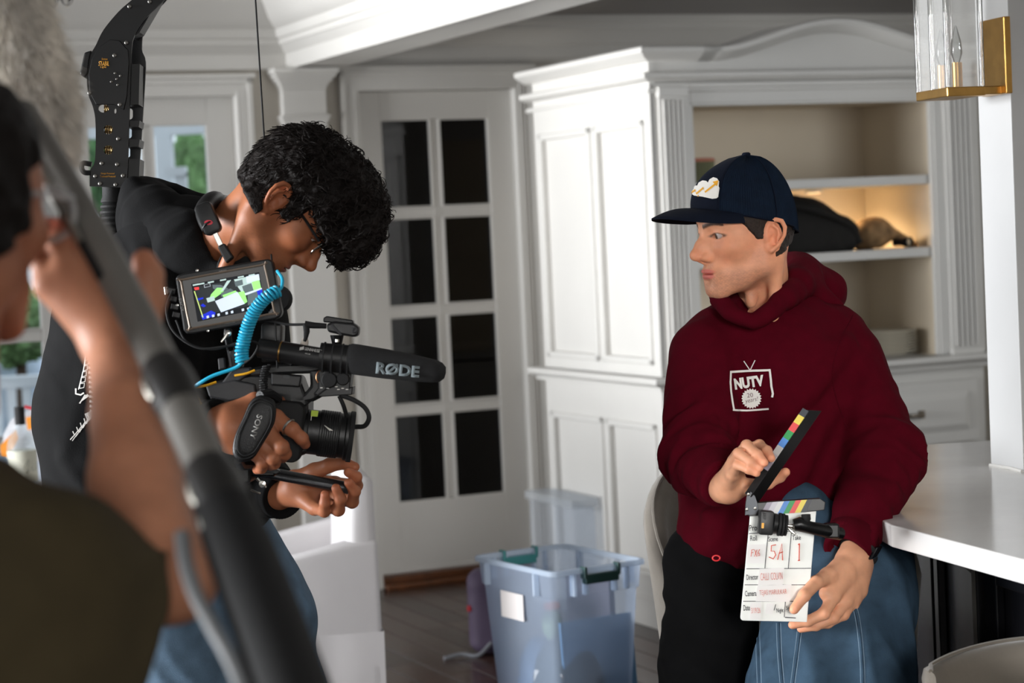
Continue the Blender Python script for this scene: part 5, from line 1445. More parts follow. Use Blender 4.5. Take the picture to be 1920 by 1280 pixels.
# cuffs and hem as ribbed bands
def cuff(name, e, w_, r, ln, m, parent, nrib=46):
    u_ = nrm(w_ - e); v = []; f = []; a = np.cross(u_, [0, 0, 1.0]); a = nrm(a); b = np.cross(u_, a); n = nrib * 2
    rows = [(-.006, r * .9), (0.0, r * 1.06), (ln * .5, r * 1.0), (ln * .92, r * .96), (ln, r * .90), (ln - .004, r * .70), (ln - .02, r * .66)]
    for (t, rad) in rows:
        for k in range(n):
            an = 2 * math.pi * k / n; rr_ = rad + (.0003 if k % 2 else -.0003)
            v.append(w_ + u_ * t + rr_ * (math.cos(an) * a + math.sin(an) * b))
    for i in range(len(rows) - 1):
        for k in range(n): f.append((i * n + k, i * n + (k + 1) % n, (i + 1) * n + (k + 1) % n, (i + 1) * n + k))
    return MB().add(v, f).build(name, m, parent, smooth=2.0)
cuff('cuff', elL, wrL - nrm(wrL - elL) * .012, .0475, .048, MAROOND, hood)
cuff('cuff', elR, wrR - nrm(wrR - elR) * .016, .0435, .030, MAROOND, hood)
# chest print
outer = smooth_path([np.array(p) for p in [(1368, 696), (1445, 692), (1447, 712), (1450, 737), (1446, 766), (1410, 770), (1373, 771), (1369, 730)]], 1, True)
frame_l = stroke([(1369.5, 697), (1368.8, 716), (1370, 735), (1373, 755), (1375.5, 769)], 3.4) + stroke([(1368, 697.5), (1400, 695.5), (1445, 693.5)], 4.0) + \
    stroke([(1443, 693), (1445.5, 712), (1446.5, 724), (1449.5, 738), (1448, 745)], 4.0) + stroke([(1373, 768.5), (1400, 769.5), (1425, 768), (1442, 767)], 3.4)
decal('print_frame', frame_l + stroke([(1395, 677), (1406.5, 694)], 1.8) + stroke([(1416, 675.5), (1407, 694)], 1.8), hbv, INK, hood, .0014, .004)
text_decal('print_lettering', 'NUTV', 1404, 716.5, 21, 57, -0.14, hbv, INK, hood, bold=.055, off=.0014)
star = []
for k in range(44):
    a = math.pi * 2 * k / 44; r = 19.5 if k % 2 == 0 else 16.4; star.append((1409 + r * math.cos(a), 747 + r * math.sin(a)))
decal('print_badge', [[(1409, 747), star[k], star[(k + 1) % 44]] for k in range(44)], hbv, INK, hood, .0014, .004)
MARD = mat('print_dark', S(70, 14, 30), 0.9)
text_decal('badge_numerals', '20', 1406.5, 740.5, 8, 11, -.12, hbv, MARD, hood, bold=-.01, off=.0026)
text_decal('badge_lettering', 'years!', 1409.5, 750.5, 10.5, 25, -.2, hbv, MARD, hood, bold=-.01, shear=.25, off=.0026)

# ---------------- trousers
BLKT = mat('black_trousers', S(11, 11, 12), 0.9, noise=0.12, nscale=40, bump=0.12, bscale=300, spec=0.12)
DENIM = mat('blue_denim', S(56, 76, 94), 0.9, spec=0.12, noise=0.25, nscale=26, bump=0.2, bscale=600, weave=0.15, wscale=420)
def legBlk(P):
    g = A(1320, 1690, 4.2)
    pts = [A(1395, 1000, 4.29), A(1345, 1060, 4.26), A(1325, 1250, 4.2), A(1322, 1330, 4.19), np.array([g[0], g[1] + .03, .06])]
    d = chain(P, pts, [.11, .098, .086, .082, .070], .03)
    d = d - .006 * folds(P, np.array([.5, 0, .85]), 40, 16, 31) - .003 * snoise(P, 30, 33)
    return d
lo, hi = bounds([A(1250, 960, 4.45), A(1450, 1400, 4.0), np.array([A(1320, 1690, 4.2)[0], 4.2, .05])], .1); lo[2] = .045
sdf_obj('black_trouser_leg', legBlk, lo, hi, .0065, BLKT, man)
def legDen(P):
    pts = [A(1618, 1030, 4.30), A(1585, 1120, 4.14), A(1560, 1250, 4.06), A(1556, 1340, 4.02), np.array([A(1556, 1700, 4.05)[0], 4.02, .06])]
    d = chain(P, pts, [.088, .125, .138, .138, .12], .05)
    d = smin(d, rc(P, A(1500, 985, 4.16), A(1590, 1010, 4.22), .055, .09), .06)
    d = smin(d, rc(P, A(1510, 945, 4.15), A(1520, 1060, 4.12), .030, .08), .05)
    d = d - .011 * folds(P, np.array([1.0, .3, .10]), 26, 6, 41) - .004 * snoise(P, 26, 43)
    return d
lo, hi = bounds([A(1390, 900, 4.45), A(1730, 1400, 3.8), np.array([A(1556, 1700, 4.05)[0], 4.02, .05])], .08); lo[2] = .045
den = sdf_obj('denim_leg', legDen, lo, hi, .006, DENIM, man)
dbv = bvh_of(den)
STI = mat('denim_seam', S(120, 142, 160), 0.9); DSE = mat('denim_dark_seam', S(44, 62, 84), 0.9)
for pts in ([(1420, 1168), (1422, 1225), (1424, 1285)], [(1460, 1168), (1462, 1225), (1467, 1285)], [(1500, 1175), (1494, 1225), (1486, 1285)], [(1592, 1100), (1608, 1160), (1616, 1230), (1618, 1285)]):
    P2 = [tuple(p) for p in smooth_path([np.array(p, float) for p in pts], 10)]
    q = on_cloth(P2, dbv, -.0003)
    if len(q) > 2: MB().tube(q, .0028, 6).build('felled_seam', DENIM, den, smooth=True)
    for dx in (-4, 4):
        q = on_cloth([(x + dx, y) for x, y in P2], dbv, .0002)
        for i in range(0, len(q) - 1, 2):
            pass
        if len(q) > 2: MB().tube(q, .0007, 4).build('stitching', STI, den)
MB().tube([A(1343 + 7 * math.cos(t), 1046 + 5 * math.sin(t), 4.085) for t in np.linspace(0, 2 * math.pi, 20, endpoint=False)], .0016, 6, close=True).build('red_key_loop', mat('red_loop', S(226, 50, 56), 0.4), man, smooth=True)
# shoes, planted on the floor
SHOE = mat('white_trainer', S(210, 208, 204), 0.6)
for c, m_ in ((np.array([A(1320, 1690, 4.2)[0] - .01, 4.17, 0.0]), SHOE), (np.array([A(1556, 1700, 4.05)[0] - .02, 3.97, 0.0]), SHOE)):
    def shoe(P, c=c):
        d = rc(P, c + [0.0, .06, .05], c + [-.06, -.13, .035], .045, .034); d = smin(d, rc(P, c + [0, .05, .06], c + [0, .05, .11], .04, .05), .03)
        return np.maximum(d, .002 - P[:, 2])
    sdf_obj('shoe', shoe, c + [-.16, -.22, -.01], c + [.1, .16, .17], .008, m_, man)
# wrist watch
wu = nrm(A(1600, 1052, 4.0) - A(1612, 1030, 4.02))
wc = A(1609, 1034, 4.02)
MB().tube([wc + .0325 * (math.cos(t) * nrm(np.cross(wu, [0, 1., 0])) + math.sin(t) * nrm(np.cross(wu, np.cross(wu, [0, 1., 0])))) for t in np.linspace(0, 2 * math.pi, 32, endpoint=False)], .0065, 8, close=True).build('watch_strap', RUBBER, man, smooth=True)
wx = wc + nrm(CR * .85 - CF * .5) * .034
MB().obox(wx, nrm(CR * .5 + CF * .85), wu, nrm(CR * .85 - CF * .5), .030, .036, .010).build('watch_case', mat('watch_glass', S(20, 20, 24), 0.1), man, bevel=.004, smooth=True)
# ================================================================== CLAPPERBOARD
DB = 3.89; KB = FPX / DB
clap = empty('clapperboard', tuple(A(1460, 1160, DB)), 'small white film slate with coloured sticks held by the man in the cap', 'clapperboard')
SLATE = mat('slate_white', S(234, 235, 230), 0.35, noise=0.04, nscale=30)
quad = [(1407, 962), (1531, 953), (1513, 1166), (1393, 1163), (1389.5, 1161), (1388.5, 1157)]
ppoly('board', quad, DB, .004, SLATE, clap, bevel=.0008)
dl = DB - .0006
BLKI = mat('slate_black_ink', S(44, 46, 50), 0.6); REDI = mat('red_marker', S(206, 84, 60), 0.6); TAPE = mat('white_tape', S(234, 232, 230), 0.7)
STAIN = mat('marker_stain', S(216, 206, 196), 0.5, noise=0.1, nscale=60)
lines = [((1404.5, 1000), (1526, 993)), ((1399.5, 1066), (1520.5, 1065)), ((1396.5, 1096), (1518, 1096)), ((1393.5, 1127), (1515, 1127)),
         ((1440.5, 999), (1434, 1066)), ((1484, 996), (1478, 1066)), ((1472.5, 1128), (1470.5, 1157))]
for k, (a, b) in enumerate(lines):
    mb = MB()
    for q in stroke([a, b], 1.3): mb.prism(pp(q, dl), CF * .0004)
    mb.build('ruled_line', BLKI, clap)
for q in ([(1402.5, 1020.5), (1436, 1020), (1432.5, 1056), (1400, 1055)], [(1424, 1066), (1470.5, 1064), (1467.5, 1096), (1421, 1097)], [(1420, 1098), (1484, 1095), (1481, 1128), (1416.5, 1127)], [(1407, 1129), (1428, 1129), (1426, 1161), (1405.5, 1160)], [(1437, 1131), (1452, 1131), (1449, 1151), (1435, 1150)]):
    ppoly('tape_strip', q, dl - .0005, .0007, TAPE, clap)
def slate_text(t, cx, cy, h, w_, m, off=0.0, bold=.0, shear=0.0, name='slate_lettering', ang=-.05):
    ex = CR * math.cos(ang) + -CU * math.sin(ang); ey = CU * math.cos(ang) - CR * math.sin(-ang) * 1
    ey = np.cross(-CF, ex); ey = ey if ey @ CU > 0 else -ey
    text_on(t, name, A(cx, cy, dl - off), ex, ey, h / KB, m, clap, bold=bold, width=w_ / KB, shear=shear, thick=.0003)
for (t, x, y, h, w_) in (('Prod.', 1416, 989, 11, 22), ('Roll', 1413, 1008.5, 10, 12.5), ('Scene', 1449.5, 1010, 9, 18), ('Take', 1493.5, 1007.5, 9, 16), ('Director', 1410.5, 1081.5, 10, 22), ('Camera', 1407.5, 1112, 10.5, 21.5),
                         ('Date', 1400, 1139, 10.5, 12.5), ('Night', 1462.5, 1145, 10, 13), ('Sync', 1481, 1140, 10, 14)):
    slate_text(t, x, y, h, w_, BLKI, .0003, bold=.008)
slate_text('/', 1453, 1138, 11, 5, BLKI, .0003)
for q in ([(1472, 1156), (1492, 1157.5), (1492, 1159), (1472, 1158)],): ppoly('fine_print', q, dl - .0002, .0003, BLKI, clap)
def marker(strokes, w_, d):
    mb = MB()
    for st_ in strokes: mb.tube([A(x, y, d) for x, y in st_], w_ / KB / 2, 5)
    mb.build('marker_writing', REDI, clap, smooth=True)
marker([[(1455, 1021), (1446.5, 1022.5), (1446, 1033), (1452, 1033), (1454.5, 1040), (1450, 1047.5), (1441.5, 1044)], [(1458, 1049), (1466, 1019), (1467.5, 1050)], [(1460.5, 1037), (1468, 1034)]], 2.0, dl - .0004)
marker([[(1499, 1018.5), (1498.2, 1050)], [(1496.5, 1021), (1499, 1018.5)], [(1496, 1050.5), (1500, 1050)]], 2.0, dl - .0004)
fx = [[(1408, 1043), (1409.5, 1030), (1414, 1029.5)], [(1408.5, 1036), (1412.5, 1035.5)], [(1415, 1030), (1419, 1043)], [(1419.5, 1030), (1414.5, 1043)], [(1424.5, 1029.5), (1421, 1036), (1421.5, 1042), (1424.5, 1041), (1424, 1036.5), (1421, 1037)]]
marker(fx, 1.1, dl - .0012)
slate_text('CALLI  COLVIN', 1446.5, 1080, 13, 41, REDI, .0013, bold=-.018, name='marker_writing')
slate_text('TEJAS MARULKAR', 1449.5, 1111, 12, 51, REDI, .0013, bold=-.018, name='marker_writing')
slate_text('3/19/26', 1417, 1144, 10, 17, REDI, .0013, bold=-.018, name='marker_writing')
# hinge plate and lower stick
HPL = mat('hinge_grey', S(66, 68, 72), 0.4, metal=0.6)
ppoly('hinge_plate', [(1400, 930), (1408, 921), (1416, 930), (1421, 944), (1422, 960), (1416, 964), (1397, 966), (1398, 944)], DB - .014, .003, HPL, clap, bevel=.0006)
for (x, y) in ((1403.5, 926.5), (1400.5, 955), (1416, 953)):
    MB().lathe(A(x, y, DB - .0142), -CF, [(0, -.001), (3.3 / KB, 0), (2.8 / KB, .0012), (0, .0018)], 12).build('rivet', STEEL, clap, smooth=True)
BST = mat('black_stick_paint', S(15, 15, 16), 0.35, noise=0.2, nscale=80)
ppoly('lower_stick', [(1402, 943), (1538, 934), (1548, 941), (1546, 956), (1530, 958), (1404, 968)], DB - .011, .018, BST, clap, bevel=.0012)
cols = [S(160, 152, 164), S(196, 194, 200), S(212, 212, 210), S(86, 136, 202), S(60, 148, 86), S(222, 84, 84), S(228, 206, 92), S(70, 72, 76)]
cm = [mat('stick_%d' % i, c, 0.5) for i, c in enumerate(cols)]
x0t, x1t = 1438.0, 1531.0
for i in range(8):
    a, b = i / 8, (i + 1) / 8
    xa, xb = x0t + (1524 - x0t) * a, x0t + (1524 - x0t) * b
    yt = lambda x: 941.5 - (x - 1438) * .066
    q = [(xa, yt(xa)), (xb, yt(xb)), (xb - 12.5, yt(xb) + 24), (xa - 12.5, yt(xa) + 24)]
    ppoly('colour_block', q, DB - .0118, .0008, cm[i], clap)
# upper stick: square bar turned on edge, hinged at the left
ha = A(1407, 932, 3.875); ht = A(1519, 769, 3.852)
ax = nrm(ht - ha); Ls = np.linalg.norm(ht - ha)
pim = nrm(np.cross(ax, CF)); pim = pim if pim @ CR < 0 else -pim        # in-image, to the upper left
t1 = nrm(.62 * pim + .78 * CF); t2 = nrm(-.78 * pim + .62 * CF)
US = (ha, ax, t1, t2)
mb = MB(US); mb.add([(0, 0, 0), (0, .018, 0), (0, .018, 0.026), (0, 0, 0.026), (Ls, 0, 0), (Ls - .006, .018, 0), (Ls + .002, .018, 0.026), (Ls + .012, 0, 0.026)], [(0, 3, 2, 1), (4, 5, 6, 7), (0, 1, 5, 4), (1, 2, 6, 5), (2, 3, 7, 6), (3, 0, 4, 7)])
mb.build('upper_stick', BST, clap, bevel=.0012)
for i in range(8):
    a, b = .30 + .70 * i / 8, .30 + .70 * (i + 1) / 8
    if i == 7: b = .985
    MB(US).box((Ls * a, .001, -.0009), (Ls * b, .0175, .0)).build('colour_block', cm[i], clap)

# ================================================================== ACTION CAMERA ON A CLAMP ARM
DA = 3.845
act = empty('action_camera', tuple(A(1450, 985, DA)), 'small black action camera on a clamp arm in front of the slate', 'camera')
ppoly('camera_body', rrect(1424, 958, 1451, 1003, 4, 4, .07), DA - .012, .030, BLACK, act, bevel=.002, smooth=True)
ppoly('record_button', rrect(1428, 980, 1432.5, 990, 1, 2, .07), DA - .0128, .001, mat('orange_button', S(238, 168, 40), 0.4), act)
for k in range(4): ppoly('speaker_slot', rrect(1430, 961.5 + k * 3.2, 1436.5, 963.2 + k * 3.2, .6, 2, .07), DA - .0125, .001, RUBBER, act)
MB().tube([A(1450, 981, DA), A(1457, 982, DA)], [.019, .018], 16).build('mount_neck', BLACK, act, smooth=0.5)
for k, (x, r) in enumerate(((1459, .021), (1465, .0205), (1471, .019))):
    MB().tube([A(x, 982.5 + k, DA), A(x + 4.4, 983 + k, DA)], r, 18).build('mount_ring', RUBBER, act, smooth=0.5)
MB().tube([A(1476, 985, DA), A(1486, 986, DA)], .0042, 10).build('ball_stud', STEEL, act, smooth=True)
MB().lathe(A(1490, 987, DA), CR, [(0, -.006), (.006, -.004), (.0075, 0), (.006, .004), (0, .006)], 14).build('ball_joint', STEEL, act, smooth=True)
MB().tube([A(1488, 984, DA), A(1498, 982, DA), A(1520, 989, DA + .005), A(1548, 995, DA + .02), A(1575, 1000, DA + .05)], [.0105, .0135, .0115, .0125, .012], 14).build('clamp_arm', BLACKM, act, smooth=True)
MB().tube([A(1478, 990, DA - .01), A(1486, 998, DA - .012), A(1492, 1002, DA - .012)], [.0025, .0028, .002], 8).build('lever', STEEL, act, smooth=True)
MB().tube([A(1511, 964, DA), A(1511.5, 974, DA), A(1512, 983, DA)], [.0085, .0085, .004], 12).build('thumb_knob', RUBBER, act, smooth=0.5)
MB().obox(A(1558, 994, DA + .03), CR, CU, CF, .026, .026, .03).build('clamp_jaw', BLACKM, act, bevel=.003)
# ================================================================== CAMERAMAN
cman = empty('person', tuple(H(330, 1560, 0.0)), 'cameraman in a black hoodie bending over his camera rig', 'person')
a54 = math.radians(54)
LF = Frame(A(541, 379, 3.86), CR * math.cos(a54) - CU * math.sin(a54) + CF * .06, CR * math.sin(a54) + CU * math.cos(a54))
nbL = LF.l(A(400, 470, 3.975))
skL = S(162, 102, 72)
optL = dict(neck=nbL, neck_r=.056, nose=.004, skin=S(160, 100, 68), lip=S(146, 84, 76), stubble=.38, open=.0022, lid=-.003, brow=.95)
parts = [head_part(LF, optL)]
rhand = dict(
    arm=[([(330, 812, 3.80), (400, 800, 3.745), (432, 800, 3.73)], [.034, .031, .030])],
    palm=[([(432, 790, 3.735), (516, 784, 3.725)], [.028, .0165]), ([(434, 800, 3.73), (502, 812, 3.715)], [.028, .0165]), ([(436, 812, 3.73), (492, 832, 3.715)], [.027, .0155]),
          ([(438, 826, 3.735), (480, 848, 3.72)], [.025, .0145]), ([(432, 780, 3.74), (478, 752, 3.745)], [.024, .0155])],
    fingers=[([(516, 784, 3.725), (548, 805, 3.71), (566, 822, 3.715), (572, 832, 3.73)], [.0150, .0125, .0110, .0095]),
             ([(502, 812, 3.715), (528, 838, 3.70), (534, 850, 3.715), (530, 858, 3.735)], [.0150, .0130, .0112, .0095]),
             ([(492, 832, 3.715), (512, 858, 3.705), (514, 868, 3.72), (508, 873, 3.74)], [.0140, .0120, .0105, .009]),
             ([(480, 848, 3.72), (492, 868, 3.715), (490, 877, 3.73), (482, 880, 3.745)], [.0125, .0105, .0095, .0085]),
             ([(478, 752, 3.745), (500, 748, 3.77), (525, 752, 3.80)], [.0145, .012, .010])])
parts.append(hand_part(rhand, skL))
lhand = dict(
    arm=[([(460, 935, 4.10), (520, 925, 4.04), (552, 920, 4.01)], [.036, .030, .027])],
    palm=[([(552, 918, 4.01), (590, 952, 3.965)], [.024, .014]), ([(556, 916, 4.01), (604, 944, 3.985)], [.024, .0145]), ([(556, 912, 4.015), (618, 930, 4.0)], [.024, .0145]),
          ([(556, 906, 4.015), (628, 906, 4.01)], [.022, .0135]), ([(556, 904, 4.0), (590, 884, 3.975)], [.022, .016])],
    fingers=[([(590, 952, 3.965), (608, 958, 3.925), (609, 943, 3.908), (609, 927, 3.903)], [.0120, .0108, .0095, .0082]),
             ([(604, 944, 3.985), (634, 955, 3.925), (638, 935, 3.905), (630, 915, 3.898)], [.0130, .0120, .0105, .0088]),
             ([(618, 930, 4.0), (660, 940, 3.935), (665, 921, 3.910), (654, 905, 3.898)], [.0130, .0120, .0105, .0090]),
             ([(628, 906, 4.01), (668, 910, 3.945), (668, 894, 3.92), (653, 885, 3.908)], [.0125, .0115, .0100, .0088]),
             ([(590, 884, 3.975), (618, 872, 3.955), (646, 868, 3.94), (665, 875, 3.93)], [.0160, .0130, .0112, .0092])],
    nails=[((609, 924, 3.895), .0075), ((629, 912, 3.889), .008), ((653, 903, 3.889), .008), ((652, 884, 3.899), .0075)])
parts.append(hand_part(lhand, skL))
def trunkL(P):
    d = chain(P, [A(400, 470, 4.0), A(335, 560, 4.06), A(290, 720, 4.12), A(290, 840, 4.12)], [.05, .10, .11, .10], .04)
    d = smin(d, chain(P, [A(300, 580, 3.97), A(262, 845, 3.86), A(400, 800, 3.745)], [.05, .042, .03]), .03)
    d = smin(d, chain(P, [A(420, 560, 4.2), A(430, 860, 4.22), A(520, 925, 4.04)], [.05, .042, .03]), .03)
    return d
lo, hi = bounds([A(250, 450, 4.3), A(560, 1060, 3.7), A(560, 450, 3.7)], .12)
V, Q = sdf_verts(trunkL, lo, hi, .009); parts.append((V, Q, np.tile(np.array(skL), (len(V), 1))))
bodyL = join_parts('body', parts, SKIN_L, cman); bodyL['label'] = 'face, neck and hands of the cameraman'
eyeballs(LF, (0, .93, -.35), cman)
# ---------------- curly hair
hl0 = head_fn(dict(optL, ear=False))
def hairL(P):
    Q = P.copy(); Q[:, 0] = np.abs(Q[:, 0]); y, z = P[:, 1], P[:, 2]
    d = hl0(P) - .012 - .010 * sstep(z, .02, .08)
    cut = np.where(y > .012, y - .095, -1)                       # face
    low = np.where(y > -.010, np.where(y > .034, -(z - .040 + (y - .04) * .2), -(z + .018)), -(z + .052 + (y + .03) * .15))
    d = np.maximum(d, low)
    mop = ell(P, (0, .045, .100), (.080, .085, .052))
    mop = smin(mop, ell(P, (0, .098, .078), (.074, .052, .050)), .02)
    mop = smin(mop, ell(P, (0, .122, .054), (.064, .042, .040)), .02)
    mop = smin(mop, ell(P, (0, .130, .028), (.050, .022, .026)), .015)
    mop = smin(mop, rc(Q, (.066, .060, .050), (.058, .096, .030), .016, .012), .015)
    d = smin(d, mop, .018)
    d = smax(d, -ell(Q, (.088, -.012, -.006), (.024, .024, .034)), .003)
    r1 = 1 - 2 * np.abs(snoise(P, 95, 51, 2)); r2 = snoise(P, 240, 52, 2)
    up = sstep(y + z, -.02, .08)
    return d - (.003 + .0055 * up) * r1 - .0018 * r2
V, Q = sdf_verts(hairL, (-.115, -.13, -.085), (.115, .20, .175), .0028)
HV = LF.w(V)
hairo = link('hair', mesh_from('hair', HV, Q), HAIR, cman); hairo['label'] = 'thick curly black hair'
sel = np.where((V[:, 1] + V[:, 2] > .02) & (V[:, 2] > .0))[0]
rs = np.random.default_rng(5); cen = np.array([0, .03, .04])
mb = MB()
for k in range(1500):
    i = rs.choice(sel); p = V[i]; n = nrm(p - cen); t = nrm(np.cross(n, rs.normal(size=3))); b = np.cross(n, t)
    L = rs.uniform(.018, .045); R0 = rs.uniform(.003, .0075); ph = rs.uniform(0, 6.28); turns = rs.uniform(.6, 1.5)
    pts = []
    for j in range(9):
        u = j / 8; a = ph + u * turns * 6.28
        pts.append(LF.w(p - n * .004 + t * L * (u - .5) * .8 + n * (R0 * (1 + math.sin(a)) * .7 + .004 * u) + b * R0 * math.cos(a)))
    mb.tube(pts, list(np.linspace(.0013, .0005, 9)), 4, cap=False)
sel2 = np.where((V[:, 1] + V[:, 2] <= .06) & (V[:, 2] > -.03))[0]
for k in range(900):
    i = rs.choice(sel2); p = V[i]; n = nrm(p - np.array([0, -.008, .028])); t = nrm(np.array([0, -.5, -1.0]) + rs.normal(0, .35, 3)); t = nrm(t - n * (t @ n)); b = np.cross(n, t)
    L = rs.uniform(.014, .028); ph = rs.uniform(0, 6.28)
    pts = [LF.w(p + t * L * (u - .3) + n * (.0006 + .0035 * u * u) + b * .0022 * math.sin(ph + u * 5)) for u in np.linspace(0, 1, 6)]
    mb.tube(pts, list(np.linspace(.0012, .0004, 6)), 4, cap=False)
curl = mb.build('curls', HAIR, hairo, smooth=True, fix=False); curl['kind'] = 'stuff'
# ---------------- glasses
gls = empty('eyeglasses', tuple(LF.w((0, .1, 0)))); gls.parent = cman; gls.matrix_parent_inverse = Matrix.Translation(-wloc(cman)); gls['label'] = 'thin rimless eyeglasses with dark temples'
for sx in (1, -1):
    MB().tube([LF.w(p) for p in ((sx * .0795, -.012, .004), (sx * .0790, .004, .010), (sx * .0745, .050, .009), (sx * .068, .092, .006))], [.0016, .0022, .0026, .0022], 8).build('temple', BLACKM, gls, smooth=True)
    lens = [(sx * (.037 + .026 * x), .101 - abs(.026 * x) * .12, -.004 + .0165 * z) for x, z in [(math.copysign(abs(math.cos(t)) ** .6, math.cos(t)), math.copysign(abs(math.sin(t)) ** .6, math.sin(t))) for t in np.linspace(0, 2 * math.pi, 28, endpoint=False)]]
    MB().prism([LF.w(p) for p in lens], LF.y * .0016).build('lens', CLEAR, gls)
    MB().tube([LF.w(p) for p in lens], .0009, 6, close=True).build('lens_edge', STEEL, gls, smooth=True)
MB().tube([LF.w(p) for p in ((-.010, .101, .004), (0, .106, .007), (.010, .101, .004))], .0012, 6).build('bridge', STEEL, gls, smooth=True)
# ---------------- black hoodie
BHOOD = mat('black_fleece', S(15, 15, 16), 0.92, noise=0.15, nscale=40, bump=0.2, bscale=450, spec=0.2)
shN, elN, wrN = A(305, 585, 3.99), A(262, 845, 3.86), A(398, 800, 3.745)
shFa, elFa, wrFa = A(425, 580, 4.22), A(440, 870, 4.22), A(522, 925, 4.035)
def hoodL(P):
    d = chain(P, [A(345, 500, 4.06), A(270, 620, 4.10), A(222, 770, 4.12), A(235, 965, 4.12)], [.135, .165, .150, .150], .05)
    d = smin(d, ell(P, A(420, 640, 4.14), (.125, .15, .20)), .06)
    d = smin(d, ell(P, A(390, 900, 4.14), (.13, .15, .16)), .06)
    d = smin(d, rc(P, A(150, 690, 4.15), A(150, 800, 4.13), .055, .06), .05)
    aN = smin(rc(P, shN, elN, .095, .072), rc(P, elN, wrN, .070, .046), .03)
    aF = smin(rc(P, shFa, elFa, .085, .068), rc(P, elFa, wrFa, .068, .046), .03)
    m1 = np.exp(-(((P - elN) ** 2).sum(1)) / (2 * .08 ** 2)); m2 = np.exp(-(((P - elFa) ** 2).sum(1)) / (2 * .08 ** 2)) + np.exp(-(((P - wrFa) ** 2).sum(1)) / (2 * .05 ** 2))
    aN = aN - .010 * m1 * folds(P, wrN - elN, 50, 14, 61); aF = aF - .010 * m2 * folds(P, wrFa - elFa, 50, 14, 62)
    d = smin(d, aN, .025); d = smin(d, aF, .025)
    for (a, b, w_, h_) in ((A(215, 500, 3.98), A(150, 640, 4.0), .02, .010), (A(140, 640, 4.02), A(125, 820, 4.0), .018, .012), (A(175, 680, 3.97), A(125, 850, 3.99), .015, .010), (A(120, 860, 4.0), A(170, 930, 3.97), .015, .010), (A(260, 480, 3.93), A(360, 560, 3.9), .02, .008)):
        d = d - ridge(P, a, b, w_, h_)
    d = d - .004 * snoise(P, 20, 64) - .003 * folds(P, np.array([.8, 0, .6]), 30, 10, 65)
    d = smax(d, -chain(P, [A(490, 415, 3.90), A(436, 448, 3.90)], [.078, .052]), .01)
    for (e, w_) in ((elN, wrN), (elFa, wrFa)):
        u_ = nrm(w_ - e).astype(f32); d = smax(d, np.minimum((P - w_) @ u_ - .012, .2) - 10 * (((P - w_) ** 2).sum(1) > .08 ** 2), .004)
    return d
lo, hi = bounds([A(80, 400, 4.35), A(570, 1045, 3.72), A(80, 1045, 3.72), A(570, 400, 4.35)], .03)
lh_ = sdf_obj('hoodie', hoodL, lo, hi, .0058, BHOOD, cman); lh_['label'] = 'black hooded sweatshirt with a white print'
cuff('cuff', elN, wrN - nrm(wrN - elN) * .03, .047, .055, BHOOD, lh_)
cuff('cuff', elFa, wrFa - nrm(wrFa - elFa) * .02, .046, .045, BHOOD, lh_)
def hoodLf(P):
    d = chain(P, [A(258, 378, 4.12), A(300, 420, 4.05), A(356, 462, 3.96), A(420, 500, 3.93)], [.038, .062, .060, .044], .03)
    d = smin(d, ell(P, A(300, 430, 4.14), (.085, .10, .075)), .04)
    d = smin(d, chain(P, [A(250, 352, 4.08), A(310, 365, 4.16), A(380, 385, 4.18), A(445, 402, 4.12)], [.018, .022, .022, .018]), .03)
    cav = chain(P, [A(300, 372, 4.14), A(370, 400, 4.10), A(440, 425, 4.02)], [.022, .034, .04])
    d = smax(d, -cav, .015)
    d = smax(d, -chain(P, [A(500, 400, 3.88), A(430, 448, 3.92)], [.075, .052]), .008)
    return d - .004 * snoise(P, 34, 71) - .003 * folds(P, np.array([.7, 0, .7]), 14, 44, 72)
lo, hi = bounds([A(225, 330, 4.3), A(480, 520, 3.85)], .05)
sdf_obj('hood', hoodLf, lo, hi, .005, BHOOD, lh_)
lbv = bvh_of(lh_)
# white print on the back panel
pr = []
for k in range(12): pr += [[(166 + .3 * k, 668 + 9 * k), (178, 672 + 9 * k), (178, 674 + 9 * k), (165 + .3 * k, 673 + 9 * k)]]
pr += stroke([(143, 728), (143, 738), (152, 740), (158, 736)], 3) + stroke([(163, 650), (158, 690), (148, 730)], 1.6) + stroke([(150, 756), (160, 740), (164, 742)], 2.2) + [[(148, 756), (164, 738), (168, 742)]]
for k in range(5): pr += stroke([(150 + 2.4 * k, 728 - 11 * k), (158 + 2 * k, 726 - 11 * k), (159 + 2 * k, 718 - 11 * k), (151 + 2.4 * k, 719 - 11 * k), (150 + 2.4 * k, 728 - 11 * k)], 1.4)
for k in range(7): pr += stroke([(132 + 7 * k, 824 - 7.5 * k), (140 + 6.6 * k, 815 - 8 * k), (137 + 7 * k, 808 - 8 * k)], 2.0) + stroke([(136 + 6.6 * k, 826 - 8 * k), (146 + 6 * k, 812 - 8 * k)], 1.6)
for k in range(6): pr += stroke([(160 + 2 * k, 775 - k), (166 + 2 * k, 790 - 2 * k)], 1.6)
decal('print', pr, lbv, INK, lh_, .0015, .006)
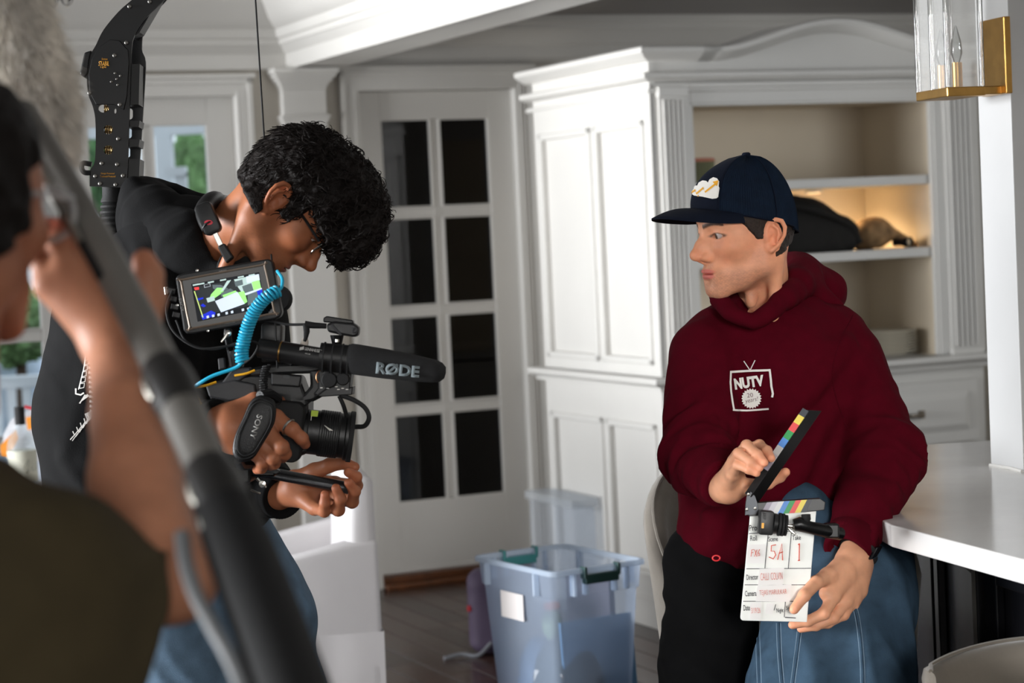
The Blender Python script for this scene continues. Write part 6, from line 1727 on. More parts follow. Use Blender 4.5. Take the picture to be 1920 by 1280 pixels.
# ---------------- jeans and shoes
JEAN = mat('worn_blue_jeans', S(88, 112, 134), 0.85, noise=0.25, nscale=22, bump=0.2, bscale=600)
def jeansL(P):
    g1 = A(330, 1690, 4.08); g2 = A(500, 1690, 4.2)
    d = chain(P, [A(300, 985, 4.12), A(335, 1120, 4.05), A(345, 1300, 4.02), np.array([g1[0], 4.05, .06])], [.13, .125, .112, .09], .04)
    d = smin(d, chain(P, [A(390, 1000, 4.16), A(470, 1150, 4.18), A(500, 1300, 4.2), np.array([g2[0], 4.2, .06])], [.12, .115, .105, .09], .04), .03)
    return d - .006 * folds(P, np.array([.8, .2, .5]), 28, 9, 81) - .004 * snoise(P, 26, 82)
lo, hi = bounds([A(180, 950, 4.35), A(640, 1300, 3.85), np.array([A(330, 1690, 4.08)[0], 4.05, .05])], .08); lo[2] = .045
jl = sdf_obj('jeans', jeansL, lo, hi, .0075, JEAN, cman)
jbv = bvh_of(jl)
q = on_cloth([tuple(p) for p in smooth_path([np.array(p, float) for p in ((346, 1060), (356, 1082), (352, 1098), (338, 1108))], 6)], jbv, .0005)
if len(q) > 2: MB().tube(q, .0022, 5).build('pocket_edge', mat('pale_denim_edge', S(190, 200, 206), 0.9), jl, smooth=True)
for c in (np.array([A(330, 1690, 4.08)[0] + .05, 4.02, 0]), np.array([A(500, 1690, 4.2)[0] + .05, 4.18, 0])):
    def shoe(P, c=c):
        d = rc(P, c + [-.07, 0, .05], c + [.12, -.02, .035], .045, .034); d = smin(d, rc(P, c + [-.06, 0, .06], c + [-.06, 0, .11], .04, .05), .03)
        return np.maximum(d, .002 - P[:, 2])
    sdf_obj('shoe', shoe, c + [-.18, -.14, -.01], c + [.2, .14, .17], .009, RUBBER, cman)
# finger ring, bracelet
rg = A(541, 801, 3.7115); rd = nrm(A(548, 805, 3.71) - A(516, 784, 3.725)); r1_ = nrm(np.cross(rd, CF)); r2_ = np.cross(rd, r1_)
MB().tube([rg + .0142 * (math.cos(t) * r1_ + math.sin(t) * r2_) for t in np.linspace(0, 2 * math.pi, 24, endpoint=False)], .0026, 8, close=True).build('finger_ring', STEEL, cman, smooth=True)
bc_ = A(424, 800, 3.735)
for k in range(16):
    t = 2 * math.pi * k / 16; p = bc_ + .0325 * (math.cos(t) * CU + math.sin(t) * CF)
    MB().lathe(p, CR, [(0, -.003), (.003, 0), (0, .003)], 6).build('bracelet_bead', mat('copper_bead', S(150, 90, 70), 0.4, metal=.6) if 'copper_bead' not in MATS else MATS['copper_bead'], cman, smooth=True)
# ---------------- headphones round the neck
hd = empty('headphones', tuple(A(400, 440, 3.83))); hd.parent = cman; hd.matrix_parent_inverse = Matrix.Translation(-wloc(cman)); hd['label'] = 'black headphones worn round the neck'
MB().tube(smooth_path([A(420, 378, 3.98), A(398, 376, 3.90), A(384, 392, 3.86), (A(388, 412, 3.83)), A(396, 428, 3.815)], 5), [.013] * 3 + [.017] * 18, 12).build('headband', BLACK, hd, smooth=True)
ppoly('yoke_cap', rrect(372, 378, 406, 440, 10, 5, -.42), 3.805, .022, BLACK, hd, bevel=.004, smooth=True)
ppoly('red_badge', circ(391, 417, 8, 20, 4.6), 3.8035, .002, mat('red_badge', S(206, 40, 58), 0.4), hd)
ppoly('steel_slider', [(393, 428), (402, 424), (420, 460), (411, 465)], 3.812, .006, STEEL, hd, bevel=.001)
ppoly('yoke', [(407, 462), (420, 455), (438, 482), (424, 494)], 3.806, .02, BLACK, hd, bevel=.003)
MB().lathe(A(452, 500, 3.86), nrm(-CF + .3 * CU), [(0, -.03), (.042, -.03), (.046, -.01), (.04, .008), (.0, .012)], 24).build('ear_cup', BLACK, hd, smooth=True)
# ================================================================== CINEMA CAMERA RIG
DC = 3.80; KC = FPX / DC
rig = empty('cinema_camera', tuple(A(530, 860, DC)), 'black cinema camera with monitor, microphone and hand strap held by the cameraman', 'camera')
def P3(x, y, d=DC): return A(x, y, d)
def px(n, d=DC): return n * d / FPX
LENSM = mat('lens_black', S(16, 16, 17), 0.45, noise=0.1, nscale=80)
GREYP = mat('grey_plastic', S(48, 48, 50), 0.5, noise=0.1, nscale=60)
# body behind the hand
ppoly('camera_body', [(398, 716), (470, 700), (560, 704), (578, 752), (576, 850), (520, 872), (430, 880), (404, 850)], 3.80, .11, BLACK, rig, bevel=.006)
ppoly('side_plate', [(385, 722), (440, 712), (478, 720), (480, 744), (430, 752), (392, 744)], 3.785, .02, GREYP, rig, bevel=.003)
ppoly('grip', rrect(500, 752, 566, 866, 16, 5, .1), 3.755, .05, RUBBER, rig, bevel=.006, smooth=True)
# top handle (open loop)
ppoly('handle_bar', [(462, 690), (520, 682), (566, 680), (598, 668), (612, 676), (606, 696), (580, 700), (520, 702), (466, 708)], 3.80, .035, BLACK, rig, bevel=.005)
ppoly('handle_post', [(580, 692), (608, 690), (606, 742), (588, 752), (562, 756), (540, 752), (545, 742), (570, 738), (582, 724)], 3.80, .035, BLACK, rig, bevel=.005)
for k in range(9): ppoly('handle_tooth', [(540 + 5 * k, 684 - k * .9), (544 + 5 * k, 683 - k * .9), (544 + 5 * k, 679 - k * .9), (540 + 5 * k, 680 - k * .9)], 3.797, .03, RUBBER, rig)
ppoly('battery_plate', [(508, 698), (566, 704), (562, 726), (508, 722)], 3.785, .03, BLACK, rig, bevel=.003)
ppoly('usb_port', rrect(531, 703, 543, 709, 2, 3, .06), 3.7842, .001, GREYP, rig)
ppoly('side_bracket', [(436, 690), (470, 688), (470, 700), (440, 720), (420, 728), (412, 722)], 3.79, .025, GREYP, rig, bevel=.003)
ppoly('lower_rail', [(392, 732), (470, 724), (548, 738), (548, 756), (470, 748), (394, 750)], 3.80, .04, BLACKM, rig, bevel=.003)
for k in range(6): ppoly('rail_notch', rrect(400 + 14 * k, 736 - k, 406 + 14 * k, 742 - k, 1, 2), 3.7985, .002, RUBBER, rig)
# audio unit
ppoly('audio_unit', [(598, 690), (660, 694), (656, 726), (662, 724), (660, 740), (600, 744), (588, 738), (598, 726)], 3.775, .06, BLACK, rig, bevel=.004)
for (x, y, r) in ((618, 712, 15), (644, 710, 12)):
    MB().lathe(P3(x, y, 3.775), -CF, [(0, -.001), (px(r), 0), (px(r), .010), (px(r) * .85, .013), (0, .013)], 24).build('dial', RUBBER, rig, smooth=0.5)
MB().tube([P3(608 + 15 * math.cos(t), 707 + 15 * math.sin(t), 3.773) for t in np.linspace(2.4, 4.6, 10)], .0013, 6).build('dial_ring', mat('copper', S(170, 120, 86), 0.35, metal=1.0), rig, smooth=True)
for (x, y) in ((605, 694), (614, 692), (641, 694), (647, 695)): MB().lathe(P3(x, y, 3.774), -CF, [(0, 0), (.0022, 0), (.0018, .0015), (0, .002)], 10).build('screw', STEEL, rig, smooth=True)
for (x, y) in ((600, 726), (612, 727), (628, 724), (632, 729), (640, 727), (648, 729)): ppoly('panel_marking', rrect(x, y, x + 5, y + 1.6, .4, 2), 3.7742, .0006, INK, rig)
# lens
la, lb = P3(556, 806, 3.825), P3(662, 819, 3.835); ax = nrm(lb - la); LL = np.linalg.norm(lb - la)
r_ = px(46)
MB().lathe(la, ax, [(0, -.02), (r_ * .80, -.02), (r_ * .84, 0), (r_ * .92, .004), (r_ * .95, .018), (r_ * .92, .020), (r_ * .92, .040), (r_ * .96, .041), (r_ * .96, .075), (r_ * .92, .077), (r_ * .92, .086), (r_, .088), (r_, .094), (r_ * 1.0, LL - .004), (r_ * .9, LL - .004)], 48).build('lens_barrel', LENSM, rig, smooth=0.5)
MB().lathe(la, ax, [(r_ * .96, LL - .010), (r_ * 1.05, LL - .008), (r_ * 1.05, LL), (r_ * .92, LL), (r_ * .88, LL - .008)], 48).build('lens_rim', RUBBER, rig, smooth=0.5)
MB().lathe(la, ax, [(r_ * .9, LL - .010), (r_ * .5, LL - .006), (0, LL - .004)], 32).build('front_glass', DGLASS, rig, smooth=True)
for t0 in (.044, .048, .052, .056, .060, .064, .068, .072):
    MB().lathe(la, ax, [(r_ * .958, t0), (r_ * .972, t0 + .001), (r_ * .958, t0 + .002)], 48).build('focus_rib', RUBBER, rig, smooth=0.5)
def on_lens(x, y): return hitp(x, y, (la + lb) / 2 - CF * r_ * .93, CF)
MB().prism([A(x, y, 3.777) for x, y in ((584, 769), (597, 770), (596, 777), (583, 776))], CF * .004).build('green_tape', mat('lime_tape', S(170, 190, 60), 0.6), rig)
MB().prism([A(x, y, 3.768) for x, y in ((583, 776), (596, 777), (595, 781), (583, 780))], CF * .004).build('green_tape', MATS['lime_tape'], rig)
mb = MB()
for k in range(7): mb.tube([A(608 + 1.5 * k, 797 + 1.6 * k, 3.7695), A(617 + 1.2 * k, 803 + 0.6 * k, 3.7695)], px(.45), 4)
mb.build('lens_marking', INK, rig)
MB().tube([A(584, 780, 3.768), A(583, 788, 3.766)], px(.6), 4).build('lens_marking', INK, rig)
# hand strap
stp = [(487, 741), (504, 745), (517, 756), (516, 788), (505, 812), (493, 832), (475, 859), (454, 866), (440, 857), (436, 842), (441, 815), (456, 782), (470, 752)]
SP = smooth_path([np.array(p, float) for p in stp], 4, True)
LEATHER = mat('black_leather', S(20, 20, 21), 0.38, noise=0.15, nscale=90, bump=0.25, bscale=500)
# padded shell: two rings forming a domed pad
def pad(name, pts, d0, th, dome, m, parent):
    c = np.mean(pts, 0); v = []; f = []; n = len(pts)
    rows = [(1.0, th), (1.0, .004), (.97, .001), (.85, -dome * .45), (.6, -dome * .85), (.3, -dome)]
    for (s, dz) in rows:
        for p in pts: q = c + (p - c) * s; v.append(A(q[0], q[1], d0 + dz))
    v.append(A(c[0], c[1], d0 - dome)); 
    for i in range(len(rows) - 1):
        for k in range(n): f.append((i * n + k, i * n + (k + 1) % n, (i + 1) * n + (k + 1) % n, (i + 1) * n + k))
    for k in range(n): f.append(((len(rows) - 1) * n + k, (len(rows) - 1) * n + (k + 1) % n, len(v) - 1))
    return MB().add(v, f).build(name, m, parent, smooth=0.9)
spd = pad('hand_strap', SP, 3.690, .012, .006, LEATHER, rig)
cS = np.mean(SP, 0)
for s_ in (.90, .80): MB().tube([A(*(cS + (p - cS) * s_), 3.690 - (.0035 if s_ > .85 else .0052)) for p in SP], .0011, 5, close=True).build('piping', RUBBER, spd, smooth=True)
sx = nrm((474 - 489) * CR - (822 - 777) * CU); sy = nrm(np.cross(-CF, sx)); sy = sy if sy @ CR > 0 else -sy
text_on('SONY', 'strap_lettering', A(480.5, 800, 3.6828), sx, sy, px(11, 3.69), mat('grey_print', S(150, 148, 144), 0.6), spd, bold=.012, width=px(47, 3.69))
MB().tube([A(487, 741, 3.70), A(506, 738, 3.73), A(520, 748, 3.76), A(520, 770, 3.765)], [.008, .009, .010, .008], 8).build('strap_loop', LEATHER, rig, smooth=True)
MB().tube([A(446, 862, 3.70), A(452, 872, 3.74), A(470, 872, 3.78)], [.008, .009, .008], 8).build('strap_loop', LEATHER, rig, smooth=True)
# shotgun mic
ma, mb2 = P3(486, 652, 3.77), P3(612, 673, 3.755)
MB().tube([ma, ma + (mb2 - ma) * .33, ma + (mb2 - ma) * .331, mb2], [px(18), px(18.5), px(19.5), px(19.5)], 28).build('microphone_tube', BLACK, rig, smooth=0.5)
MB().tube([ma + (mb2 - ma) * .315, ma + (mb2 - ma) * .335], px(20), 28).build('gold_ring', BRASS, rig, smooth=0.5)
tx = nrm(mb2 - ma); ty = np.cross(tx, -CF) * -1; ty = ty if ty @ CU > 0 else -ty
text_on('SENNHEISER', 'mic_lettering', A(588, 656, 3.735), tx, ty, px(6, 3.74), MATS['grey_print'], rig, width=px(34, 3.74), bold=.01)
text_on('MKE 600', 'mic_lettering', A(577, 663, 3.735), tx, ty, px(2.4, 3.74), MATS['grey_print'], rig, width=px(10, 3.74))
ppoly('mic_logo', [(562, 651), (570, 649), (569.5, 655), (561.5, 656.5)], 3.7352, .0008, MATS['grey_print'], rig)
MB().tube([P3(600, 668, 3.755), P3(656, 674, 3.755)], [px(26), px(27)], 24).build('mic_mount', BLACK, rig, smooth=0.5)
for t in (606, 622, 640, 652): MB().tube([P3(t, 669 + (t - 606) * .1, 3.755), P3(t + 3, 669.3 + (t - 606) * .1, 3.755)], px(28.3), 24).build('mount_ring', RUBBER, rig, smooth=0.5)
fa, fb = P3(650, 671, 3.755), P3(836, 699, 3.74); fx_ = nrm(fb - fa); LFm = np.linalg.norm(fb - fa)
FOAM = mat('black_foam', S(23, 23, 24), 0.95, noise=0.15, nscale=200, bump=0.5, bscale=900)
prf = [(0, 0), (px(24), 0), (px(28), .006), (px(28.5), .02), (px(27.5), LFm * .4), (px(24.5), LFm * .7), (px(21.5), LFm * .88), (px(18), LFm * .95), (px(11), LFm * .99), (0, LFm)]
MB().lathe(fa, fx_, prf, 36).build('foam_windscreen', FOAM, rig, smooth=True)
ex = nrm(CR * math.cos(.10) - CU * math.sin(.10)); ey = np.cross(-CF, ex); ey = ey if ey @ CU > 0 else -ey
GRP = mat('windscreen_print', S(112, 122, 126), 0.8)
rd_d = 3.748 - px(27.3)
text_on('RØDE', 'windscreen_lettering', A(746, 693, rd_d + .001), ex, ey, px(23, 3.72), GRP, rig, bold=.045, width=px(82, 3.72), thick=.003)
# wireless receiver on the shoe
ppoly('receiver', [(612, 607), (628, 602), (664, 606), (673, 612), (672, 628), (664, 632), (640, 628), (614, 622)], 3.76, .04, BLACK, rig, bevel=.004)
ppoly('receiver_plate', [(606, 596), (612, 592), (662, 600), (663, 607), (606, 604)], 3.765, .035, BLACKM, rig, bevel=.002)
MB().tube([P3(622, 608, 3.757), P3(640, 628, 3.757)], px(2.2), 8).build('latch', GREYP, rig, smooth=True)
MB().lathe(P3(665, 619, 3.76), -CF, [(0, 0), (px(6), 0), (px(6), .002), (px(3.5), .003), (0, .002)], 16).build('lens_port', GREYP, rig, smooth=0.5)
MB().tube([P3(632, 628, 3.775), P3(632, 646, 3.775)], [px(13), px(9)], 16).build('shoe_mount', BLACKM, rig, smooth=0.5)
MB().tube([P3(632, 636, 3.76), P3(632, 641, 3.76)], px(4), 12).build('shoe_screw', STEEL, rig, smooth=True)
# plugs and cables
MB().tube([P3(612, 611, 3.77), P3(590, 610, 3.77), P3(572, 608, 3.77)], [px(5), px(6), px(7)], 10).build('plug', RUBBER, rig, smooth=True)
MB().tube([P3(574, 608, 3.77), P3(575, 622, 3.77), P3(573, 634, 3.77), P3(571, 640, 3.77)], [px(6.5), px(6), px(4), px(3)], 10).build('plug', RUBBER, rig, smooth=True)
MB().tube([P3(574, 634, 3.775), P3(572, 638, 3.775), P3(569, 654, 3.775)], [px(4), px(7), px(8.5)], 14).build('white_connector', mat('putty_plastic', S(196, 186, 176), 0.5), rig, smooth=True)
def cable(pts, r, m, name='cable'): MB().tube(smooth_path([A(*p) for p in pts], 6), r, 8).build(name, m, rig, smooth=True)
cable([(572, 608, 3.77), (540, 608, 3.78), (505, 602, 3.79), (460, 606, 3.80)], .0024, RUBBER)
cable([(566, 654, 3.78), (556, 668, 3.79), (545, 684, 3.80)], .0035, RUBBER)
cable([(612, 728, 3.768), (590, 745, 3.768), (575, 758, 3.78), (568, 762, 3.79)], .0014, RUBBER)
cable([(640, 741, 3.78), (664, 750, 3.77), (684, 764, 3.77), (692, 782, 3.77), (684, 798, 3.78), (666, 800, 3.80)], .0044, RUBBER)
cable([(636, 742, 3.785), (644, 760, 3.785), (650, 780, 3.80)], .0040, RUBBER)
cable([(323, 545, 3.77), (312, 580, 3.75), (326, 622, 3.74), (372, 652, 3.735), (430, 648, 3.735), (470, 640, 3.74), (484, 648, 3.75), (470, 672, 3.76), (440, 690, 3.77), (400, 705, 3.77)], .0022, RUBBER)
cable([(330, 600, 3.76), (350, 640, 3.75), (400, 655, 3.75), (450, 640, 3.75)], .0018, RUBBER)
CYAN = mat('cyan_cable', S(40, 168, 204), 0.35); YELC = mat('yellow_cable', S(226, 166, 30), 0.45)
cpath = smooth_path([A(*p) for p in ((455, 678, 3.735), (453, 660, 3.735), (458, 636, 3.735), (466, 608, 3.73), (478, 582, 3.725), (494, 562, 3.72), (510, 551, 3.72), (522, 545, 3.725))], 40)
hel = []; tot = 0; up_ = CF.copy()
lens_ = [0]
for i in range(1, len(cpath)): lens_.append(lens_[-1] + np.linalg.norm(cpath[i] - cpath[i - 1]))
for i, p in enumerate(cpath):
    t = nrm(cpath[min(i + 1, len(cpath) - 1)] - cpath[max(i - 1, 0)]); u_ = nrm(CF - t * (CF @ t)); b_ = np.cross(t, u_)
    a = lens_[i] / .0056 * 2 * math.pi; R = .0105 - .0012 * (i / len(cpath))
    hel.append(p + R * (math.cos(a) * u_ + math.sin(a) * b_))
# resample the helix finely
fine = []
for i in range(len(cpath) - 1):
    for k in range(3):
        s_ = lens_[i] + (lens_[i + 1] - lens_[i]) * k / 3; p = cpath[i] + (cpath[i + 1] - cpath[i]) * k / 3
        t = nrm(cpath[min(i + 1, len(cpath) - 1)] - cpath[max(i - 1, 0)]); u_ = nrm(CF - t * (CF @ t)); b_ = np.cross(t, u_)
        a = s_ / .0056 * 2 * math.pi; R = .0105 - .0012 * (i / len(cpath))
        fine.append(p + R * (math.cos(a) * u_ + math.sin(a) * b_))
MB().tube(fine, .0026, 6).build('coiled_cable', CYAN, rig, smooth=True)
cable([(522, 545, 3.725), (528, 538, 3.73), (529, 522, 3.74), (520, 508, 3.76)], .0030, CYAN)
cable([(456, 678, 3.735), (440, 690, 3.74), (400, 704, 3.745), (378, 716, 3.75), (366, 724, 3.76)], .0034, CYAN)
cable([(478, 694, 3.765), (462, 700, 3.765), (440, 704, 3.77)], .0022, YELC); cable([(406, 716, 3.762), (388, 722, 3.762), (366, 726, 3.762)], .0022, YELC)
cable([(358, 726, 3.70), (368, 740, 3.70), (377, 758, 3.70)], .0028, YELC)
hp2 = smooth_path([A(*p) for p in ((501, 684, 3.765), (496, 700, 3.765), (494, 720, 3.765), (496, 742, 3.77))], 30)
fine = []; s_ = 0
for i, p in enumerate(hp2):
    if i: s_ += np.linalg.norm(p - hp2[i - 1])
    a = s_ / .0042 * 2 * math.pi; fine.append(p + .0065 * (math.cos(a) * CF + math.sin(a) * CR))
MB().tube(fine, .0018, 6).build('coiled_cable', RUBBER, rig, smooth=True)
# viewfinder block and rear modules behind the monitor
ppoly('viewfinder', rrect(489, 606, 528, 642, 6, 4, .04), 3.80, .06, BLACK, rig, bevel=.004, smooth=True)
ppoly('viewfinder_arm', [(486, 642), (530, 640), (535, 676), (490, 680)], 3.80, .05, RUBBER, rig, bevel=.004)
ppoly('rear_module', [(430, 648), (458, 650), (452, 690), (426, 690)], 3.795, .04, BLACK, rig, bevel=.003)
for x in (425, 441): ppoly('steel_bar', [(x, 656), (x + 4, 656), (x + 10, 686), (x + 6, 687)], 3.785, .004, STEEL if x == 441 else GREYP, rig)
ppoly('hinge_block', [(408, 672), (420, 670), (422, 690), (410, 694)], 3.785, .02, GREYP, rig, bevel=.002)
# carbon rod handle
ra_, rb_ = A(492, 884, 3.93), A(652, 914, 3.925)
CARB = mat('carbon_fibre', S(26, 26, 28), 0.3, noise=0.4, nscale=260, weave=0.4, wscale=300)
MB().tube([ra_, rb_], .0108, 18).build('carbon_rod', CARB, rig, smooth=0.5)
MB().tube([rb_ - nrm(rb_ - ra_) * .006, rb_ + nrm(rb_ - ra_) * .004], .0114, 18).build('rod_cap', RUBBER, rig, smooth=0.5)
ppoly('rod_clamp', [(440, 872), (500, 880), (520, 884), (514, 894), (480, 894), (440, 890)], 3.86, .07, BLACKM, rig, bevel=.004)
ppoly('clamp_plate', [(492, 879), (518, 880), (526, 884), (518, 888), (492, 885)], 3.855, .01, GREYP, rig, bevel=.001)
MB().tube([A(482, 896, 3.86), A(491, 906, 3.86), A(499, 914, 3.86)], [.004, .0035, .002], 8).build('wing_screw', STEEL, rig, smooth=True)
MB().lathe(A(492, 907, 3.858), -CF, [(0, 0), (.007, 0), (.006, .003), (0, .004)], 14).build('screw_head', STEEL, rig, smooth=0.6)
MB().tube([A(470, 918, 3.87), A(488, 925, 3.87)], .002, 6).build('pin', STEEL, rig, smooth=True)
ppoly('base_shoe', [(404, 850), (470, 872), (470, 905), (430, 915), (404, 900)], 3.83, .09, BLACKM, rig, bevel=.005)
# ---------------- monitor
mon = rig
dM = 3.775
cage = [(329, 522), (333, 516), (345, 512), (490, 487), (504, 485), (511, 490), (529, 585), (525, 594), (515, 598), (362, 626), (350, 626), (344, 619)]
ppoly('monitor_cage', cage, dM, .030, BLACK, rig, bevel=.003)
bez = [(340, 528), (344, 524), (490, 497), (496, 498), (514, 583), (510, 588), (362, 615), (356, 612)]
mc = np.mean(bez, 0)
BEZ = mat('tan_bezel', S(120, 104, 90), 0.4, metal=0.3)
MB().tube(smooth_path([A(x, y, dM - .002) for x, y in bez], 3, True), .0022, 6, close=True).build('monitor_bezel', BEZ, rig, smooth=True)
ppoly('monitor_face', [tuple(mc + (np.array(p) - mc) * .985) for p in bez], dM - .0012, .001, mat('monitor_glass', S(5, 5, 6), 0.08), rig)
def em(name, c, s=1.0):
    return mat(name, c, 0.6, emit=c, estr=s)
SCR = [(358.5, 532), (486, 510), (497, 577), (370.5, 603)]
def sc(u, v):
    a, b, c, d_ = [np.array(p) for p in SCR]; return tuple((1 - v) * ((1 - u) * a + u * b) + v * ((1 - u) * d_ + u * c))
def scr(name, uv, m, k): 
    return ppoly(name, [sc(u, v) for u, v in uv], dM - .0016 - .0002 * k, .0001, m, rig)
E1 = em('screen_dark', S(36, 40, 42), .8); E2 = em('screen_grey', S(86, 98, 100), .8); E3 = em('screen_white', S(206, 216, 226), .75); E4 = em('screen_green', S(150, 226, 120), .9)
E5 = em('screen_blue', S(20, 40, 190), .9); E6 = em('screen_pale', S(170, 190, 186), .9); E7 = em('screen_red', S(220, 60, 60), .9); E0 = em('screen_black', S(10, 14, 20), .5)
scr('screen_background', [(0, 0), (1, 0), (1, 1), (0, 1)], E0, 0)
scr('screen_picture', [(.04, .10), (.98, .10), (.98, .86), (.08, .86)], E1, 1)
scr('screen_patch', [(.62, .08), (.98, .06), (.99, .46), (.72, .54), (.66, .30)], E6, 2)
scr('screen_patch', [(.80, .06), (.99, .05), (.99, .22), (.80, .24)], E3, 3); scr('screen_patch', [(.62, .14), (.74, .12), (.74, .26), (.63, .28)], E2, 3)
scr('screen_patch', [(.72, .30), (.86, .26), (.88, .48), (.74, .52)], E2, 3); scr('screen_patch', [(.87, .22), (.98, .20), (.99, .46), (.88, .48)], E4, 3)
scr('screen_patch', [(.74, .50), (1.0, .44), (1.0, .48), (.75, .56)], E3, 4)
scr('screen_patch', [(.30, .12), (.42, .16), (.52, .30), (.40, .36), (.30, .22)], E2, 2)
scr('screen_patch', [(.26, .36), (.36, .22), (.46, .26), (.44, .36), (.30, .48), (.22, .48)], E4, 3); scr('screen_patch', [(.18, .44), (.30, .42), (.30, .54), (.19, .56)], E6, 4)
scr('screen_patch', [(.40, .36), (.55, .30), (.62, .42), (.50, .48), (.40, .48)], E2, 3)
scr('screen_patch', [(.30, .56), (.64, .42), (.72, .78), (.36, .88)], E3, 5); scr('screen_patch', [(.42, .44), (.62, .38), (.63, .42), (.43, .50)], E4, 5)
scr('screen_patch', [(.52, .08), (.58, .08), (.45, .32), (.40, .34)], E6, 5); scr('screen_patch', [(.64, .44), (.74, .44), (.76, .74), (.71, .78)], E4, 4)
scr('screen_patch', [(.78, .54), (.94, .50), (.92, .80), (.76, .84)], E2, 3); scr('screen_patch', [(.92, .50), (1.0, .47), (1.0, .62), (.93, .64)], E5, 4)
scr('screen_patch', [(.06, .86), (.22, .78), (.28, .86), (.26, .94), (.08, .98)], E5, 4); scr('screen_patch', [(.05, .40), (.14, .40), (.14, .44), (.06, .46)], E5, 4)
scr('screen_patch', [(.08, .60), (.12, .56), (.16, .64), (.12, .66)], E5, 4)
scr('screen_badge', [(.03, .11), (.10, .11), (.10, .18), (.04, .18)], E7, 6)
scr('waveform', [(.02, .20), (.035, .20), (.095, .92), (.08, .92)], em('screen_scope', S(190, 210, 120), .9), 6)
for u in (.02, .10, .24, .42, .68, .84): scr('status_text', [(u, .025 - u * .0), (u + .09, .022), (u + .09, .06), (u, .062)], E6, 6)
for u in (.14, .22, .30, .42, .50, .66, .74): scr('menu_icon', [(u, .90), (u + .035, .895), (u + .035, .96), (u, .965)], E3, 6)
scr('frame_guide', [(.18, .08), (.27, .07), (.27, .15), (.18, .16)], E3, 4); scr('frame_guide', [(.185, .085), (.265, .075), (.265, .145), (.185, .15)], E1, 5)
text_on('ATOMOS', 'monitor_lettering', A(340, 571, dM - .0006), nrm(CR * -.2 + CU), nrm(-CR + CU * -.2), px(6, dM), MATS['grey_print'], rig, width=px(24, dM), bold=.0)
text_on('ATOMOS', 'monitor_lettering', A(431, 604.5, dM - .0025), nrm(CR + CU * .17), nrm(CU - CR * .17), px(3, dM), MATS['grey_print'], rig, width=px(18, dM))
text_on('NINJA', 'monitor_lettering', A(418, 507.5, dM - .0025), nrm(CR + CU * .17), nrm(CU - CR * .17), px(3, dM), MATS['grey_print'], rig, width=px(14, dM))
for k, (x, y) in enumerate(((318, 545), (321, 560), (324, 575), (327, 590))): ppoly('cage_port', rrect(x - 4, y - 6, x + 12, y + 6, 2, 3, .2), dM + .006, .02, BLACKM, rig, bevel=.002)
MB().tube([A(311, 538, dM + .01), A(313, 551, dM + .01)], px(4), 12).build('steel_plug', STEEL, rig, smooth=0.5)
for (x, y) in ((370, 507), (390, 620), (333, 572)): MB().lathe(A(x, y, dM - .0005), -CF, [(0, 0), (.003, 0), (.002, .0015), (0, .0018)], 10).build('cage_screw', STEEL, rig, smooth=True)
MB().tube([A(427, 618, dM + .01), A(427, 632, dM + .005), A(431, 655, dM + .02)], [.008, .007, .006], 12).build('monitor_post', BLACKM, rig, smooth=True)
MB().tube([A(427, 625, dM - .006), A(421, 634, dM - .008), A(415, 641, dM - .008)], [.004, .0028, .0022], 8).build('tilt_lever', STEEL, rig, smooth=True)
MB().lathe(A(427, 625, dM - .006), -CF, [(0, -.004), (.0062, -.004), (.0062, .002), (.004, .003), (0, .0032)], 14).build('lever_hub', STEEL, rig, smooth=0.6)
MB().lathe(A(520, 560, 3.84), CF, [(0, 0), (px(22), 0), (px(26), .01), (px(26), .03), (0, .035)], 24).build('counterweight', RUBBER, rig, smooth=0.5)

# ================================================================== BODY SUPPORT ARM
ez = empty('camera_support', tuple(A(215, 352, 4.17)), 'black overhead camera support arm rising from the cameraman\'s back', 'support rig')
dE = 4.08
BOLT = mat('dark_bolt_steel', S(120, 118, 114), 0.42, metal=0.9)
FPL = mat('black_anodised', S(17, 17, 18), 0.38, metal=0.2, noise=0.15, nscale=30)
def plate_with_holes(name, outline, holes, d, th, m, parent):
    c = bpy.data.curves.new(name, 'CURVE'); c.dimensions = '2D'; c.fill_mode = 'BOTH'; k = d / FPX
    for pts in [outline] + holes:
        sp = c.splines.new('POLY'); sp.points.add(len(pts) - 1); sp.use_cyclic_u = True
        for i, (x, y) in enumerate(pts): sp.points[i].co = ((x - 960) * k, -(y - 640) * k, 0, 1)
    c.extrude = th / 2
    o = bpy.data.objects.new('t', c); COL.objects.link(o)
    dg = bpy.context.evaluated_depsgraph_get(); dg.update(); me = bpy.data.meshes.new_from_object(o.evaluated_get(dg)); bpy.data.objects.remove(o); bpy.data.curves.remove(c)
    co = np.zeros(len(me.vertices) * 3); me.vertices.foreach_get('co', co); co = co.reshape(-1, 3)
    W_ = CAM + CF * (d + th / 2) + co[:, :1] * CR + co[:, 1:2] * CU - co[:, 2:3] * CF
    me.vertices.foreach_set('co', W_.ravel()); me.update(); me.name = name; me.materials.clear()
    return link(name, me, m, parent)
front = [(340, -40), (310, -2), (281, 26), (262, 50), (250, 72), (247, 90), (245, 130), (240, 300), (238, 352), (168, 349), (169, 319), (178, 300), (179, 231), (174, 200), (165, 175), (163, 137), (170, 103), (180, 84), (194, 56), (222, 22), (247, 0), (270, -20), (300, -45)]
holes = [circ(194, 203, 10, 16, 8), circ(203, 243, 9, 16, 9), circ(203, 281, 9, 16, 9), circ(216, 208, 2.4, 10, 5)]
front = [tuple(q) for q in smooth_path([np.array(q, float) for q in front[9:]] + [np.array(q, float) for q in front[:8]], 4)] + [(238, 352)]
fp = plate_with_holes('front_plate', front, holes, dE, .006, FPL, ez)
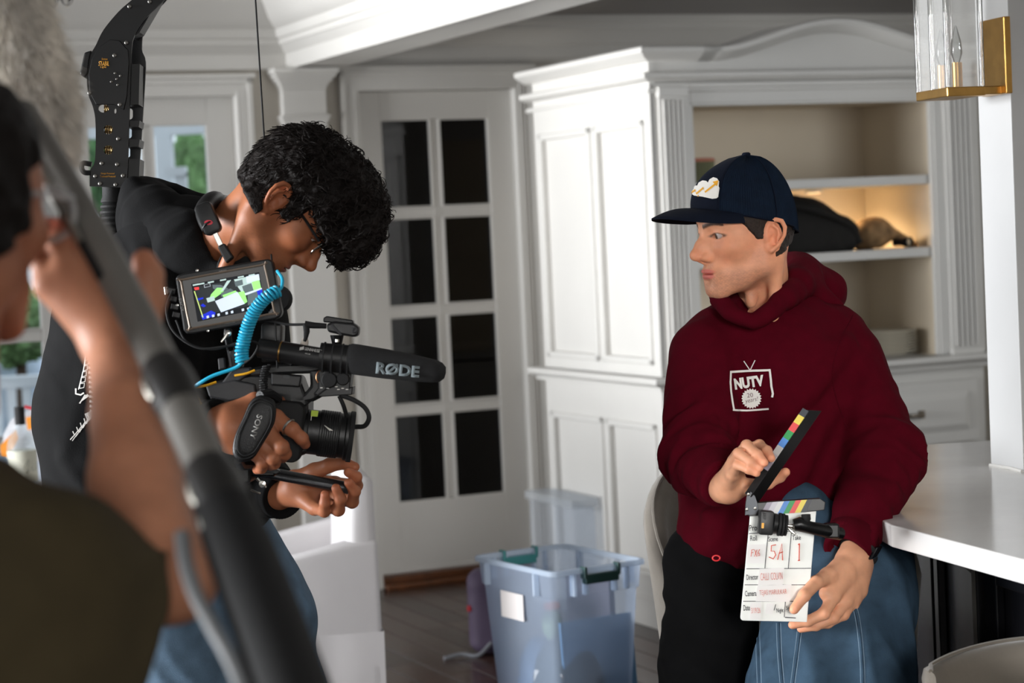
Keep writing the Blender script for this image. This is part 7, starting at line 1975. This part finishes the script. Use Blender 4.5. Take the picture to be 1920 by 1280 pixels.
back = [(340, -40), (312, 0), (286, 26), (270, 52), (266, 92), (273, 116), (270, 180), (262, 300), (255, 341), (236, 346), (234, 90), (246, 60), (270, 25), (300, -20)]
holes2 = [rrect(236, 203, 249, 224, 6), rrect(238, 240, 247, 259, 4.5), rrect(236, 277, 244, 295, 4)]
back = [tuple(q) for q in smooth_path([np.array(q, float) for q in back[:9]], 4)] + back[9:]
plate_with_holes('back_plate', back, holes2, dE + .055, .006, FPL, ez)
for (y0, y1) in ((120, 196), (226, 238), (261, 275), (298, 345)): ppoly('spacer', [(238, y0), (262, y0), (260, y1), (238, y1)], dE + .006, .05, FPL, ez)
ppoly('top_spacer', [(250, 70), (262, 60), (300, -5), (330, -40), (318, -42), (262, 20), (240, 66)], dE + .006, .05, FPL, ez)
ppoly('inner_cover', [(172, 110), (186, 88), (206, 74), (224, 76), (240, 94), (242, 116), (238, 180), (232, 206), (214, 196), (180, 196), (168, 174), (166, 140)], dE - .004, .004, FPL, ez, bevel=.001)
SPR = mat('spring_steel', S(190, 160, 110), 0.3, metal=1.0)
for (x, y) in ((203, 205), (204, 243), (204, 281)):
    for k in range(4):
        xx = x - 6 + k * 4
        MB().tube([A(xx + 2.2 * math.cos(t) * .4, y + 9 * math.sin(t), dE + .014 + .009 * math.cos(t)) for t in np.linspace(0, 2 * math.pi, 16, endpoint=False)], .0015, 6, close=True).build('spring_coil', SPR, ez, smooth=True)
for (x, y) in ((243, 12), (281, 3), (237, 80), (215, 104), (168, 174), (225, 196), (222, 260), (191, 306), (220, 308), (179, 330), (231, 329), (188, 344), (217, 346), (216, 137), (219, 148), (209, 153), (221, 159), (226, 142)):
    r = 4.2 if (x, y) not in ((216, 137), (219, 148), (209, 153), (221, 159), (226, 142)) else 2.6
    MB().lathe(A(x, y, dE - .0045), -CF, [(0, -.002), (px(r), -.002), (px(r), .001), (px(r) * .6, .002), (px(r) * .55, .0008), (0, .0008)], 14).build('bolt', BOLT, ez, smooth=0.6)
gx = nrm(CR * 1.0); gy = CU
text_on('STABIL', 'badge_lettering', A(195, 119, dE - .0055), gx, gy, px(9, dE), GOLD, ez, width=px(20, dE), bold=.02, shear=.15)
text_on('Serene', 'badge_lettering', A(196, 110.5, dE - .0055), gx, gy, px(4, dE), GOLD, ez, width=px(11, dE), shear=.2)
text_on('Light', 'badge_lettering', A(194, 126, dE - .0055), gx, gy, px(4.5, dE), GOLD, ez, width=px(11, dE), bold=.01)
text_on('Design Protected', 'plate_lettering', A(202, 325.5, dE - .0012), gx, gy, px(3.6, dE), GOLD, ez, width=px(25, dE))
text_on('Trademark Protected', 'plate_lettering', A(202, 330.5, dE - .0012), gx, gy, px(3.6, dE), GOLD, ez, width=px(29, dE))
ppoly('lock_lever', [(172, 94), (158, 98), (155, 110), (149, 138), (158, 146), (165, 138), (168, 112)], dE - .002, .03, FPL, ez, bevel=.003)
MB().tube(smooth_path([A(172, 308, dE), A(156, 306, dE), (A(153, 314, dE)), A(158, 323, dE), A(170, 324, dE)], 5), .005, 8).build('hook', FPL, ez, smooth=True)
for x in (250, 258): MB().lathe(A(x, 32 if x == 258 else 148, dE + .03), CF, [(0, 0), (px(9), 0), (px(9), .01), (0, .012)], 18).build('pulley', mat('blue_pulley', S(24, 60, 140), 0.4) if 'blue_pulley' not in MATS else MATS['blue_pulley'], ez, smooth=0.5)
pr_ = [(0, 0), (px(22), 0), (px(22), .02)]
for k in range(9): pr_ += [(px(25 + k * 1.3), .026 + k * .011), (px(25 + k * 1.3), .030 + k * .011), (px(21 + k * 1.1), .033 + k * .011)]
pr_ += [(px(30), .16), (0, .16)]
MB().lathe(A(212, 350, dE + .03), nrm(-CU + CR * .02), pr_, 28).build('bellows', RUBBER, ez, smooth=0.5)
ppoly('vest_backplate', [(214, 430), (236, 436), (220, 520), (180, 600), (128, 640), (112, 722), (90, 690), (104, 640), (150, 560), (190, 480)], 4.14, .06, FPL, ez, bevel=.01)
MB().tube([A(474, -60, 3.93), A(479, 0, 3.92), (A(498, 300, 3.86)), A(516, 600, 3.79), A(520, 690, 3.79)], .0017, 6).build('suspension_line', RUBBER, ez, smooth=True)
MB().tube(smooth_path([A(300, -45, dE + .03), A(360, -90, 4.05), A(430, -100, 3.98), A(474, -60, 3.93)], 6), .006, 8).build('boom_tip', FPL, ez, smooth=True)
# ================================================================== FOREGROUND BOOM OPERATOR
fgp = empty('person', tuple(H(-60, 2400, 0.0)), 'boom operator in an olive shirt at the left edge, seen from behind', 'person')
FF = Frame(A(-102, 388, 1.94), nrm([.36, .93, -.04]), (0.03, 0, 1))
skF = S(196, 136, 106)
optF = dict(neck=FF.l(A(-225, 790, 1.95)), neck_r=.058, nose=.0, skin=S(184, 124, 96), lip=S(170, 95, 85), stubble=.0, ear=False)
parts = [head_part(FF, optF, .003)]
fh = dict(
    arm=[([(218, 655, 2.03), (248, 780, 1.98), (262, 900, 1.93), (285, 1040, 1.87)], [.029, .038, .046, .049]), ([(285, 1050, 1.87), (322, 1085, 1.85), (150, 1105, 1.81), (0, 1105, 1.79)], [.047, .038, .046, .044])],
    palm=[([(205, 628, 2.03), (92, 535, 2.03)], [.027, .0155]), ([(205, 620, 2.03), (122, 512, 2.03)], [.028, .016]), ([(212, 615, 2.03), (155, 505, 2.035)], [.028, .016]), ([(218, 615, 2.035), (186, 510, 2.04)], [.027, .015]),
          ([(225, 640, 2.04), (262, 610, 2.055)], [.027, .021])],
    fingers=[([(92, 535, 2.03), (76, 485, 2.035), (82, 440, 2.055), (95, 420, 2.075)], [.0125, .0108, .0095, .0080]),
             ([(122, 512, 2.03), (108, 462, 2.035), (114, 430, 2.06), (126, 418, 2.085)], [.0135, .0115, .0100, .0085]),
             ([(155, 505, 2.035), (145, 462, 2.04), (150, 436, 2.065), (160, 428, 2.09)], [.0135, .0115, .0100, .0085]),
             ([(186, 510, 2.04), (180, 474, 2.045), (184, 452, 2.07), (192, 448, 2.09)], [.0130, .0110, .0098, .0082]),
             ([(262, 610, 2.055), (280, 560, 2.06), (278, 515, 2.06), (270, 488, 2.06)], [.0190, .0165, .0150, .0120])])
fh = {k: [([(x, y, d_ + .05 * max(0, min(1, (720 - y) / 80))) for x, y, d_ in pts], r_) for pts, r_ in v] for k, v in fh.items()}
Vh, Qh, Ch = hand_part(fh, skF, .004)
tipm = np.clip(sum(gauss(Vh.astype(f32), A(*p), .016) for p in ((90, 430, 2.11), (120, 425, 2.12), (155, 435, 2.12), (186, 452, 2.12))), 0, 1) * .75
Ch = Ch * (1 - tipm[:, None]) + np.array(S(206, 96, 70)) * tipm[:, None]
parts.append((Vh, Qh, Ch))
bodyF = join_parts('body', parts, SKIN_F, fgp); bodyF['label'] = 'bare forearm, hand and cheek of the boom operator'
hfF = head_fn(dict(optF, ear=False))
def hairF(P):
    Q = P.copy(); Q[:, 0] = np.abs(Q[:, 0]); y, z = P[:, 1], P[:, 2]
    d = hfF(P) - .009
    d = np.maximum(d, np.maximum(y - .012 - .6 * np.clip(z - .02, 0, .2) , -(z + .005 + (y - .03) * -.6)))
    return d - .004 * (1 - 2 * np.abs(snoise(P, 60, 91, 2))) - .0012 * snoise(P, 260, 92)
V, Q = sdf_verts(hairF, (-.12, -.14, -.14), (.12, .14, .155), .004)
link('hair', mesh_from('hair', FF.w(V), Q), HAIR, fgp)['label'] = 'short dark hair'
gf_ = empty('eyeglasses', tuple(FF.w((0, .1, 0)))); gf_.parent = fgp; gf_.matrix_parent_inverse = Matrix.Translation(-wloc(fgp)); gf_['label'] = 'clear-framed eyeglasses'
CLF = clear_glass('clear_frame_plastic', (.86, .87, .88), 1.55)
FRM = plastic('clear_acetate', S(232, 232, 230), 0.55)
for sx in (1, -1):
    MB().tube([FF.w(p) for p in ((sx * .080, -.010, .008), (sx * .079, .03, .012), (sx * .074, .094, .010))], .0032, 8).build('temple', FRM, gf_, smooth=True)
    ln_ = [(sx * (.040 + .029 * math.cos(t)), .108 - abs(.029 * math.cos(t)) * .1, -.004 + .025 * math.sin(t)) for t in np.linspace(0, 2 * math.pi, 30, endpoint=False)]
    MB().tube([FF.w(p) for p in ln_], .0030, 8, close=True).build('rim', FRM, gf_, smooth=True)
    MB().prism([FF.w(p) for p in ln_], FF.y * .002).build('lens', CLF, gf_)
MB().tube([FF.w(p) for p in ((-.013, .108, .004), (0, .113, .008), (.013, .108, .004))], .003, 8).build('bridge', FRM, gf_, smooth=True)
OLIVE = mat('olive_cotton', S(72, 62, 40), 0.9, noise=0.12, nscale=20, bump=0.2, bscale=300)
def shirtF(P):
    d = chain(P, [A(-60, 1075, 1.80), A(60, 1110, 1.79), A(160, 1125, 1.82), A(235, 1132, 1.845)], [.070, .070, .066, .060], .03)
    d = smin(d, ell(P, A(-110, 1280, 1.80), (.155, .12, .18)), .06)
    d = smin(d, ell(P, A(-200, 1120, 1.86), (.11, .10, .09)), .05)
    d = smin(d, ell(P, A(40, 1420, 1.80), (.115, .12, .16)), .05)
    d = smin(d, chain(P, [A(-230, 810, 1.96), A(-190, 950, 1.92), A(-110, 1080, 1.84)], [.062, .085, .09]), .05)
    sl = rc(P, A(200, 1080, 1.83), A(300, 1100, 1.855), .052, .055)
    d = d - .007 * folds(P, np.array([.9, 0, -.5]), 34, 10, 95) - .004 * snoise(P, 22, 96)
    u_ = nrm(A(262, 1125, 1.845) - A(60, 1050, 1.79)).astype(f32)
    d = smax(d, (P - A(268, 1128, 1.85)) @ u_, .006)
    return smax(d, -rc(P, A(230, 1090, 1.84), A(330, 1100, 1.86), .050, .054), .004)
lo, hi = bounds([A(-420, 800, 2.0), A(310, 1600, 1.65), A(310, 800, 1.65)], .07)
sh_ = sdf_obj('t_shirt', shirtF, lo, hi, .007, OLIVE, fgp); sh_['label'] = 'olive green short-sleeved shirt'
def trF(P):
    g = H(-60, 2400, 0.0)
    b = np.array([A(-120, 1500, 1.85)[0], 1.86, 0])
    d = chain(P, [b + [-.08, 0, .85], b + [-.09, 0, .45], b + [-.09, .03, .06]], [.11, .085, .07], .03)
    return smin(d, chain(P, [b + [.09, 0, .85], b + [.10, -.02, .45], b + [.10, 0, .06]], [.11, .085, .07], .03), .03)
b = np.array([A(-120, 1500, 1.85)[0], 1.86, 0])
sdf_obj('trousers', trF, b + [-.26, -.18, .03], b + [.26, .18, 1.0], .012, BLKT, fgp)
for sx in (-.09, .10):
    c = b + [sx, .02, 0]
    def shoe(P, c=c): return np.maximum(smin(rc(P, c + [0, -.05, .05], c + [.02, .14, .035], .045, .036), rc(P, c + [0, -.03, .06], c + [0, -.03, .1], .04, .05), .03), .002 - P[:, 2])
    sdf_obj('shoe', shoe, c + [-.1, -.16, -.01], c + [.14, .24, .17], .01, RUBBER, fgp)

# ================================================================== BOOM POLE AND FURRY MICROPHONE
boom = empty('boom_pole', tuple(A(540, 1290, 1.62)), 'grey telescopic boom pole slanting across the left foreground', 'boom pole')
POLE = mat('grey_pole', S(118, 115, 110), 0.5, metal=0.1, noise=0.1, nscale=20)
POLE2 = mat('dark_pole', S(46, 45, 44), 0.5, metal=0.2, noise=0.1, nscale=20)
bp_ = [(10, 165, 2.28), (70, 262, 2.18), (165, 425, 2.04), (258, 590, 1.945), (330, 735, 1.87), (398, 905, 1.79), (455, 1050, 1.72), (560, 1330, 1.60), (620, 1480, 1.53)]
a0, a1 = A(40, 213, 2.20), A(600, 1440, 1.52)
def on_pole(t): return a0 + (a1 - a0) * t
def tpy(y):
    lo_, hi_ = 0.0, 1.0
    for _ in range(40):
        m_ = (lo_ + hi_) / 2
        if proj(on_pole(m_))[1] < y: lo_ = m_
        else: hi_ = m_
    return m_
def pole_path(y0, y1, n=6):
    ts = np.linspace(tpy(y0), tpy(y1), n); return [on_pole(t) + CR * .022 * math.sin(math.pi * t) for t in ts]
MB().tube(pole_path(215, 720), [.0170] * 6, 24).build('upper_section', POLE, boom, smooth=0.6)
MB().tube(pole_path(690, 770, 6), [.0190, .0215, .0225, .0225, .0215, .0200], 24).build('locking_collar', POLE2, boom, smooth=0.5)
MB().tube(pole_path(755, 950), [.0190] * 6, 24).build('middle_section', POLE, boom, smooth=0.6)
MB().tube(pole_path(880, 985, 6), [.0205, .0235, .0245, .0245, .0235, .0215], 24).build('locking_collar', POLE2, boom, smooth=0.5)
MB().tube(pole_path(960, 1435), [.0255, .0275, .0285, .0285, .0285, .028], 24).build('foam_grip', RUBBER, boom, smooth=0.6)
CHR = mat('collar_chrome', S(190, 186, 176), 0.38, metal=1.0)
for (y0, y1) in ((712, 748), (905, 945), (960, 1000)):
    ps = [p - CR * .0185 - CF * .012 for p in pole_path(y0, y1, 4)]
    MB().tube(ps, [.003, .0045, .0045, .003], 8).build('clamp_screw', CHR, boom, smooth=True)
ps = [p - CR * .012 - CF * .016 for p in pole_path(225, 520, 10)]
MB().tube(ps, .0045, 8).build('audio_cable', RUBBER, boom, smooth=True)
ps = [p - CR * (.040 + .006 * math.sin(i)) - CF * .01 for i, p in enumerate(pole_path(1000, 1435, 8))]
MB().tube(smooth_path(ps, 4), .0065, 8).build('audio_cable', mat('grey_cable', S(120, 122, 124), 0.4), boom, smooth=True)
ps = [A(62, 300, 2.06), A(90, 345, 2.05), A(105, 375, 2.04), A(150, 455, 2.0)]
MB().tube(ps, [.004, .006, .007, .004], 10).build('elastic_clip', CHR, boom, smooth=True)
# furry windshield
fur = empty('furry_windshield', tuple(A(110, 300, 2.5)), 'long grey fur microphone windshield at the upper left', 'microphone')
f0, f1 = A(-60, -140, 2.55), A(100, 285, 2.50)
FURB = mat('grey_fur_base', S(170, 164, 156), 0.95); FURS = mat('grey_fur', S(236, 230, 220), 0.8, noise=0.25, nscale=30)
fx_ = nrm(f1 - f0); Lf = np.linalg.norm(f1 - f0); ref = nrm(np.cross(fx_, CF)); ref2 = np.cross(fx_, ref)
def frad(t): return .050 * (1 - max(0, (t - .55) / .5) ** 2.2) * (1 - max(0, (.12 - t) / .14) ** 2)
MB().lathe(f0, fx_, [(max(.0, frad(t)) if 0 < t < 1 else 0, Lf * t) for t in np.linspace(0, 1, 20)], 28).build('core', FURB, fur, smooth=True)
rs = np.random.default_rng(9); mb = MB(); vs = []; fs = []
for k in range(7000):
    t = rs.uniform(.3, 1.0); a = rs.uniform(0, 6.283)
    n = math.cos(a) * ref + math.sin(a) * ref2
    p = f0 + fx_ * Lf * t + n * frad(t) * .95
    d_ = nrm(n * rs.uniform(.5, .9) + fx_ * rs.uniform(.4, 1.1) + np.array([0, 0, -.35]) + rs.normal(0, .18, 3)); L = rs.uniform(.018, .040); s_ = nrm(np.cross(d_, rs.normal(size=3))) * .0008
    q = p + d_ * L * .5 + np.array([0, 0, -.002]); e = p + d_ * L + np.array([0, 0, -.006])
    i0 = len(vs); s2 = np.cross(d_, s_)
    vs += [p + s_, p - s_ * .5 + s2 * .8, p - s_ * .5 - s2 * .8, q + s_ * .8, q - s_ * .4 + s2 * .6, q - s_ * .4 - s2 * .6, e]
    fs += [(i0, i0 + 1, i0 + 4, i0 + 3), (i0 + 1, i0 + 2, i0 + 5, i0 + 4), (i0 + 2, i0, i0 + 3, i0 + 5), (i0 + 3, i0 + 4, i0 + 6), (i0 + 4, i0 + 5, i0 + 6), (i0 + 5, i0 + 3, i0 + 6)]
mb.v = [tuple(p) for p in vs]; mb.f = fs
fo_ = mb.build('fur', FURS, fur, fix=False); fo_['kind'] = 'stuff'
